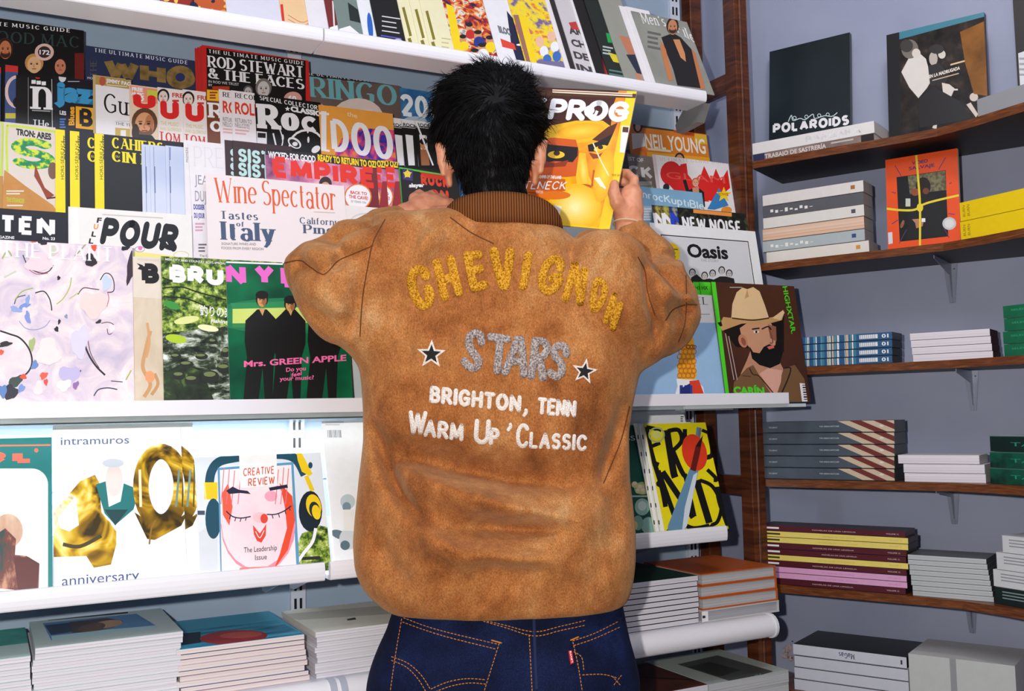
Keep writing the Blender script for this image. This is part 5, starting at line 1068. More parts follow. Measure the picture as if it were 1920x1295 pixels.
c = mag(7, (1208, 795), (1325, 803), base=(240, 222, 14), off=3.1)
BK = (16, 15, 14)
def big(pts, w_): c.line(pts, w_, BK)
big([(1212, 800), (1222, 850), (1240, 910), (1248, 950)], 9); big([(1212, 800), (1240, 806)], 7); big([(1225, 868), (1235, 872)], 10); big([(1218, 838), (1238, 830)], 7)
big([(1250, 806), (1262, 880), (1266, 895)], 13); c.line([(1252, 808), (1272, 806), (1278, 826), (1262, 844), (1254, 846)], 8, BK); big([(1262, 846), (1282, 890), (1300, 895)], 9)
big([(1284, 804), (1286, 822), (1302, 830)], 8); big([(1330, 812), (1336, 850), (1322, 858)], 9); big([(1316, 806), (1330, 812)], 6); big([(1326, 880), (1344, 898), (1338, 900)], 7)
big([(1234, 882), (1262, 960), (1270, 985)], 9); big([(1242, 884), (1300, 970)], 11); big([(1284, 888), (1302, 968)], 8); big([(1306, 900), (1330, 980)], 13); big([(1346, 912), (1350, 940), (1366, 985)], 11); c.line([(1312, 900), (1336, 912), (1352, 946), (1346, 976), (1334, 984)], 7, BK)
for pts in [[(1250, 1000), (1270, 980), (1300, 990), (1330, 985)], [(1290, 1010), (1300, 990), (1316, 1012)], [(1330, 985), (1350, 1000), (1376, 990)], [(1340, 1010), (1360, 990)], [(1230, 905), (1246, 915)], [(1308, 990), (1340, 1020)]]: big(pts, 8)
c.poly([(1252, 986), (1300, 860), (1306, 800), (1314, 802), (1310, 880), (1286, 990), (1276, 1030), (1252, 1030)], (104, 146, 176)); c.poly([(1300, 890), (1308, 885), (1288, 985), (1278, 1000), (1284, 950)], (214, 224, 232)); c.line([(1313, 802), (1306, 850)], 5, (110, 120, 130))
c.ell(1302, 848, 23, 35, (226, 60, 28), -14); c.poly([(1294, 880), (1304, 836), (1318, 815), (1312, 850), (1304, 884)], (100, 26, 18)); c.poly([(1304, 836), (1318, 815), (1313, 838)], (30, 20, 20))
c.ring(1231, 815, 14, 13, 3, (170, 190, 120)); c.ell(1231, 815, 9, 8, (226, 222, 120))
c.done('magazine', 'yellow magazine covered in black letters with a red oval, at the lower shelf end')

# ------------------------------------------------------------------ flat piles of magazines
def pages(name, c0, c1):
    return noisemat(name, [(0.35, c0), (0.5, c1), (0.65, c0)], scale=5, detail=6, rough=.6, stretch=(.15, .15, 60))
PG = pages('paper_edges_white', (188, 184, 192), (226, 222, 228)); PGC = pages('paper_edges_cream', (206, 186, 180), (230, 218, 216)); PGG = pages('paper_edges_grey', (150, 150, 152), (196, 196, 198))
def flat_item(name, x0, x1, y0, y1, z0, h, page, cover, label, cat='magazine', group=None, cov=.0009, hard=False, rot=0.0, inset=.0, wav=0.0):
    cx, cy = (x0 + x1) / 2, (y0 + y1) / 2; cr, sr = cos(rot), sin(rot)
    def fr(v):
        x, y, z = v; x -= cx; y -= cy
        return Vector((cx + x * cr - y * sr, cy + x * sr + y * cr, z))
    mb = MB(); i = inset
    # page block with slightly rounded fore edge
    mb.box((x0 + i, y0 + i, z0 + cov), (x1 - i * .3, y1 - i, z0 + h - cov - .0004), page, fr)
    o = mb.build(name, origin=(cx, cy, z0)); tag(o, label, cat, group)
    for (za, zb) in ((z0, z0 + cov), (z0 + h - cov - .0004, z0 + h - .0004)):
        mb = MB(); mb.box((x0, y0, za), (x1, y1, zb), cover, fr); mb.build('cover', o)
    if hard:
        mb = MB(); mb.box((x1 - .0025, y0 + .0005, z0 + cov), (x1, y1, z0 + h - cov - .0004), cover, fr); mb.build('spine', o)
    return o
def top_print(z, x0, x1, y0, y1, base, draw, name, label, group=None, thick=.008, edge=PG, rot=0):
    c = Cover((0, 0, z), (0, 0, 1), (1, 0, 0), (0, 1, 0), (0, 0), None, w=1, base=base, thick=thick, edge=edge)
    c.s0, c.s1, c.t0, c.t1 = x0, x1, y0, y1
    draw(c); return c.done(name, label, 'magazine', group)
def pile(x0, x1, y0, y1, zb, n, h, cols, where, group, draw, base, toplabel, jit=.006, seed=1, page=PG, sec=()):
    r_ = random.Random(seed); z = zb
    for k in range(n):
        last = k == n - 1
        dx = r_.uniform(-jit, jit) * .5 + (sec[k] if k < len(sec) else 0); dy = abs(r_.uniform(-jit, jit)) * .5
        if last:
            top_print(z + h, x0 + dx, x1 + dx, y0, y1, base, draw, 'magazine', toplabel, group, thick=h - .0004, edge=page)
        else:
            flat_item('magazine', x0 + dx, x1 + dx, y0 + dy, y1 + dy, z, h, page, cols[k % len(cols)], '%s, %s from the top of its pile' % (where, ORD[n - 1 - k] if n - 1 - k < len(ORD) else 'lowest'), group=group)
        z += h
    return z
ZD = 0.7215
def d1(c): c.rect(-40, 1165, 60, 1225, noisemat('printed_teal_sea', [(0.3, (20, 120, 110)), (0.7, (90, 190, 170))], scale=14)); c.poly([(-60, 1218), (58, 1204), (60, 1230), (-60, 1240)], (206, 226, 224))
pile(-.21, .066, 1.838, 2.10, ZD, 11, .0095, [(190, 206, 206), (226, 224, 228)], 'grey-edged magazine under the teal sea cover', 'pile under the teal sea cover', d1, (176, 214, 206), 'teal and pale green magazine on top of the pile at the picture edge', seed=3)
def d2(c):
    c.poly([(80, 1168), (256, 1150), (292, 1172), (96, 1200)], (96, 140, 190)); c.poly([(84, 1172), (140, 1166), (136, 1184), (96, 1190)], (20, 34, 70)); c.poly([(130, 1166), (200, 1158), (232, 1164), (212, 1176), (170, 1184), (136, 1186)], (70, 46, 34)); c.ell(200, 1170, 30, 7, (206, 156, 110), -8); c.ell(172, 1176, 26, 8, (110, 70, 40), -10); c.poly([(96, 1192), (200, 1180), (294, 1172), (296, 1178), (98, 1202)], (190, 224, 230)); c.lines(90, 1160, 240, 1, 4, (40, 40, 44), h=3, slope=-.09, rag=0)
pile(.072, .305, 1.838, 2.09, ZD, 12, .0096, [(214, 210, 216), (200, 214, 216), (230, 228, 230)], 'grey-edged magazine under the blue-framed portrait cover', 'pile under the portrait cover', d2, (206, 220, 218), 'pale magazine with a reclining face in blue on top of its pile', seed=5, sec=[-.006] * 5 + [-.002] * 3)
def d3(c):
    c.poly([(330, 1185), (515, 1160), (590, 1200), (330, 1240)], noisemat('printed_blue_waves', [(0.35, (14, 60, 90)), (0.5, (40, 150, 190)), (0.65, (90, 190, 210))], scale=16, stretch=(.4, 3, 1))); c.poly([(336, 1188), (376, 1184), (376, 1204), (336, 1210)], (16, 26, 44)); c.ell(438, 1194, 64, 13, noisemat('printed_red_drop', [(0.3, (150, 22, 18)), (0.7, (206, 50, 34))], scale=10), -3); c.ell(452, 1190, 40, 6, (214, 90, 66), -3); c.poly([(330, 1218), (450, 1206), (583, 1193), (583, 1202), (330, 1232)], (206, 226, 236)); c.text('The Test of Time', 384, 1222, 524, 1209, 4.6, (190, 60, 60), up=(-.6, -1))
pile(.302, .528, 1.838, 2.10, ZD, 9, .0094, [(226, 190, 190), (60, 70, 110), (214, 208, 216)], 'pinkish-edged magazine under the red oval cover', 'pile under the red oval cover', d3, (70, 170, 200), 'blue magazine with a large red oval on top of its pile', seed=8, page=PGC, sec=[.006, .004] + [-.003] * 8)
def d4(c): c.poly([(650, 1160), (666, 1157), (668, 1161), (652, 1163)], (50, 50, 46)); c.poly([(520, 1152), (740, 1133), (740, 1150), (560, 1162)], (196, 192, 178))
pile(.545, .800, 1.838, 2.08, ZD, 9, .0094, [(206, 204, 210), (226, 224, 226)], 'white-edged magazine under the cream cover beside the jeans', 'pile under the cream cover', d4, (232, 228, 214), 'cream magazine on top of the pile beside the jeans', seed=9)
# right end of the same shelf
def d5(c): c.poly([(1180, 1062), (1320, 1068), (1320, 1100), (1180, 1100)], noisemat('printed_deep_green', [(0.3, (6, 50, 36)), (0.7, (16, 84, 58))], scale=8)); c.poly([(1190, 1050), (1230, 1060), (1230, 1066), (1180, 1064)], (20, 20, 22))
pile(1.19, 1.432, 1.838, 2.08, ZD, 9, .0118, [(30, 28, 30)], 'white-edged journal with black cover line beside the jacket', 'journals with black cover lines', d5, (14, 72, 52), 'green journal on top of the pile beside the jacket', seed=4, jit=.003)
z = ZD
for k in range(4):
    page = PGG if k else pages('paper_edges_darker', (150, 150, 154), (176, 176, 180))
    flat_item('hardback_book', 1.438 + .003 * (k % 2), 1.668 - .002 * k, 1.835, 2.06, z, .027, page, (190, 92, 36) if k else (206, 200, 196), 'thick hardback with orange covers, %s in its pile beyond the tube end' % ['lowest, with price label', 'third from the top', 'second from the top', 'topmost'][k], 'book', 'orange hardbacks', cov=.0026, hard=True, inset=.005)
    z += .0272
mb = MB(); mb.box((1.4375, 1.8337, ZD + .002), (1.455, 1.8347, ZD + .024), Wt); 
mb.tube([(1.4385, 1.8332, ZD + .013), (1.4445, 1.8332, ZD + .013)], .003, (40, 40, 44), n=8); lab_ = mb.build('price_label')
for o in bpy.data.objects:
    if o.get('label', '').endswith('with price label in its pile beyond the tube end'): lab_.parent = o; lab_.matrix_parent_inverse = Matrix.Translation(-o.location)
# lowest shelf: two big books half in the frame
def e1(c): c.poly([(1180, 1235), (1330, 1255), (1330, 1300), (1180, 1300)], noisemat('printed_brick_brown', [(0.3, (60, 30, 24)), (0.7, (112, 60, 44))], scale=12)); c.lines(1200, 1268, 1320, 1, 5, (40, 24, 20), h=2, slope=.05)
ZE = .4695
pile(1.22, 1.455, 1.845, 2.08, ZE, 6, .0185, [(120, 70, 60), (214, 210, 206)], 'grey-edged magazine under the brick-brown cover', 'pile under the brick-brown cover', e1, (110, 60, 44), 'brick-brown magazine on top of the lowest pile beside the jeans', seed=12)
def e2(c): c.poly([(1270, 1245), (1345, 1228), (1450, 1258), (1380, 1280)], (92, 94, 92)); c.poly([(1290, 1250), (1330, 1240), (1390, 1256), (1350, 1268)], (60, 64, 60)); c.text('AMARI', 1385, 1284, 1430, 1270, 8, (120, 170, 146), bold=.04, up=(-.5, -1))
pile(1.462, 1.70, 1.845, 2.10, ZE, 4, .0275, [(196, 204, 196)], 'thick pale-covered book under the grey photo cover', 'pile under the grey photo cover', e2, (196, 206, 198), 'thick pale green-grey book with a grey photo on top of the lowest pile', seed=13, page=PGG)

# ------------------------------------------------------------------ books on the wooden shelves
PERP = dict(n=Vector((-1, 0, 0)), r=Vector((0, -1, 0)))
def shelf_plane(z, perp=False, back=.010):
    if perp: return Vector((SF[5].x + back, 1.4, z)), PERP['n'], PERP['r']
    d = (SF[2] - SF[0]).normalized(); n = Vector((d.y, -d.x, 0))
    return SF[0] - n * back + ZZ * z, n, d
def spine_book(k, px0, px1, yref, z0, h, base, draw, label, group=None, depth=.10, perp=False, back=.010, cat='book', edge=(220, 216, 212), spine=None, name='book'):
    """a book lying flat on wooden shelf k with its spine towards the room; px0..px1 along the shelf at height yref"""
    p, n, r = shelf_plane(SHZ[k] + z0 + .0006, perp, back)
    c = Cover(p, n, r, ZZ, (px0, yref), (px1, yref), H=h - .0008, thick=depth, base=base, edge=edge)
    if draw: draw(c)
    return c.done(name, label, cat, group, child='spine', spine=spine)
def pix(c, u, v): return proj(c.P((c.s0 + u * (c.s1 - c.s0), c.t0 + v * (c.t1 - c.t0)), 0))
def stext(c, txt, u0, u1, v0, v1, m, **kw):
    a, b, t_ = pix(c, u0, v0), pix(c, u1, v0), pix(c, u0, v1)
    h = math.hypot(t_[0] - a[0], t_[1] - a[1]); c.text(txt, a[0], a[1], b[0], b[1], h, m, **kw)
# shelf one
SPARK = noisemat('printed_silver_letters', [(0.42, (214, 212, 214)), (0.55, (240, 240, 240)), (0.62, (180, 180, 184))], scale=50)
def s_(c): stext(c, 'BARBARA', .45, .9, .25, .75, SPARK, bold=.03)
spine_book(1, 1410, 1640, 255, .020, .030, (232, 228, 226), s_, 'white flat book with faint silver letters, resting on the grey-brown book', depth=.125)
def s_(c):
    c.panel(.0, 0, .1, 1, (50, 54, 90)); stext(c, 'TRABAJO DE SASTRERÍA', .1, .62, .2, .8, (226, 214, 208), bold=.02); c.panel(.66, .2, .84, .4, (200, 190, 180)); c.panel(.9, 0, 1, 1, (40, 30, 30))
spine_book(1, 1412, 1640, 285, 0, .0195, noisemat('printed_taupe_spine', [(0.3, (110, 92, 86)), (0.7, (160, 140, 132))], scale=20), s_, 'grey-brown flat book with pale spine lettering under the white flat book', depth=.125)
def standing(k, L, R, back, lean, base, draw, label, thick, z0=0.0, child='front_cover', cat='book', edge=(220, 216, 212), spine=None):
    p, n, r = shelf_plane(SHZ[k] + z0 + .001, False, back)
    a = radians(lean); u = (-n * sin(a) + ZZ * cos(a)); nn = n * cos(a) + ZZ * sin(a)
    c = Cover(p, nn, r, u, L, R, thick=thick, base=base, edge=edge); draw(c)
    return c.done('book', label, cat, None, child=child, spine=spine)
def s_(c):
    c.text('POLAROIDS', 1449, 251, 1592, 234, 19, Wt, 'stroke', T=.3, t=.26, gap=.1)
    c.line([(1478, 228), (1484, 216), (1487, 226), (1500, 222), (1510, 224), (1524, 214), (1528, 222), (1546, 217), (1560, 218), (1570, 211)], 1.6, (206, 226, 226))
    # handwriting loops
    for x in (1490, 1512, 1536, 1552): c.ring(x, 221 - (x - 1490) * .1, 3, 3, 1.2, (206, 226, 226))
standing(1, (1443, 97), (1593, 72), .150, 7, noisemat('printed_dark_polaroid', [(0.3, (22, 30, 34)), (0.7, (34, 46, 52))], scale=4, rough=.3), s_, 'black book with bold white title standing behind the flat white book', .016, edge=(70, 76, 70))
BWN = noisemat('printed_dark_film', [(0.35, (22, 19, 18)), (0.6, (52, 44, 40)), (0.75, (90, 76, 66))], scale=24, detail=5, rough=.18)
def s_(c):
    c.poly([(1660, 66), (1850, 16), (1850, 30), (1664, 80)], (60, 130, 150)); c.poly([(1660, 66), (1686, 60), (1690, 255), (1664, 260)], (14, 15, 18))
    c.poly([(1706, 105), (1722, 98), (1736, 110), (1747, 150), (1738, 165), (1722, 184), (1705, 164), (1690, 135)], (226, 220, 212)); c.ell(1706, 92, 16, 18, (120, 112, 104)); c.ell(1718, 100, 8, 9, (222, 214, 204)); c.ell(1700, 86, 12, 12, (60, 54, 50))
    c.ell(1750, 110, 8, 13, (190, 180, 170)); c.ell(1766, 102, 7, 8, (220, 210, 200)); c.ell(1756, 92, 14, 9, (40, 36, 34)); c.poly([(1740, 124), (1760, 118), (1780, 140), (1770, 160), (1744, 160)], (34, 30, 30))
    c.poly([(1766, 155), (1780, 158), (1790, 166), (1784, 180), (1766, 190), (1758, 186), (1768, 172)], (224, 216, 206)); c.line([(1786, 168), (1796, 168)], 3, (224, 216, 206)); c.poly([(1812, 196), (1820, 192), (1834, 214), (1830, 220)], (220, 206, 190)); c.ell(1826, 182, 8, 8, (214, 200, 186)); c.poly([(1748, 240), (1756, 218), (1758, 222), (1756, 242)], (220, 214, 206))
    c.poly([(1724, 184), (1750, 162), (1800, 190), (1822, 222), (1724, 240)], (26, 22, 22)); c.lines(1782, 120, 1812, 1, 5, (226, 196, 150), h=3, slope=-.27); c.text('EN LA MADRUGADA', 1742, 147, 1800, 130, 6, (236, 226, 214), bold=.04); c.lines(1748, 150, 1800, 1, 5, (206, 180, 150), h=2, slope=-.27)
    c.poly([(1800, 60), (1845, 40), (1852, 180), (1826, 176), (1810, 120)], noisemat('painted_warm_reflection', [(0.3, (96, 60, 26)), (0.7, (176, 116, 54))], scale=9, rough=.15))  # warm flash reflection on the wrapping, painted onto the cover
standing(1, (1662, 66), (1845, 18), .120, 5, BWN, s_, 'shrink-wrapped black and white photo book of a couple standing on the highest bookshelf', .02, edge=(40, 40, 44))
spine_book(1, 1832, 1960, 190, 0, .040, (150, 152, 156), None, 'grey flat box at the far end of the highest bookshelf', perp=True, depth=.2, cat='box', name='flat_box', back=.0)
c = Cover(Vector((2.06, 1.3, SHZ[1] + .0005 + .0405)), (-1, 0, 0), (0, -1, 0), (0, 0, 1), (1909, 100), (1990, 80), thick=.02, base=(226, 228, 232)); c.lines(1911, 108, 1925, 4, 10, (170, 170, 178), h=4); c.done('booklet', 'small white booklet standing at the far end of the highest bookshelf', 'booklet')
# shelf two: six books
z = 0
for k, (base, lb, x0, x1, h) in enumerate([((226, 220, 210), 'white book with an orange mark', 1437, 1630, .029), ((176, 186, 188), 'pale blue-grey book with glints', 1430, 1622, .029), (noisemat('spine_peach_lines', [(0.4, (220, 170, 136)), (0.6, (232, 206, 186))], scale=6, stretch=(.1, .1, 30)), 'peach-striped book', 1430, 1621, .031), ((226, 222, 216), 'white book with a dark mark', 1431, 1621, .029), ((92, 92, 98), 'charcoal book with white glints', 1430, 1620, .030), ((226, 220, 216), 'white book with a brown mark', 1430, 1620, .029)]):
    def s_(c, k=k):
        mk = [(206, 150, 60), (50, 80, 130), None, (80, 80, 96), None, (170, 110, 50)][k]
        if mk: c.panel(.88, .3, .92, .65, mk)
        if k in (1, 4): 
            for q in range(9): c.panel(.08 + q * .05, .35 + .1 * (q % 3), .11 + q * .05, .6 + .1 * (q % 2), (236, 232, 224))
        c.panel(.0, .97, 1, 1, (110, 100, 96))
    spine_book(2, x0, x1, 475 - k * 20, z, h, base, s_, '%s, %s in the pile beside the orange book' % (lb, ['lowest', 'fifth from top', 'fourth from top', 'third from top', 'second from top', 'topmost'][k]), 'pale pile beside the orange book', depth=.075, edge=(150, 150, 150))
    z += h + .0004
def s_(c):
    c.poly([(1681, 332), (1773, 319), (1778, 443), (1687, 453)], (18, 17, 16)); c.poly([(1702, 330), (1772, 320), (1774, 356), (1706, 364)], noisemat('printed_rattan', [(0.4, (84, 80, 54)), (0.6, (130, 124, 90))], scale=120)); c.ell(1731, 350, 14, 18, (34, 22, 16)); c.ell(1716, 360, 8, 7, (150, 76, 50)); c.ell(1736, 358, 6, 6, (120, 62, 40)); c.poly([(1706, 375), (1725, 368), (1752, 370), (1768, 400), (1770, 442), (1700, 448)], (24, 24, 24)); c.rect(1698, 372, 1707, 387, (206, 210, 196)); c.poly([(1710, 411), (1722, 410), (1732, 414), (1730, 424), (1718, 428), (1716, 418)], (190, 130, 100)); c.rect(1728, 409, 1735, 416, Wt); c.ell(1692, 420, 3, 8, (150, 90, 70), 20)
    c.text('VIDEO', 1710, 309, 1740, 304, 6, (60, 40, 100), bold=.03); c.text('SALVAJE', 1704, 319, 1752, 312, 6, (60, 40, 100), bold=.02)
    for a_, b_ in [((1678, 310), (1690, 330)), ((1773, 295), (1760, 318)), ((1686, 456), (1700, 430)), ((1770, 428), (1780, 446)), ((1672, 360), (1680, 362)), ((1780, 345), (1784, 342)), ((1672, 420), (1684, 412)), ((1778, 400), (1790, 402))]: c.line([a_, b_], 1.4, (90, 50, 110))
    c.line([(1718, 291), (1722, 340), (1725, 385), (1725, 460)], 4, (240, 214, 50)); c.line([(1662, 391), (1690, 394), (1715, 393), (1732, 383), (1755, 376), (1798, 366)], 4, (240, 214, 50)); c.ell(1725, 389, 6, 8, (240, 214, 50)); c.poly([(1665, 436), (1673, 435), (1674, 456), (1666, 458)], (220, 222, 226)); c.ell(1780, 419, 13, 12, (206, 208, 208)); c.ell(1780, 419, 9, 8, (226, 228, 228))
standing(2, (1660, 300), (1795, 280), .055, 4, (240, 84, 22), s_, 'bright orange book with a yellow cross and dark portrait on the second bookshelf', .012)
for k, lb in enumerate(['yellow thick book, lower of two beside the orange book', 'yellow thick book, upper of two beside the orange book']):
    def s_(c):
        for q in range(2): c.text('BURN', *pix(c, .07 + q * .06, .2), *pix(c, .07 + q * .06, .8), 5, (130, 104, 20), up=(-1, 0))
    spine_book(2, 1801 - k, 1950, 430 - k * 34, k * .0445, .044, (244, 208, 14), s_, lb, 'yellow thick books', perp=True, depth=.17, edge=(230, 196, 20))
# shelf three
for k in range(4):
    def s_(c):
        r_ = random.Random(4)
        x = 0.02
        while x < .66:
            w_ = r_.uniform(.006, .022); c.panel(x, 0.02, x + w_, .97, [(40, 90, 140), (206, 206, 190), (226, 190, 160), (90, 150, 170), (236, 236, 230), (60, 130, 150)][int(x * 37) % 6 if x > .3 else [0, 4, 3, 4, 1][int(x * 60) % 5]]); x += w_ + r_.uniform(.003, .014)
        c.panel(.68, .2, .86, .75, (236, 236, 236)); 
        for q in range(8): c.panel(.69 + q * .02, .2, .697 + q * .02, .75, (150, 160, 180))
        c.panel(0, .93, 1, 1, (30, 50, 80)); stext(c, '01', .90, .965, .28, .76, Wt, bold=.03)
    spine_book(3, 1488, 1673, 675 - k * 14, k * .0189, .0185, (44, 92, 134), s_, 'blue and white patterned book numbered 01, %s of four' % ['lowest', 'third from the top', 'second from the top', 'topmost'][k], 'numbered blue and white books', depth=.085, edge=(60, 66, 70), spine=(40, 70, 100))
for k in range(4):
    spine_book(3, 1712 - k * 2, 1862 - k * 2, 668 - k * 14, k * .0170, .0166, noisemat('fore_edges_white', [(0.35, (214, 206, 212)), (0.65, (236, 230, 236))], scale=6, stretch=(.1, .1, 40)), None, 'white-edged book with dark red covers, %s of four beside the blue spines' % ['lowest', 'third', 'second', 'topmost'][k], 'white-edged books on the third bookshelf', depth=.09, edge=(80, 40, 36), spine=(90, 40, 36))
for k in range(4):
    def s_(c): stext(c, 'SELECTED WRITINGS', .12, .9, .55, .7, (60, 170, 120))
    spine_book(3, 1882 - (k % 2) * 2, 2010, 640 - k * 24, k * .0285, .028, noisemat('spine_green', [(0.3, (8, 84, 58)), (0.7, (20, 116, 78))], scale=12), s_, 'green thick book, %s in the pile on the third bookshelf' % ['lowest', 'third from the top', 'second from the top', 'topmost'][k], 'green thick books', perp=True, depth=.17, back=.03)
# shelf four
for k in range(5):
    def s_(c):
        sp = c.s1 - c.s0
        for q in range(5):
            a0 = .63 + q * .088 - .04
            c._put([(c.s0 + sp * (a0), c.t1), (c.s0 + sp * (a0 + .088), c.t1), (c.s0 + sp * (a0 + .088 + .19), c.t0), (c.s0 + sp * (a0 + .19), c.t0)], [[0, 1, 2, 3]], (206, 186, 160) if q % 2 == 0 else (112, 44, 40))
        stext(c, 'THE LIBRARY', .05, .12, .42, .56, (206, 214, 220)); stext(c, 'THE URBAN SKETCHER', .45, .60, .48, .60, (206, 214, 220)); c.panel(0, .95, 1, 1, (24, 26, 32)); c.ell(*pix(c, .91, .55), 4, 2, (226, 216, 206))
    spine_book(4, 1430, 1677, 888 - k * 22, k * .0292, .0288, noisemat('spine_slate', [(0.3, (66, 76, 88)), (0.7, (84, 94, 106))], scale=14), s_, 'slate book with red and cream diagonal stripes, %s of five' % ['lowest', 'fourth from the top', 'third from the top', 'second from the top', 'topmost'][k], 'striped slate books', depth=.095, edge=(70, 72, 76), spine=(60, 62, 66))
for k in range(3):
    spine_book(4, (1696, 1694, 1684)[k], (1848, 1846, 1836)[k], 890 - k * 16, k * .0212, .0208, noisemat('fore_edges_white', [(0, (0, 0, 0)), (1, (0, 0, 0))]), None, 'white-edged book, %s of three beside the striped slate books' % ['lowest', 'middle', 'topmost'][k], 'white-edged books on the fourth bookshelf', depth=.09, spine=(150, 150, 150))
for k in range(3):
    def s_(c): c.panel(0, .0, 1, .05, (60, 110, 100)); stext(c, 'TALES', .3, .95, .35, .6, (30, 150, 110))
    spine_book(4, 1856, 1990, 880 - k * 28, k * .036, .0355, noisemat('spine_deep_green_%d' % (k == 2), [(0.35, (4, 30, 26)), (0.6, (8, 84, 64) if k < 2 else (10, 36, 34))], scale=22), s_, 'dark green thick book, %s of three at the end of the fourth bookshelf' % ['lowest', 'middle', 'topmost'][k], 'dark green thick books', perp=True, depth=.17, back=.03)
# shelf five
MAR, YLW, PNK = (84, 22, 36), (236, 214, 110), (226, 166, 206)
seq = [MAR, PNK, PNK, MAR, YLW, MAR, MAR, YLW, YLW, MAR]
nm = {MAR: 'maroon', PNK: 'pink', YLW: 'yellow'}
for k, cb in enumerate(seq):
    fg = (226, 206, 206) if cb == MAR else ((200, 176, 80) if cb == YLW else (190, 120, 170))
    def s_(c):
        if k > 2: c.panel(.02, .3, .14, .62, Wt if cb == MAR else (60, 50, 30))
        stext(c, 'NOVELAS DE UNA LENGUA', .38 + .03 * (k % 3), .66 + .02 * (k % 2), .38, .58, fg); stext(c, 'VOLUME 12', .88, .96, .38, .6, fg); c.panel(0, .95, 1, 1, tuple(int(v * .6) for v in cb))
    spine_book(5, 1426 + (k % 3), 1694 + (4, 7, 6, 6, 9, 5, 6, 9, 9, 3)[k], 1110 - k * 11, k * .0148, .0146, cb, s_, '%s book, %s of the ten in the maroon, yellow and pink pile' % (nm[cb], ORD[9 - k] if k < 9 else 'topmost'), 'maroon, yellow and pink pile', depth=.09, edge=(60, 44, 48), spine=(70, 40, 44))  # dark edge colour carries the shade on the right ends of the books
for k in range(8):
    spine_book(5, 1712 - k * 1.5 + (k % 2), 1863 - k * 2, 1118 - k * 10, k * .0119, .0117, noisemat('fore_edges_grey', [(0.35, (170, 174, 176)), (0.65, (204, 208, 208))], scale=6, stretch=(.1, .1, 40)), None, 'grey-edged magazine, %s of eight beside the maroon pile' % (ORD[7 - k] if k < 7 else 'topmost'), 'grey-edged magazines on the fifth bookshelf', depth=.11, cat='magazine', edge=(90, 92, 92), spine=(90, 90, 90), name='magazine')
for k in range(4):
    def s_(c):
        for q in range(3): c.panel(.1, .2 + q * .18, .75 - q * .1, .27 + q * .18, (150, 150, 156) if k else (130, 150, 146))
    spine_book(5, (1866, 1863, 1869, 1880)[k], 2010, 1115 - k * 30, k * .0385, .038, (214, 216, 218) if k else (18, 34, 34), s_, ['dark thick book at the foot of the pile at the end of the fifth bookshelf', 'white thick book resting on the dark thick book', 'white thick book second from the top of the end pile', 'white thick book topmost of the end pile on the fifth bookshelf'][k], 'end pile on the fifth bookshelf', perp=True, depth=.17, back=.02)
# lowest wooden shelf
def s_(c): a = pix(c, .56, .72); b = pix(c, .42, .75); c.text('Magas', a[0], a[1], b[0], b[1], 10, (30, 36, 90), 'stroke', T=.2, t=.08, serif=.05, up=(0, 1)); c.panel(.95, .3, .965, .7, (60, 60, 60))
spine_book(6, 1490, 1702, 1285, .086, .026, (206, 208, 218), s_, 'black-topped book with an upside-down spine title on the lowest bookshelf', depth=.18, edge=(24, 22, 22), spine=(24, 22, 22))
for k in range(3): spine_book(6, 1490 + k, 1704, 1290, k * .0286, .0282, (204, 206, 216), lambda c: c.panel(0, 0, 1, .06, (40, 40, 50)), 'white-spined book, %s under the black-topped book' % ['lowest', 'second below', 'directly'][k], 'white-spined books under the black-topped book', depth=.18)
def s_(c): c.panel(.4, 0, .46, 1, (150, 152, 154))
spine_book(6, 1706, 1905, 1285, 0, .122, (196, 198, 196), s_, 'pale grey flat carton beside the black-topped book on the lowest bookshelf', depth=.18, cat='box', spine=(140, 144, 140), name='carton')
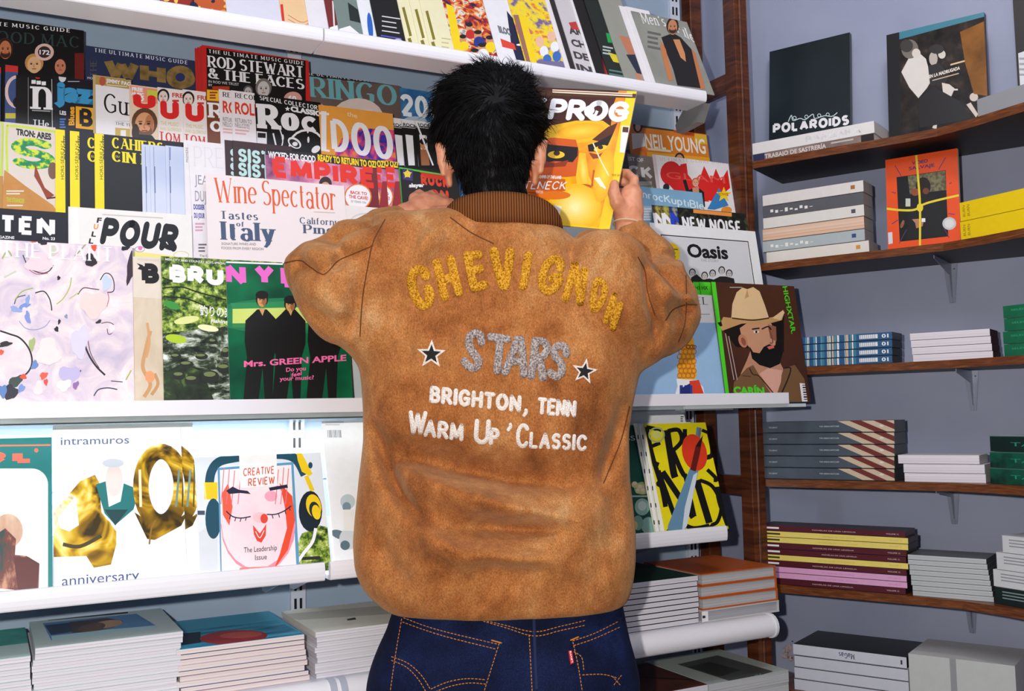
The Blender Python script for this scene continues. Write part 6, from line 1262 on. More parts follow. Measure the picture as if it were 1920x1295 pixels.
# ------------------------------------------------------------------ the man: surfaces grown from smooth distance fields
import openvdb
def ab(px, py, d):
    """picture point at depth d in front of the lens -> (across, depth, height) in the man's own upright frame"""
    P = atD(px, py, d) - CAM
    return np.array([P.dot(R0), P.dot(F0), P.z + CAM.z], dtype=np.float32)
def toW(v): return CAM + R0 * float(v[0]) + F0 * float(v[1]) + ZZ * (float(v[2]) - CAM.z)
class Field:
    def __init__(s, lo, hi, h):
        s.lo = np.array(lo, np.float32); s.h = h
        s.n = np.ceil((np.array(hi) - s.lo) / h).astype(int) + 1
        s.D = np.full(s.n, 0.6, np.float32)
        s.ax = [s.lo[i] + h * np.arange(s.n[i], dtype=np.float32) for i in range(3)]
    def block(s, lo, hi, m):
        sl = []
        for i in range(3):
            a = int(max(0, math.floor((lo[i] - m - s.lo[i]) / s.h))); b = int(min(s.n[i], math.ceil((hi[i] + m - s.lo[i]) / s.h) + 1))
            sl.append(slice(a, max(a, b)))
        X, Y, Z = np.meshgrid(s.ax[0][sl[0]], s.ax[1][sl[1]], s.ax[2][sl[2]], indexing='ij', sparse=True)
        return tuple(sl), X, Y, Z
    def blend(s, sl, d, k):
        a = s.D[sl]
        if k <= 0: s.D[sl] = np.minimum(a, d); return
        h = np.clip(0.5 + 0.5 * (a - d) / k, 0, 1)
        s.D[sl] = a + (d - a) * h - k * h * (1 - h)
    def cone(s, A, B, ra, rb, k=.012, sq=(1, 1, 1)):
        A = np.array(A, np.float32); B = np.array(B, np.float32); r = max(ra, rb)
        lo = np.minimum(A, B) - r * max(1 / min(sq), 1); hi = np.maximum(A, B) + r * max(1 / min(sq), 1)
        sl, X, Y, Z = s.block(lo, hi, 3 * k + .01)
        q = B - A; L = float(q @ q) + 1e-9
        t = np.clip(((X - A[0]) * q[0] + (Y - A[1]) * q[1] + (Z - A[2]) * q[2]) / L, 0, 1)
        d = np.sqrt(((X - A[0] - t * q[0]) * sq[0]) ** 2 + ((Y - A[1] - t * q[1]) * sq[1]) ** 2 + ((Z - A[2] - t * q[2]) * sq[2]) ** 2) - (ra + (rb - ra) * t)
        s.blend(sl, d, k)
    def chain(s, pts, rs, k=.006):
        for i in range(len(pts) - 1): s.cone(pts[i], pts[i + 1], rs[i], rs[i + 1], k)
    def ellip(s, c, r, k=.012, sub=False):
        c = np.array(c, np.float32); r = np.array(r, np.float32)
        sl, X, Y, Z = s.block(c - r, c + r, 3 * k + .01)
        d = (np.sqrt(((X - c[0]) / r[0]) ** 2 + ((Y - c[1]) / r[1]) ** 2 + ((Z - c[2]) / r[2]) ** 2) - 1) * float(r.min())
        if sub:
            a = s.D[sl]; h = np.clip(0.5 - 0.5 * (a + d) / k, 0, 1); s.D[sl] = a + (-d - a) * h + k * h * (1 - h)
        else: s.blend(sl, d, k)
    def mesh(s, name, m, parent=None, origin=None, smooth=2, keep=None):
        g = openvdb.FloatGrid(0.6); g.copyFromArray(s.D)
        g.transform = openvdb.createLinearTransform(voxelSize=s.h)
        V, Q = g.convertToQuads(0.0)
        V = V + s.lo
        # keep the largest connected piece, smooth it a little
        Q = Q.astype(np.int64); nv = len(V)
        lab = np.arange(nv)
        for _ in range(400):
            mn = lab[Q].min(axis=1); new = lab.copy()
            for c in range(4): np.minimum.at(new, Q[:, c], mn)
            new = new[new]
            if (new == lab).all(): break
            lab = new
        ids, cnt = np.unique(lab, return_counts=True); big = ids[cnt.argmax()]
        keepv = lab == big; rm = -np.ones(nv, np.int64); rm[keepv] = np.arange(keepv.sum())
        Q = rm[Q[keepv[Q].all(axis=1)]]; V = V[keepv]
        for _ in range(smooth):
            acc = np.zeros_like(V); c2 = np.zeros(len(V))
            for a, b in ((0, 1), (1, 2), (2, 3), (3, 0)):
                np.add.at(acc, Q[:, a], V[Q[:, b]]); np.add.at(acc, Q[:, b], V[Q[:, a]]); np.add.at(c2, Q[:, a], 1); np.add.at(c2, Q[:, b], 1)
            V = V * .45 + acc / np.maximum(c2, 1)[:, None] * .55
        Wd = np.outer(V[:, 0], np.array(R0)) + np.outer(V[:, 1], np.array(F0)) + np.outer(V[:, 2] - CAM.z, np.array(ZZ)) + np.array(CAM)
        o0 = np.array(origin) if origin is not None else np.zeros(3)
        me = bpy.data.meshes.new(name); me.from_pydata((Wd - o0).tolist(), [], Q[:, ::-1].tolist())
        me.polygons.foreach_set('use_smooth', [True] * len(me.polygons)); me.materials.append(m); me.update()
        o = bpy.data.objects.new(name, me); COL.objects.link(o); o.location = o0
        if parent is not None: o.parent = parent; o.matrix_parent_inverse = Matrix.Translation(-parent.location)
        return o, Wd, Q
def bvh_of(Wd, Q): return BVHTree.FromPolygons([tuple(v) for v in Wd], [tuple(q) for q in Q])
def drop(bvh, px, py):
    """where the line of sight of a picture point meets a surface: point and outward normal"""
    d = ray(px, py).normalized(); h = bvh.ray_cast(CAM, d)
    if h[0] is None: return None
    n = h[1] if h[1].dot(d) < 0 else -h[1]
    return h[0], n
def tab(rows, y):
    ys = [r[0] for r in rows]
    return [np.interp(y, ys, [r[i] for r in rows]) for i in range(1, len(rows[0]))]

SKINM, _t, _b = nt('skin')
_nz = N(_t, 'ShaderNodeTexNoise', i_Scale=55.0, i_Detail=4.0); _r = ramp(_t, [(0.3, (206, 132, 96)), (0.6, (226, 156, 120)), (0.8, (216, 128, 100))])
_co = N(_t, 'ShaderNodeTexCoord'); _t.links.new(_co.outputs['Object'], _nz.inputs['Vector']); _t.links.new(_nz.outputs['Fac'], _r.inputs[0]); _t.links.new(_r.outputs[0], _b.inputs['Base Color'])
_b.inputs['Roughness'].default_value = .48; _b.inputs['Subsurface Weight'].default_value = .12; _b.inputs['Subsurface Radius'].default_value = (.01, .004, .002); _b.inputs['Subsurface Scale'].default_value = .3
_bp = N(_t, 'ShaderNodeBump', i_Strength=.25, i_Distance=.002); _t.links.new(_nz.outputs['Fac'], _bp.inputs['Height']); _t.links.new(_bp.outputs[0], _b.inputs['Normal'])

# ---- body (skin): head, neck, trunk, arms, hands, legs in one surface
B = Field((-.36, 1.55, .03), (.32, 2.14, 1.86), .0042)
hc = ab(921, 252, 1.80)
def H(a, b, z): return hc + np.array([a, b, z], np.float32)
B.ellip(H(0, 0, .012), (.074, .096, .108)); B.ellip(H(0, .030, -.055), (.062, .070, .075), .03); B.cone(H(0, .065, -.105), H(0, .05, -.10), .028, .03, .03)     # skull, cheeks, chin
B.cone(H(0, .098, -.02), H(0, .116, -.048), .009, .013, .010); B.cone(H(-.03, .088, .0), H(.03, .088, .0), .012, .012, .012)                          # nose, brow
B.ellip(H(-.032, .096, -.018), (.013, .01, .009), .004, sub=True); B.ellip(H(.032, .096, -.018), (.013, .01, .009), .004, sub=True)
B.ellip(H(-.032, .085, -.018), (.012, .012, .012), .003); B.ellip(H(.032, .085, -.018), (.012, .012, .012), .003)                                      # eyes in their sockets
B.cone(H(-.018, .100, -.076), H(.018, .100, -.076), .006, .006, .004); B.cone(H(-.015, .099, -.086), H(.015, .099, -.086), .006, .006, .004)           # lips
for s_ in (-1, 1):
    B.cone(H(s_ * .088, -.006, -.030), H(s_ * .078, .004, -.088), .019, .010, .006, sq=(1.7, 1, 1)); B.cone(H(s_ * .096, -.016, -.022), H(s_ * .088, -.012, -.075), .0075, .006, .004); B.cone(H(s_ * .07, .0, -.05), H(s_ * .088, .0, -.05), .016, .012, .01)   # ears
B.cone(H(.006, -.035, -.07), H(.01, -.03, -.17), .048, .052, .03)                                                                                        # neck
B.cone(ab(790, 480, 1.80), ab(1080, 505, 1.80), .05, .05, .04); B.cone(ab(925, 500, 1.82), ab(925, 1000, 1.835), .08, .065, .04); B.cone(ab(870, 560, 1.82), ab(980, 560, 1.82), .075, .075, .04)
B.cone(ab(880, 1130, 1.825), ab(975, 1130, 1.825), .075, .075, .03)
Lsh, Lel, Lwr = ab(735, 495, 1.76), ab(622, 530, 1.735), ab(762, 408, 1.93)
Rsh, Rel, Rwr = ab(1115, 535, 1.76), ab(1235, 572, 1.84), ab(1180, 432, 1.985)
B.chain([Lsh, ab(622, 525, 1.74), ab(665, 462, 1.83), ab(738, 430, 1.915), Lwr], [.045, .036, .031, .027, .027], .015); B.chain([Rsh, ab(1230, 566, 1.86), ab(1222, 492, 1.945), ab(1194, 446, 1.98), Rwr], [.045, .036, .031, .027, .0265], .015)
# left hand closing on the edge of a magazine beyond the shoulder
B.cone(Lwr, ab(800, 396, 1.955), .026, .031, .012); B.cone(ab(790, 392, 1.955), ab(832, 394, 1.965), .028, .024, .012)
for (k0, k1, k2, k3, r_) in [((777, 372, 1.955), (786, 364, 1.985), (800, 372, 2.012), (806, 386, 2.012), .0098), ((797, 371, 1.95), (808, 366, 1.985), (820, 374, 2.012), (824, 388, 2.012), .0098), ((816, 375, 1.95), (828, 370, 1.985), (838, 378, 2.01), (842, 392, 2.008), .0092), ((834, 381, 1.95), (845, 379, 1.98), (853, 386, 2.0), (856, 398, 2.0), .0080)]:
    B.chain([ab(*k0), ab(*k1), ab(*k2), ab(*k3)], [r_ * 1.25, r_, r_ * .92, r_ * .8], .004)
B.chain([ab(800, 402, 1.94), ab(828, 398, 1.915), ab(850, 392, 1.925), ab(866, 388, 1.94)], [.014, .012, .0105, .009], .006)
# right hand gripping the lower corner of the yellow magazine: thumb in front, fingers behind
B.cone(Rwr, ab(1179, 398, 1.995), .0255, .030, .012); B.cone(ab(1176, 396, 1.99), ab(1184, 366, 2.0), .029, .0235, .010)
B.chain([ab(1168, 398, 1.975), ab(1157, 379, 1.962), ab(1151, 362, 1.958), ab(1152, 345, 1.962)], [.0165, .0135, .0115, .0095], .006)
for (k0, k1, k2, k3, r_) in [((1186, 362, 1.995), (1189, 337, 2.012), (1176, 325, 2.032), (1158, 322, 2.034), .0098), ((1189, 372, 2.005), (1192, 352, 2.028), (1176, 342, 2.044), (1154, 340, 2.040), .0098), ((1190, 384, 2.01), (1192, 368, 2.036), (1174, 360, 2.05), (1152, 358, 2.044), .0092), ((1189, 396, 2.01), (1190, 384, 2.036), (1174, 378, 2.05), (1156, 376, 2.046), .0082)]:
    B.chain([ab(*k0), ab(*k1), ab(*k2), ab(*k3)], [r_ * 1.2, r_, r_ * .92, r_ * .8], .004)
# legs inside the jeans
for s_ in (-1, 1):
    hp = ab(930, 1150, 1.80); hp = hp + np.array([s_ * .085, 0, -.02], np.float32); kn = np.array([hp[0] + s_ * .02, 1.82, .48], np.float32); an = np.array([kn[0] + s_ * .005, 1.78, .10], np.float32)
    B.chain([hp, kn, an], [.075, .052, .038], .03); B.cone(an + np.array([0, -.02, -.05], np.float32), an + np.array([s_ * .02, .14, -.055], np.float32), .032, .028, .02)
feet = toW((float(ab(925, 1150, 1.80)[0]), 1.80, 0.0))
man, _, _ = B.mesh('person', SKINM, origin=feet, smooth=1)
tag(man, 'man seen from behind in a tan suede jacket, holding up a yellow magazine', 'person'); del B

# ---- jacket
def suede():
    m, t, b = nt('tan_suede')
    co = N(t, 'ShaderNodeTexCoord')
    n1 = N(t, 'ShaderNodeTexNoise', i_Scale=7.0, i_Detail=7.0, i_Roughness=.66, i_Distortion=.4); n2 = N(t, 'ShaderNodeTexNoise', i_Scale=420.0, i_Detail=3.0); n3 = N(t, 'ShaderNodeTexNoise', i_Scale=45.0, i_Detail=5.0, i_Roughness=.7)
    mp = N(t, 'ShaderNodeMapping'); mp.inputs['Scale'].default_value = (1.2, 1.2, .75)
    t.links.new(co.outputs['Object'], mp.inputs['Vector'])
    for n in (n1, n2, n3): t.links.new(mp.outputs[0], n.inputs['Vector'])
    r1 = ramp(t, [(0.30, (142, 82, 42)), (0.44, (190, 116, 62)), (0.58, (212, 142, 82)), (0.74, (232, 180, 124))])
    r3 = ramp(t, [(0.3, (206, 200, 196)), (0.7, (255, 255, 255))]); r2 = ramp(t, [(0.3, (168, 164, 160)), (0.7, (255, 255, 255))])
    t.links.new(n1.outputs['Fac'], r1.inputs[0]); t.links.new(n3.outputs['Fac'], r3.inputs[0]); t.links.new(n2.outputs['Fac'], r2.inputs[0])
    m1 = N(t, 'ShaderNodeMix', data_type='RGBA', blend_type='MULTIPLY'); m1.inputs[0].default_value = .8; m2 = N(t, 'ShaderNodeMix', data_type='RGBA', blend_type='MULTIPLY'); m2.inputs[0].default_value = .8
    t.links.new(r1.outputs[0], m1.inputs[6]); t.links.new(r3.outputs[0], m1.inputs[7]); t.links.new(m1.outputs[2], m2.inputs[6]); t.links.new(r2.outputs[0], m2.inputs[7]); t.links.new(m2.outputs[2], b.inputs['Base Color'])
    b.inputs['Roughness'].default_value = .9; b.inputs['Specular IOR Level'].default_value = .1; b.inputs['Sheen Weight'].default_value = .25; b.inputs['Sheen Roughness'].default_value = .5; b.inputs['Sheen Tint'].default_value = (1, .75, .45, 1)
    bp = N(t, 'ShaderNodeBump', i_Strength=.5, i_Distance=.0015); bp2 = N(t, 'ShaderNodeBump', i_Strength=.25, i_Distance=.005)
    t.links.new(n2.outputs['Fac'], bp.inputs['Height']); t.links.new(n3.outputs['Fac'], bp2.inputs['Height']); t.links.new(bp2.outputs[0], bp.inputs['Normal']); t.links.new(bp.outputs[0], b.inputs['Normal'])
    return m
SUEDE = suede()
J = Field((-.46, 1.50, .83), (.40, 2.08, 1.66), .0046)
DS, DB = 1.80, 1.80
ROWS = [ # picture y, left edge, right edge, half depth
 (385, 830, 1020, .098), (400, 800, 1022, .104), (425, 745, 1040, .110), (470, 705, 1096, .118), (530, 682, 1165, .126), (600, 672, 1195, .129), (660, 672, 1206, .130), (700, 678, 1200, .130), (760, 683, 1186, .129), (820, 683, 1178, .128),
 (900, 674, 1180, .128), (960, 667, 1187, .130), (1010, 664, 1191, .133), (1060, 668, 1190, .136), (1095, 682, 1186, .136), (1120, 706, 1180, .130), (1142, 735, 1168, .120), (1164, 760, 1140, .106)]
RW = [(float(ab(930, y, DS)[2]), float(ab(l, y, DS)[0]), float(ab(r, y, DS)[0]), h) for y, l, r, h in ROWS][::-1]
FOLDS = [ # picture polyline, amount (+ out, - in), reach above, reach below
 ([(700, 800), (745, 858), (850, 884), (960, 906), (1060, 914), (1130, 880)], -.022, .040, .015), ([(735, 872), (830, 908), (940, 945), (1030, 966), (1085, 976), (1150, 945)], .013, .014, .036),
 ([(840, 985), (900, 992), (980, 996), (1085, 990)], -.016, .030, .012), ([(740, 950), (780, 990), (870, 1030), (1000, 1046), (1100, 1036)], .013, .013, .03), ([(880, 1062), (950, 1066), (1060, 1072)], -.008, .02, .02),
 ([(682, 780), (706, 850), (745, 930), (790, 985)], -.014, .016, .012), ([(1180, 740), (1160, 830), (1135, 900), (1118, 930)], -.012, .016, .014), ([(1165, 900), (1150, 960), (1160, 1040)], -.005, .02, .02),
 ([(700, 1000), (720, 1060), (760, 1100)], -.006, .02, .02), ([(760, 1090), (800, 1040), (820, 1100)], .004, .025, .025), ([(1000, 1090), (1060, 1060), (1120, 1090)], .004, .02, .025),
 ([(838, 415), (800, 450), (770, 500), (740, 540)], .009, .026, .02), ([(860, 440), (820, 490), (780, 520)], -.006, .02, .02), ([(700, 470), (690, 560), (684, 640)], -.009, .014, .014), ([(1090, 455), (1110, 500), (1130, 560)], .008, .022, .022), ([(1075, 450), (1085, 490), (1092, 520)], -.012, .014, .014), ([(1130, 470), (1165, 520), (1180, 590)], .008, .02, .02), ([(1210, 500), (1218, 560), (1216, 640)], -.014, .014, .014), ([(860, 470), (940, 440), (1020, 440), (1080, 470)], .005, .03, .03), ([(1085, 600), (1120, 680), (1140, 760)], .005, .03, .03)]
def seg_field(poly, X, Z):
    best = np.full(np.broadcast(X, Z).shape, 9.0, np.float32); sg = np.zeros_like(best); tt = np.zeros_like(best)
    L = [0]
    for p, q in zip(poly, poly[1:]): L.append(L[-1] + math.hypot(q[0] - p[0], q[1] - p[1]))
    for i, (p, q) in enumerate(zip(poly, poly[1:])):
        dx, dz = q[0] - p[0], q[1] - p[1]; l2 = dx * dx + dz * dz
        t = np.clip(((X - p[0]) * dx + (Z - p[1]) * dz) / l2, 0, 1)
        ex, ez = X - p[0] - t * dx, Z - p[1] - t * dz; d = np.sqrt(ex * ex + ez * ez)
        m = d < best; best = np.where(m, d, best); sg = np.where(m, np.sign(dx * ez - dz * ex), sg); tt = np.where(m, (L[i] + t * math.sqrt(l2)) / L[-1], tt)
    return best, sg, tt
X, Z = np.meshgrid(J.ax[0], J.ax[2], indexing='ij')
DISP = np.zeros_like(X)
for poly, amp, wu, wd in FOLDS:
    pl = [(float(v[0]), float(v[2])) for v in (ab(x, y, 1.675) for x, y in poly)]
    d, sg, tt = seg_field(pl, X, Z)
    w = np.where(sg > 0, wu, wd)
    DISP += 3.0 * amp * np.exp(-(d / w) ** 2) * np.clip(np.minimum(tt, 1 - tt) * 3.2 + .06, 0, 1)
DISP += .0036 * np.sin(31 * X + 9 * Z + 1.7 * np.sin(17 * Z)) * np.sin(23 * Z - 7 * X) + .0016 * np.sin(77 * X - 40 * Z + 2 * np.sin(30 * Z)) * np.sin(52 * Z + 25 * X)
sl, X3, Y3, Z3 = J.block((-1, 1, 0), (1, 3, 3), 0)
zs = J.ax[2]; aL = np.interp(zs, [r[0] for r in RW], [r[1] for r in RW]); aR = np.interp(zs, [r[0] for r in RW], [r[2] for r in RW]); hh = np.interp(zs, [r[0] for r in RW], [r[3] for r in RW])
def sm1(v, k=5):
    ker = np.ones(k) / k; return np.convolve(np.pad(v, k // 2, mode='edge'), ker, 'valid')
aL, aR, hh = sm1(aL, 7), sm1(aR, 7), sm1(hh, 7)
ac = ((aL + aR) / 2)[None, None, :].astype(np.float32); w_ = ((aR - aL) / 2)[None, None, :].astype(np.float32); h_ = hh[None, None, :].astype(np.float32)
yb = (Y3 - DB) + DISP[:, None, :].astype(np.float32) * np.clip((DB + .03 - Y3) / .06, 0, 1)
d = ((np.abs((X3 - ac) / w_) ** 2.5 + np.abs(yb / h_) ** 2.5) ** (1 / 2.5) - 1) * np.minimum(w_, h_)
zt, zb = float(ab(930, 392, 1.70)[2]), float(ab(905, 1167, 1.675)[2])
def smax(a, b, k):
    h = np.clip(.5 - .5 * (b - a) / k, 0, 1); return b + (a - b) * h + k * h * (1 - h)
d = smax(d, Z3 - zt, .03); d = smax(d, zb - Z3, .012)
J.D = d.astype(np.float32)
# shoulders and sleeves
J.cone(ab(880, 452, 1.76), ab(742, 458, 1.76), .058, .058, .03); J.cone(ab(960, 462, 1.76), ab(1036, 505, 1.76), .052, .046, .02)
J.cone(ab(735, 500, 1.755), ab(634, 534, 1.725), .092, .074, .022); J.cone(ab(628, 536, 1.725), ab(586, 508, 1.735), .070, .048, .015); J.cone(ab(640, 590, 1.72), ab(706, 600, 1.75), .052, .075, .03)
J.chain([ab(598, 508, 1.745), ab(665, 460, 1.83), ab(738, 430, 1.915)], [.052, .049, .043], .008); J.cone(ab(720, 433, 1.90), ab(748, 420, 1.93), .044, .036, .008)
J.cone(ab(1136, 510, 1.75), ab(1146, 560, 1.76), .076, .086, .006); J.cone(ab(1104, 458, 1.79), ab(1128, 462, 1.79), .027, .032, .006); J.cone(ab(1172, 570, 1.79), ab(1228, 582, 1.835), .088, .082, .012); J.cone(ab(1236, 610, 1.82), ab(1210, 640, 1.80), .05, .04, .03)
J.chain([ab(1238, 545, 1.885), ab(1222, 490, 1.945), ab(1192, 446, 1.98)], [.062, .050, .040], .012)
# wrinkles of the sleeves
SLV = [((532, 493), (580, 500), (608, 515), (640, 486), (700, 462), -.007, .010, 1.66), ((600, 440), (640, 455), (670, 450), (690, 430), (720, 420), -.010, .012, 1.75), ((560, 460), (600, 480), (640, 470), (680, 445), (700, 430), .009, .016, 1.68), ((640, 640), (660, 590), (670, 540), (680, 500), (690, 470), -.008, .014, 1.66), ((560, 560), (590, 590), (620, 600), (650, 600), (670, 590), -.005, .016, 1.64), ((590, 540), (620, 560), (640, 600), (650, 640), (660, 650), .006, .018, 1.64), ((610, 445), (640, 470), (630, 490), (625, 500), (620, 510), -.009, .010, 1.66),
       ((1220, 500), (1250, 515), (1272, 540), (1286, 570), (1284, 610), -.009, .011, 1.76), ((1232, 540), (1260, 560), (1284, 560), (1300, 565), (1310, 570), .009, .013, 1.76), ((1240, 590), (1260, 578), (1280, 572), (1300, 572), (1312, 570), -.009, .009, 1.76), ((1220, 640), (1240, 610), (1256, 600), (1275, 600), (1284, 600), -.006, .012, 1.75), ((1205, 490), (1212, 530), (1216, 570), (1236, 610), (1240, 640), -.012, .010, 1.72), ((1215, 500), (1232, 530), (1246, 580), (1250, 610), (1240, 640), .008, .014, 1.74),
       ((1190, 470), (1220, 475), (1250, 480), (1275, 480), (1285, 480), -.006, .010, 1.9), ((1215, 440), (1235, 455), (1240, 470), (1230, 480), (1215, 490), .005, .010, 1.92), ((1235, 500), (1262, 520), (1275, 500), (1280, 490), (1290, 500), .006, .012, 1.86)]
for *pts, amp, wd, dd in SLV:
    P3 = [ab(x, y, dd) for x, y in pts]
    lo = np.min(P3, axis=0) - .05; hi = np.max(P3, axis=0) + .05
    sl, X3, Y3, Z3 = J.block(lo, hi + np.array([0, .12, 0], np.float32), 0)
    pl = [(float(v[0]), float(v[2])) for v in P3]
    d2, _, tt = seg_field(pl, X3[:, 0, :] + 0 * Z3[:, 0, :], Z3[:, 0, :] + 0 * X3[:, 0, :])
    bump = 1.7 * amp * np.exp(-(d2 / wd) ** 2) * np.clip(np.minimum(tt, 1 - tt) * 5 + .1, 0, 1)
    J.D[sl] -= bump[:, None, :].astype(np.float32) * np.clip((dd + .10 - Y3) / .05, 0, 1)
sl, X3, Y3, Z3 = J.block((-1, 1, 0), (1, 3, 3), 0)
out = np.clip((np.abs(X3 - float(ab(930, 600, 1.75)[0])) - .20) / .06, 0, 1) * np.clip((Z3 - 1.32) / .06, 0, 1)
J.D += (.0035 * out * np.sin(38 * X3 + 55 * Z3 + 2 * np.sin(21 * Y3)) * np.sin(47 * Z3 - 33 * Y3 + 20 * X3)).astype(np.float32)
# hollow for the body: neck opening
jacket, JW, JQ = J.mesh('jacket', SUEDE, man, smooth=2); del J
jb = bvh_of(JW, JQ)

# ---- things sewn on: drawn along the line of sight onto the cloth
def pillow(mb, bvh, pts, R, h, m, closed=False, smooth=True, base=.0006, K=8, rough=0.0, rg=None):
    """raised rounded strip of half-width R pixels along a picture polyline, lying on the cloth"""
    pp = smooth_path(pts, 6, closed) if smooth and len(pts) > 2 else resample(pts, max(1.5, R * .6))
    ring = []
    for i, p in enumerate(pp):
        a, b = pp[max(0, i - 1)], pp[min(len(pp) - 1, i + 1)]
        if closed and i in (0, len(pp) - 1): a, b = pp[-2], pp[1]
        dx, dy = b[0] - a[0], b[1] - a[1]; l = math.hypot(dx, dy) or 1; nx, ny = -dy / l, dx / l
        row = []
        for k in range(K + 1):
            u = -1 + 2 * k / K; s = math.sin(u * pi / 2)
            q = drop(bvh, p[0] + nx * R * s, p[1] + ny * R * s)
            if q is None: row = None; break
            hgt = base + h * sqrt(max(0, 1 - s * s)) + (rg.uniform(-rough, rough) if rg else 0) * (1 - abs(s))
            row.append(q[0] + q[1] * hgt)
        ring.append(row)
    vs, idx = [], []
    for r_ in ring:
        idx.append(None if r_ is None else len(vs))
        if r_: vs += r_
    fs = [(idx[i] + k, idx[i] + k + 1, idx[i + 1] + k + 1, idx[i + 1] + k) for i in range(len(ring) - 1) if idx[i] is not None and idx[i + 1] is not None for k in range(K)]
    mb.add(vs, fs, m, True)
    if not closed:
        for e in (pp[0], pp[-1]):
            vs, fs = [], []; c = drop(bvh, *e)
            if c is None: continue
            vs.append(c[0] + c[1] * (base + h)); nr = 4
            okk = True
            for j in range(1, nr + 1):
                s = math.sin(j / nr * pi / 2)
                for q in range(12):
                    dq = drop(bvh, e[0] + R * s * cos(q * pi / 6), e[1] + R * s * sin(q * pi / 6))
                    if dq is None: okk = False; break
                    vs.append(dq[0] + dq[1] * (base + h * sqrt(max(0, 1 - s * s))))
                if not okk: break
            if not okk: continue
            fs = [(0, 1 + q, 1 + (q + 1) % 12) for q in range(12)] + [(1 + j * 12 + q, 1 + (j + 1) * 12 + q, 1 + (j + 1) * 12 + (q + 1) % 12, 1 + j * 12 + (q + 1) % 12) for j in range(nr - 1) for q in range(12)]
            mb.add(vs, fs, m, True)
def chenille(name, c0, c1, c2, sc=330):
    m = noisemat(name, [(0.34, c0), (0.5, c1), (0.66, c2)], scale=sc, detail=2, rough=.9)
    t = m.node_tree
    if not any(n.type == 'BUMP' for n in t.nodes):
        b = t.nodes['Principled BSDF']; nz = [n for n in t.nodes if n.type == 'TEX_NOISE'][0]; bp = N(t, 'ShaderNodeBump', i_Strength=.9, i_Distance=.004)
        t.links.new(nz.outputs['Fac'], bp.inputs['Height']); t.links.new(bp.outputs[0], b.inputs['Normal']); b.inputs['Specular IOR Level'].default_value = .1
    return m
CG = chenille('gold_chenille', (142, 88, 16), (206, 142, 34), (232, 176, 66)); CS = chenille('grey_chenille', (100, 88, 86), (156, 142, 138), (196, 186, 180)); CW = chenille('white_stitching', (226, 206, 190), (244, 232, 222), (250, 244, 238), 500)
def C4(pts): return [(740 + x / 4, 400 + y / 4) for x, y in pts]
rg = random.Random(2)
mb = MB()
for R_, cl, strokes in [
 (9.0, False, [[(235, 470), (215, 432), (165, 425), (130, 470), (135, 560), (165, 640), (205, 688), (250, 670), (265, 610), (252, 565)]]),
 (8.4, False, [[(315, 370), (345, 490), (375, 625)], [(420, 345), (450, 470), (480, 590)], [(345, 505), (455, 475)]]),
 (8.2, False, [[(545, 315), (570, 440), (595, 560)], [(545, 318), (630, 308)], [(570, 430), (640, 415)], [(595, 560), (670, 535)]]),
 (8.8, False, [[(745, 285), (775, 420), (815, 545)], [(865, 290), (850, 420), (825, 545)]]), (8.2, False, [[(1003, 315), (985, 430), (962, 545)]]),
 (8.2, False, [[(1243, 412), (1235, 362), (1190, 345), (1140, 390), (1108, 480), (1115, 555), (1155, 582), (1210, 545), (1235, 480), (1180, 485)]]),
 (7.6, False, [[(1282, 635), (1320, 500), (1350, 390)], [(1350, 390), (1375, 530), (1392, 665)], [(1392, 665), (1410, 540), (1425, 430)]]),
 (6.8, True, [[(1530, 505), (1568, 535), (1572, 605), (1540, 680), (1500, 720), (1487, 675), (1497, 590), (1512, 525)]]),
 (6.2, False, [[(1582, 805), (1615, 700), (1645, 615)], [(1645, 615), (1640, 720), (1636, 860)], [(1636, 860), (1668, 770), (1692, 685)]])]:
    for st in strokes: pillow(mb, jb, C4(st), R_, .0035, CG, closed=cl, rough=.0006, rg=rg)
tag(mb.build('lettering', jacket), 'gold chenille letters in an arch')
mb = MB()
for st in [[(650, 965), (640, 912), (600, 900), (562, 930), (562, 1000), (600, 1060), (630, 1110), (610, 1152), (560, 1152), (525, 1108)], [(720, 925), (845, 942)], [(790, 950), (780, 1070), (768, 1180)], [(828, 1190), (880, 1060), (922, 945)], [(945, 945), (962, 1080), (968, 1205)], [(870, 1108), (958, 1112)],
           [(1055, 955), (1042, 1090), (1025, 1220)], [(1055, 958), (1120, 965), (1142, 1020), (1110, 1070), (1055, 1082)], [(1080, 1085), (1102, 1160), (1112, 1232)], [(1288, 1055), (1272, 1000), (1225, 993), (1198, 1030), (1210, 1082), (1250, 1130), (1250, 1190), (1210, 1222), (1168, 1195)]]:
    pillow(mb, jb, C4(st), 7.6, .0032, CS, rough=.0005, rg=rg)
tag(mb.build('lettering', jacket), 'grey chenille letters in the middle of the back')
def sewn(txt, x0, y0, x1, y1, h, R_, up=(.0, -1)):
    """words in rounded strokes between two picture points"""
    x = 0; parts = []
    for ch in txt:
        w, sts = GL[ch]
        parts += [[(x + p[0], p[1]) for p in s] for s in sts]; x += w + .40
    W_ = x - .40
    for s in parts:
        pp = [(x0 + (x1 - x0) * p[0] / W_ + up[0] * p[1] * h, y0 + (y1 - y0) * p[0] / W_ + up[1] * p[1] * h) for p in s]
        pillow(mb, jb, pp, R_ * 1.2, .0012, CW, K=4, smooth=len(pp) > 3)
f4 = lambda x, y: (740 + x / 4, 580 + y / 4)
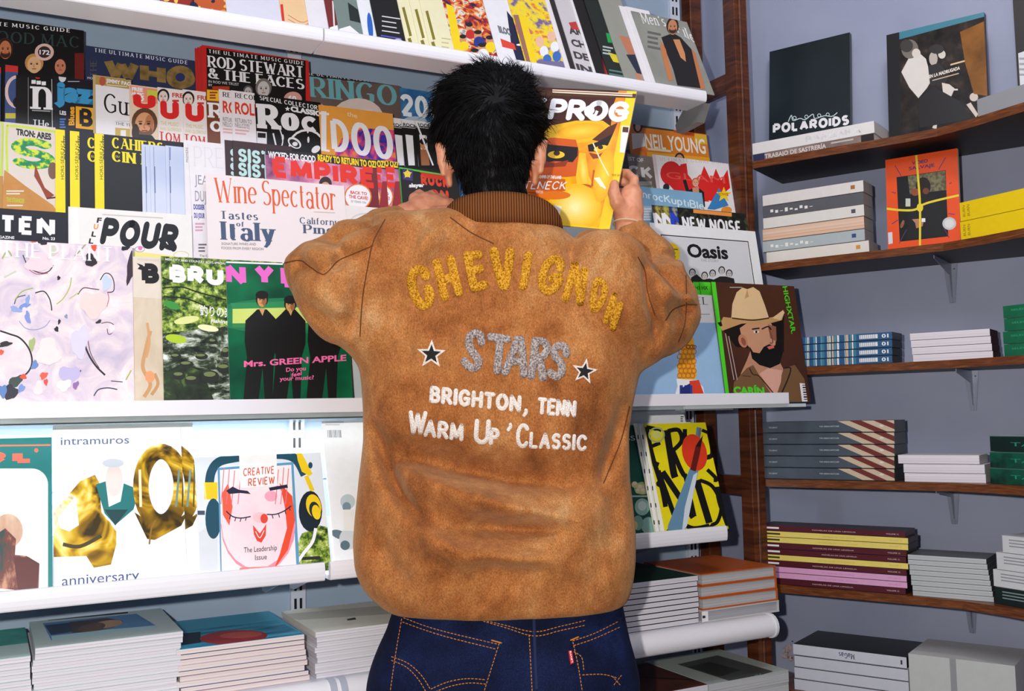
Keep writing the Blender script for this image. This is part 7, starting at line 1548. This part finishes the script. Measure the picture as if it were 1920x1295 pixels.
for words, comma, lab_ in [
    ([('BRIGHTON', (275, 685), (932, 757), 24.5, 3.3)], [[(985, 755), (985, 772), (972, 792)]], 'white embroidered long word of the upper line'), ([('TENN', (1082, 772), (1345, 796), 25, 3.1)], [], 'white embroidered short word ending the upper line'),
    ([('W', (112, 920), (222, 925), 37, 3.4), ('ARM', (232, 938), (500, 972), 25.5, 3.3)], [], 'white embroidered first word of the lowest line'), ([('U', (608, 993), (695, 996), 39, 3.6), ('P', (722, 1000), (768, 1004), 25, 3.3)], [], 'white embroidered two-letter word of the lowest line'),
    ([('C', (920, 1022), (990, 1026), 39, 3.2), ('LASSIC', (1020, 1027), (1428, 1050), 24.5, 2.8)], [[(868, 862), (868, 880), (852, 902)]], 'white embroidered last word of the lowest line')]:
    mb = MB()
    for txt, a, b, h, R_ in words:
        pa, pb = f4(*a), f4(*b); sewn(txt, pa[0], pa[1], pb[0], pb[1], h, R_, up=(.06, -1))
    for cm in comma: pillow(mb, jb, [f4(*p) for p in cm], 3.4, .0012, CW, K=4)
    tag(mb.build('lettering', jacket), lab_)
def star_patch(cx, cy, r0, rot):
    mb = MB()
    for rr_, hgt, m in ((r0, .0012, CW), (r0 * .66, .0019, mat((14, 14, 16), rough=.8))):
        pts = [(cx + (rr_ if k % 2 == 0 else rr_ * .42) * cos(radians(rot + k * 36)), cy + (rr_ if k % 2 == 0 else rr_ * .42) * sin(radians(rot + k * 36))) for k in range(10)]
        c = drop(jb, cx, cy); vs = [c[0] + c[1] * hgt]; 
        for p in pts: q = drop(jb, *p); vs.append(q[0] + q[1] * hgt)
        for p in pts: q = drop(jb, *p); vs.append(q[0] - q[1] * .0005)
        mb.add(vs, [(0, 1 + k, 1 + (k + 1) % 10) for k in range(10)] + [(1 + k, 11 + k, 11 + (k + 1) % 10, 1 + (k + 1) % 10) for k in range(10)], m)
    tag(mb.build('star_patch', jacket), 'black star edged in white')
star_patch(809, 664, 28, -88); star_patch(1096, 696, 25, -80)
SEAM = mat((92, 50, 18), rough=.9)
def seam(pts, R_=1.1, m=SEAM, h=.0005, bvh=None, par=None, name='seam', base=.0005):
    mb = MB(); pillow(mb, bvh or jb, pts, R_, h, m, K=3, base=base); return mb.build(name, par or jacket)
for pts in [[(534, 493), (563, 488), (580, 499), (603, 514), (616, 508), (632, 490), (655, 479), (698, 461)], [(845, 408), (862, 421), (887, 438), (925, 456)], [(722, 412), (704, 444), (697, 462)], [(697, 462), (688, 510), (680, 560), (675, 630)], [(1196, 482), (1210, 510), (1214, 545), (1228, 590)], [(1285, 500), (1287, 560), (1284, 605), (1272, 640)], [(1248, 600), (1262, 580), (1284, 571)], [(1287, 570), (1306, 571)], [(1180, 762), (1163, 830), (1132, 905)]]:
    seam(pts)
# ribbed knit collar
def knit():
    m, t, b = nt('brown_rib_knit'); co = N(t, 'ShaderNodeTexCoord'); wv = N(t, 'ShaderNodeTexWave', i_Scale=70.0, i_Distortion=.4); wv.bands_direction = 'X'
    mp = N(t, 'ShaderNodeMapping'); mp.inputs['Rotation'].default_value = (0, 0, YAW); t.links.new(co.outputs['Object'], mp.inputs['Vector']); t.links.new(mp.outputs[0], wv.inputs['Vector'])
    r = ramp(t, [(0.1, (78, 42, 20)), (0.9, (136, 82, 44))]); t.links.new(wv.outputs['Fac'], r.inputs[0]); t.links.new(r.outputs[0], b.inputs['Base Color']); b.inputs['Roughness'].default_value = .95; b.inputs['Specular IOR Level'].default_value = .1
    bp = N(t, 'ShaderNodeBump', i_Strength=.6, i_Distance=.002); t.links.new(wv.outputs['Fac'], bp.inputs['Height']); t.links.new(bp.outputs[0], b.inputs['Normal'])
    return m
cc = ab(941, 408, 1.772); mb = MB(); nA = 56; prof = [(.106, -.026, .0), (.111, -.016, .4), (.109, .000, .7), (.103, .013, 1.0), (.096, .020, 1.0), (.089, .017, 1.0), (.090, .000, .6), (.094, -.028, 0)]
vs = []
for i in range(nA):
    a = 2 * pi * i / nA
    back = (1 - sin(a)) / 2                 # 1 at the nape
    for (r_, z_, k_) in prof:
        zz = z_ * (.62 + .55 * back) + .006 * back - .012 * (1 - back)
        vs.append(toW(cc + np.array([cos(a) * r_ * .985, sin(a) * r_ * .88, zz - .004 * cos(a)], np.float32)))
m_ = len(prof); mb.add(vs, [(i * m_ + j, i * m_ + (j + 1) % m_, ((i + 1) % nA) * m_ + (j + 1) % m_, ((i + 1) % nA) * m_ + j) for i in range(nA) for j in range(m_)], knit(), True)
tag(mb.build('collar', jacket), 'brown ribbed knit collar')

# ---- jeans
def denim():
    m, t, b = nt('dark_denim'); co = N(t, 'ShaderNodeTexCoord')
    n1 = N(t, 'ShaderNodeTexNoise', i_Scale=14.0, i_Detail=4.0); n2 = N(t, 'ShaderNodeTexNoise', i_Scale=600.0, i_Detail=2.0)
    for n in (n1, n2): t.links.new(co.outputs['Object'], n.inputs['Vector'])
    ad = N(t, 'ShaderNodeMath', operation='MULTIPLY_ADD'); ad.inputs[1].default_value = .5; t.links.new(n1.outputs['Fac'], ad.inputs[0])
    h2 = N(t, 'ShaderNodeMath', operation='MULTIPLY'); h2.inputs[1].default_value = .5; t.links.new(n2.outputs['Fac'], h2.inputs[0]); t.links.new(h2.outputs[0], ad.inputs[2])
    r = ramp(t, [(0.32, (5, 9, 28)), (0.5, (11, 20, 50)), (0.68, (24, 38, 78))]); t.links.new(ad.outputs[0], r.inputs[0]); t.links.new(r.outputs[0], b.inputs['Base Color']); b.inputs['Roughness'].default_value = .85; b.inputs['Specular IOR Level'].default_value = .15
    bp = N(t, 'ShaderNodeBump', i_Strength=.4, i_Distance=.001); t.links.new(n2.outputs['Fac'], bp.inputs['Height']); t.links.new(bp.outputs[0], b.inputs['Normal'])
    return m
DEN = denim()
Q_ = Field((-.40, 1.58, .04), (.36, 2.02, .96), .006)
JR_ = [(1100, 745, 1160, .108), (1140, 736, 1168, .110), (1200, 716, 1180, .122), (1260, 702, 1188, .130), (1300, 694, 1194, .130), (1400, 700, 1190, .122)]
RJ = [(float(ab(930, y, 1.80)[2]), float(ab(l, y, 1.80)[0]), float(ab(r, y, 1.80)[0]), h) for y, l, r, h in JR_][::-1]
sl, X3, Y3, Z3 = Q_.block((-1, 1, 0), (1, 3, 3), 0); zs = Q_.ax[2]
f_ = lambda i: np.interp(zs, [r[0] for r in RJ], [r[i] for r in RJ])[None, None, :].astype(np.float32)
d = ((np.abs((X3 - (f_(1) + f_(2)) / 2) / ((f_(2) - f_(1)) / 2)) ** 2.4 + np.abs((Y3 - 1.805) / f_(3)) ** 2.4) ** (1 / 2.4) - 1) * .11
d = smax(d, Z3 - .905, .006); d = smax(d, float(ab(930, 1330, 1.80)[2]) - Z3, .05); Q_.D = d.astype(np.float32)
for s_ in (-1, 1):
    hp = ab(943, 1290, 1.80) + np.array([s_ * .118, 0, 0], np.float32); kn = np.array([hp[0] + s_ * .012, 1.815, .45], np.float32); an = np.array([kn[0] + s_ * .004, 1.79, .11], np.float32)
    Q_.chain([hp, kn, an], [.112, .092, .088], .03)
Q_.ellip(ab(848, 1285, 1.765), (.10, .10, .10), .04); Q_.ellip(ab(1040, 1285, 1.765), (.10, .10, .10), .04)
jeans, QW, QQ = Q_.mesh('jeans', DEN, man, smooth=2); del Q_
qb = bvh_of(QW, QQ)
THR = mat((190, 116, 36), rough=.8); DEN2 = mat((18, 30, 66), rough=.85, var=.25, scale=300, key='denim_fold')
def stitch(mb, pts, off=0.0):
    pp = resample(smooth_path(pts, 6), 1.2); k = 0
    while k + 3 < len(pp):
        pillow(mb, qb, pp[k:k + 4], .75, .0003, THR, smooth=False, base=.0012, K=2); k += 6
def pocket(outline, lines, tacks, lab):
    mb = MB(); c = [sum(p[i] for p in outline) / len(outline) for i in (0, 1)]
    grid = []
    n = len(outline); rings = 5; vs = []
    cc_ = drop(qb, *c); vs.append(cc_[0] + cc_[1] * .0011)
    op = []
    for i in range(n): op += [(outline[i][0] + (outline[(i + 1) % n][0] - outline[i][0]) * k / 6, outline[i][1] + (outline[(i + 1) % n][1] - outline[i][1]) * k / 6) for k in range(6)]
    for j in range(1, rings + 1):
        for p in op:
            q = drop(qb, c[0] + (p[0] - c[0]) * j / rings, c[1] + (p[1] - c[1]) * j / rings); q = q or cc_
            vs.append(q[0] + q[1] * .0011)
    for p in op:
        q = drop(qb, *p) or cc_; vs.append(q[0] - q[1] * .0006)
    m2 = len(op)
    fs = [(0, 1 + k, 1 + (k + 1) % m2) for k in range(m2)] + [(1 + j * m2 + k, 1 + (j + 1) * m2 + k, 1 + (j + 1) * m2 + (k + 1) % m2, 1 + j * m2 + (k + 1) % m2) for j in range(rings) for k in range(m2)]
    mb.add(vs, fs, DEN, False)
    for l in lines: stitch(mb, l)
    for a_, b_ in tacks: pillow(mb, qb, [a_, b_], 1.3, .0008, THR, smooth=False, base=.0012, K=3)
    return tag(mb.build('back_pocket', jeans), lab)
pocket([(751, 1152), (846, 1180), (941, 1201), (926, 1250), (910, 1310), (850, 1330), (728, 1312), (738, 1230)],
       [[(758, 1158), (800, 1174), (846, 1187), (932, 1207)], [(756, 1166), (800, 1182), (846, 1196), (928, 1216)], [(936, 1206), (920, 1256), (906, 1300)], [(754, 1160), (742, 1230), (732, 1300)], [(735, 1231), (765, 1243), (790, 1265), (808, 1293)], [(735, 1238), (762, 1250), (784, 1272), (800, 1298)], [(809, 1291), (840, 1278), (875, 1272), (912, 1274)], [(812, 1298), (845, 1286), (880, 1280), (910, 1282)]],
       [((752, 1153), (763, 1156)), ((922, 1200), (940, 1205))], 'back pocket with orange arched stitching')
pocket([(1069, 1200), (1110, 1182), (1166, 1152), (1180, 1200), (1186, 1300), (1100, 1325), (1086, 1300), (1078, 1250)],
       [[(1074, 1201), (1112, 1188), (1160, 1164)], [(1076, 1210), (1114, 1197), (1164, 1174)], [(1074, 1204), (1084, 1250), (1092, 1300)], [(1076, 1222), (1090, 1232), (1094, 1255)], [(1092, 1265), (1130, 1264), (1160, 1272)], [(1148, 1268), (1162, 1284)], [(1164, 1266), (1150, 1284)]],
       [((1070, 1200), (1084, 1194))], 'back pocket cut off by the jacket side, with red side tab')
mb = MB(); pillow(mb, qb, [(1001, 1150), (1003, 1220), (1006, 1290)], 3.0, .0012, DEN2, K=4); 
for pts in [[(880, 1156), (940, 1170), (1001, 1184), (1050, 1174), (1100, 1162)], [(900, 1162), (950, 1177), (1002, 1192), (1050, 1182), (1096, 1172)], [(992, 1190), (995, 1240), (998, 1295)]]: stitch(mb, pts)
mb.build('seam', jeans)
mb = MB(); vs = [];
for (x, y) in [(1065, 1221), (1071, 1220), (1075, 1243), (1069, 1246)]: q = drop(qb, x, y); vs.append(q[0] + q[1] * .004)
mb.prism(vs, drop(qb, 1070, 1232)[1] * -.0035, mat((190, 24, 36), rough=.6)); 
c_ = drop(qb, 1070, 1232); tv, tf, ta, tb_, tc = sans_text("LEVI'S", .02); up_ = (vs[0] - vs[3]).normalized(); rt_ = (vs[1] - vs[0]).normalized()
mb.add([(vs[3] + vs[2]) / 2 + rt_ * (.0013 - .0028 * y / tc) * .9 + up_ * (.002 + .0185 * (x - ta) / (tb_ - ta)) + c_[1] * .0003 for x, y in tv], [list(f) for f in tf], (240, 226, 226))
tag(mb.build('tab', jeans), 'small red tab with white letters')
# shoes, below the picture
for s_ in (-1, 1):
    S_ = Field((-.36, 1.62, .0), (.36, 2.10, .16), .006)
    a0 = float(ab(943, 1290, 1.80)[0]) + s_ * .135
    S_.cone((a0, 1.77, .05), (a0 + s_ * .02, 1.93, .045), .046, .044, .02); S_.cone((a0, 1.78, .06), (a0, 1.79, .11), .044, .042, .02)
    sl, X3, Y3, Z3 = S_.block((-1, 1, 0), (1, 3, 3), 0); S_.D = smax(S_.D, .004 - Z3, .003).astype(np.float32)
    S_.mesh('shoe', mat((40, 34, 32), rough=.5), man, smooth=1)
# cord bracelet
mb = MB(); w0 = ab(1177, 421, 1.985); ax_ = Rwr - ab(1179, 398, 1.995); ax_ = ax_ / np.linalg.norm(ax_); e1_ = np.cross(ax_, [0, 1, 0]); e1_ /= np.linalg.norm(e1_); e2_ = np.cross(ax_, e1_)
mb.tube([toW(w0 + (e1_ * cos(k * pi / 12) + e2_ * sin(k * pi / 12)) * .0295 + ax_ * .004 * sin(k * pi / 12 + 1)) for k in range(25)], .0017, mat((214, 186, 150), rough=.7), n=6, caps=False)
tag(mb.build('bracelet', man), 'thin cord bracelet')

# ---- hair: a cap with thousands of locks lying over it
HB_ = Field((-.22, 1.62, 1.50), (.20, 1.98, 1.86), .0042)
HB_.ellip(H(-.004, -.010, .026), (.088, .096, .093), .02); HB_.ellip(H(-.002, -.032, -.035), (.074, .072, .068), .03); HB_.cone(H(.0, -.044, -.06), H(.008, -.034, -.118), .056, .056, .03)
for (x, y, d_, r_) in [(872, 167, 1.80, .032), (905, 160, 1.81, .030), (842, 200, 1.80, .026), (970, 164, 1.80, .030), (992, 210, 1.80, .026), (838, 245, 1.79, .022), (1000, 245, 1.79, .018), (935, 166, 1.82, .030)]: HB_.ellip(ab(x, y, d_), (r_, r_, r_ * .8), .03)
sl, X3, Y3, Z3 = HB_.block((-1, 1, 0), (1, 3, 3), 0)
HB_.D = smax(HB_.D, (Y3 - float(hc[1]) - .035 + np.clip((float(hc[2]) + .055 - Z3), 0, .2) * .42), .02).astype(np.float32)      # forehead and temples stay free
HB_.D += (.004 * np.sin(90 * X3 + 3 * np.sin(60 * Z3)) * np.sin(80 * Z3 + 40 * Y3)).astype(np.float32)
HAIRM, _t, _b = nt('black_brown_hair'); _nz = N(_t, 'ShaderNodeTexNoise', i_Scale=160.0, i_Detail=2.0); _r = ramp(_t, [(0.35, (4, 3, 4)), (0.62, (8, 6, 7)), (0.8, (26, 15, 11))]); _co = N(_t, 'ShaderNodeTexCoord')
_t.links.new(_co.outputs['Object'], _nz.inputs['Vector']); _t.links.new(_nz.outputs['Fac'], _r.inputs[0]); _t.links.new(_r.outputs[0], _b.inputs['Base Color']); _b.inputs['Roughness'].default_value = .5; _b.inputs['Specular IOR Level'].default_value = .13
hair, HW, HQ = HB_.mesh('hair', HAIRM, man, smooth=1); del HB_
hb = bvh_of(HW, HQ)
rg = random.Random(11); mb = MB(); whorl = toW(ab(930, 185, 1.70)); hcW = toW(hc)
faces_c = HW[HQ].mean(axis=1); nF = len(HQ); made = 0
vs_all, fs_all = [], []
while made < 6500:
    f = rg.randrange(nF); p = Vector(faces_c[f]); q = hb.find_nearest(p); n = q[1]
    if n.dot(p - hcW) < 0: n = -n
    if (p - hcW).dot(F0) > .05: continue
    rel = p - whorl; t = rel - n * rel.dot(n)
    if t.length < 1e-4: continue
    t.normalize(); sw = n.cross(t); low = (p.z - hcW.z) < -.02
    d = (t + sw * rg.uniform(-.1, .75) + Vector((0, 0, -.9 if low else -.25)) ); d -= n * d.dot(n); d.normalize()
    L = rg.uniform(.022, .05) * (.62 if low else 1.0); top = p.z - hcW.z > .055; lift = rg.uniform(.0, .26) * (1.3 if top else .35); curl = rg.uniform(-.9, .9) * (1.3 if top else .6)
    k_ = 6; pts = []; x = p - n * .003; dirv = d * (1 - lift * .5) + n * lift; dirv.normalize()
    for i in range(k_):
        pts.append(x.copy()); x = x + dirv * (L / (k_ - 1)); dirv = (dirv + sw * curl * .22 - n * lift * .42 * (i / k_) * 1.6 + Vector((0, 0, -.05))).normalized()
        hq = hb.find_nearest(x)
        if hq[0] is not None and (x - hq[0]).dot(hq[1] if hq[1].dot(hq[0] - hcW) > 0 else -hq[1]) < .0008: x = hq[0] + (hq[1] if hq[1].dot(hq[0] - hcW) > 0 else -hq[1]) * .001
    w0 = rg.uniform(.0005, .0012); o_ = len(vs_all); side = d.cross(n).normalized()
    for i, pt in enumerate(pts):
        w = w0 * (1 - (i / (k_ - 1)) ** 1.6 * .92)
        vs_all += [pt + side * w, pt - side * w, pt + n * w * 1.3]
    for i in range(k_ - 1):
        a = o_ + i * 3
        fs_all += [(a, a + 1, a + 4, a + 3), (a + 1, a + 2, a + 5, a + 4), (a + 2, a, a + 3, a + 5)]
    made += 1
mb.add(vs_all, fs_all, HAIRM, True)
lk = mb.build('locks', hair); lk['kind'] = 'stuff'

# ---- the magazine in his hands
pc = toW(ab(1152, 345, 1.978)); best = None
for al in range(-12, 13):
    for be in range(-12, 13):
        n_ = (-F0 + R0 * al * .035 + ZZ * be * .035).normalized()
        e1 = hit(1194, 171, pc, n_) - hit(1004, 163, pc, n_); e2 = hit(1194, 171, pc, n_) - hit(1143, 431, pc, n_)
        sc_ = abs(e1.normalized().dot(e2.normalized())) * 6 + (al * al + be * be) * .0009
        if best is None or sc_ < best[0]: best = (sc_, n_)
nn = best[1]
rr_ = (hit(1194, 171, pc, nn) - hit(1004, 163, pc, nn)).normalized(); uu = nn.cross(rr_).normalized()
if uu.z < 0: uu = -uu
uu2 = (hit(1194, 171, pc, nn) - hit(1143, 431, pc, nn)).normalized()
FIRE = noisemat('printed_fire_face', [(0.32, (120, 40, 6)), (0.42, (220, 96, 10)), (0.52, (244, 158, 10)), (0.62, (250, 200, 14)), (0.74, (252, 228, 60))], scale=7, detail=4, dist=.6, rough=.26)
c = Cover(pc, nn, rr_, uu2 - rr_ * uu2.dot(rr_), (1000, 163), (1194, 171), thick=.004, base=FIRE)
_q = hit(1143, 431, c.o, c.n) - c.o; c.t0 = _q.dot(c.u)
# sheared to the grip: keep the photo's slanted side edges
YG = (250, 206, 10); OR = (232, 112, 10); DK = (40, 16, 6)
c.poly([(1176, 168), (1200, 170), (1150, 440), (1120, 440), (1150, 300)], (250, 214, 20))
c.poly([(985, 160), (1160, 170), (1150, 196), (1142, 262), (1110, 258), (1060, 250), (1020, 262), (985, 250)], (70, 26, 8)); c.poly([(985, 168), (1196, 176), (1195, 184), (985, 178)], (84, 50, 20))
c.poly([(1010, 262), (1030, 236), (1080, 226), (1130, 226), (1150, 240), (1136, 256), (1100, 266), (1060, 270), (1020, 276)], (248, 190, 20)); c.soft(1090, 246, 46, 15, (246, 176, 16), (253, 214, 70), n=8, rot=-6); c.poly([(1110, 262), (1140, 238), (1158, 230), (1150, 250), (1128, 266)], (90, 36, 6))
c.poly([(985, 262), (1040, 258), (1080, 262), (1090, 300), (1080, 330), (1060, 332), (1010, 328), (985, 320)], (214, 90, 14)); c.poly([(1010, 268), (1040, 272), (1084, 276), (1083, 292), (1074, 304), (1040, 302), (1010, 290)], (24, 10, 8)); c.poly([(1012, 290), (1030, 284), (1056, 284), (1062, 296), (1030, 304), (1012, 304)], (30, 12, 8)); c.ell(1043, 290, 16, 7, (250, 200, 40)); c.ell(1044, 287, 6, 5, (60, 24, 8)); c.poly([(1012, 300), (1040, 306), (1066, 300), (1060, 312), (1020, 314)], (150, 50, 10))
c.poly([(1102, 272), (1120, 266), (1150, 250), (1140, 272), (1120, 284), (1104, 284)], (30, 12, 6)); c.ell(1126, 278, 13, 5, (250, 206, 50), -16); c.ell(1126, 276, 5, 4, (60, 24, 8)); c.poly([(1104, 286), (1122, 290), (1142, 280), (1136, 294), (1112, 298)], (150, 60, 10))
c.poly([(1086, 286), (1098, 288), (1104, 330), (1112, 346), (1098, 356), (1082, 350), (1080, 330)], (250, 196, 30)); c.soft(1094, 320, 9, 34, (248, 190, 30), (254, 226, 110), n=6, rot=-6); c.poly([(1112, 318), (1122, 322), (1120, 346), (1108, 350)], (200, 90, 10)); c.ell(1096, 350, 14, 5, (196, 90, 8)); c.soft(1078, 388, 50, 44, (248, 190, 18), (255, 246, 170), n=10); c.soft(1132, 330, 18, 50, (246, 180, 14), (252, 216, 60), n=7, rot=10); c.poly([(985, 330), (1060, 336), (1060, 358), (1030, 362), (985, 360)], (206, 96, 14)); c.ell(1040, 366, 30, 8, (232, 120, 20))
c.line([(1112, 268), (1126, 300), (1142, 330)], 2.4, (252, 240, 190)); c.poly([(1114, 334), (1124, 332), (1136, 352), (1126, 350)], (252, 244, 214)); c.line([(1126, 346), (1136, 354)], 3, Wt)
c.text('PROG', 1026, 224, 1176, 230, 40, Wt, 'stroke', T=.27, t=.25, rnd_=True, gap=.02)
c.line([(1107 + r_ * cos(a_), 208 + r_ * sin(a_)) for r_, a_ in [(13 - k * .75, k * .62) for k in range(15)]], 5.5, Wt); c.line([(1154, 208), (1176, 209)], 7, Wt)
c.lines(1036, 168, 1186, 1, 4, (240, 226, 200), h=6, slope=.05, rag=0); c.lines(1036, 170, 1186, 1, 4, (120, 60, 20), h=1.6, slope=.05, rag=0); c.text('P', 1014, 196, 1024, 197, 12, Wt, bold=.05)
c.poly([(1166, 236), (1182, 237), (1177, 288), (1162, 286)], Wt); c.poly([(1168, 238), (1179, 239), (1178, 249), (1167, 248)], (90, 50, 10)); c.text('A LAMB OF THE LAMB', 1008, 334, 1052, 336, 6, Wt, bold=.03)
c.text('STENECK', 968, 355, 1060, 356, 16, Wt, 'stroke', T=.13, t=.13, gap=.14, slant=.1); c.text('THE RETURN', 1004, 362, 1018, 363, 5, Wt); c.text('NEW SAMPLE', 1147, 330, 1170, 331, 4, (150, 90, 20)); c.poly([(1040, 384), (1054, 388), (1050, 402), (1040, 404)], (246, 240, 226))
c.poly([(1050, 419), (1146, 430), (1140, 445), (1040, 440)], (252, 214, 10))
root = c.done('magazine', 'yellow magazine with a fierce fiery face, held up by the man')
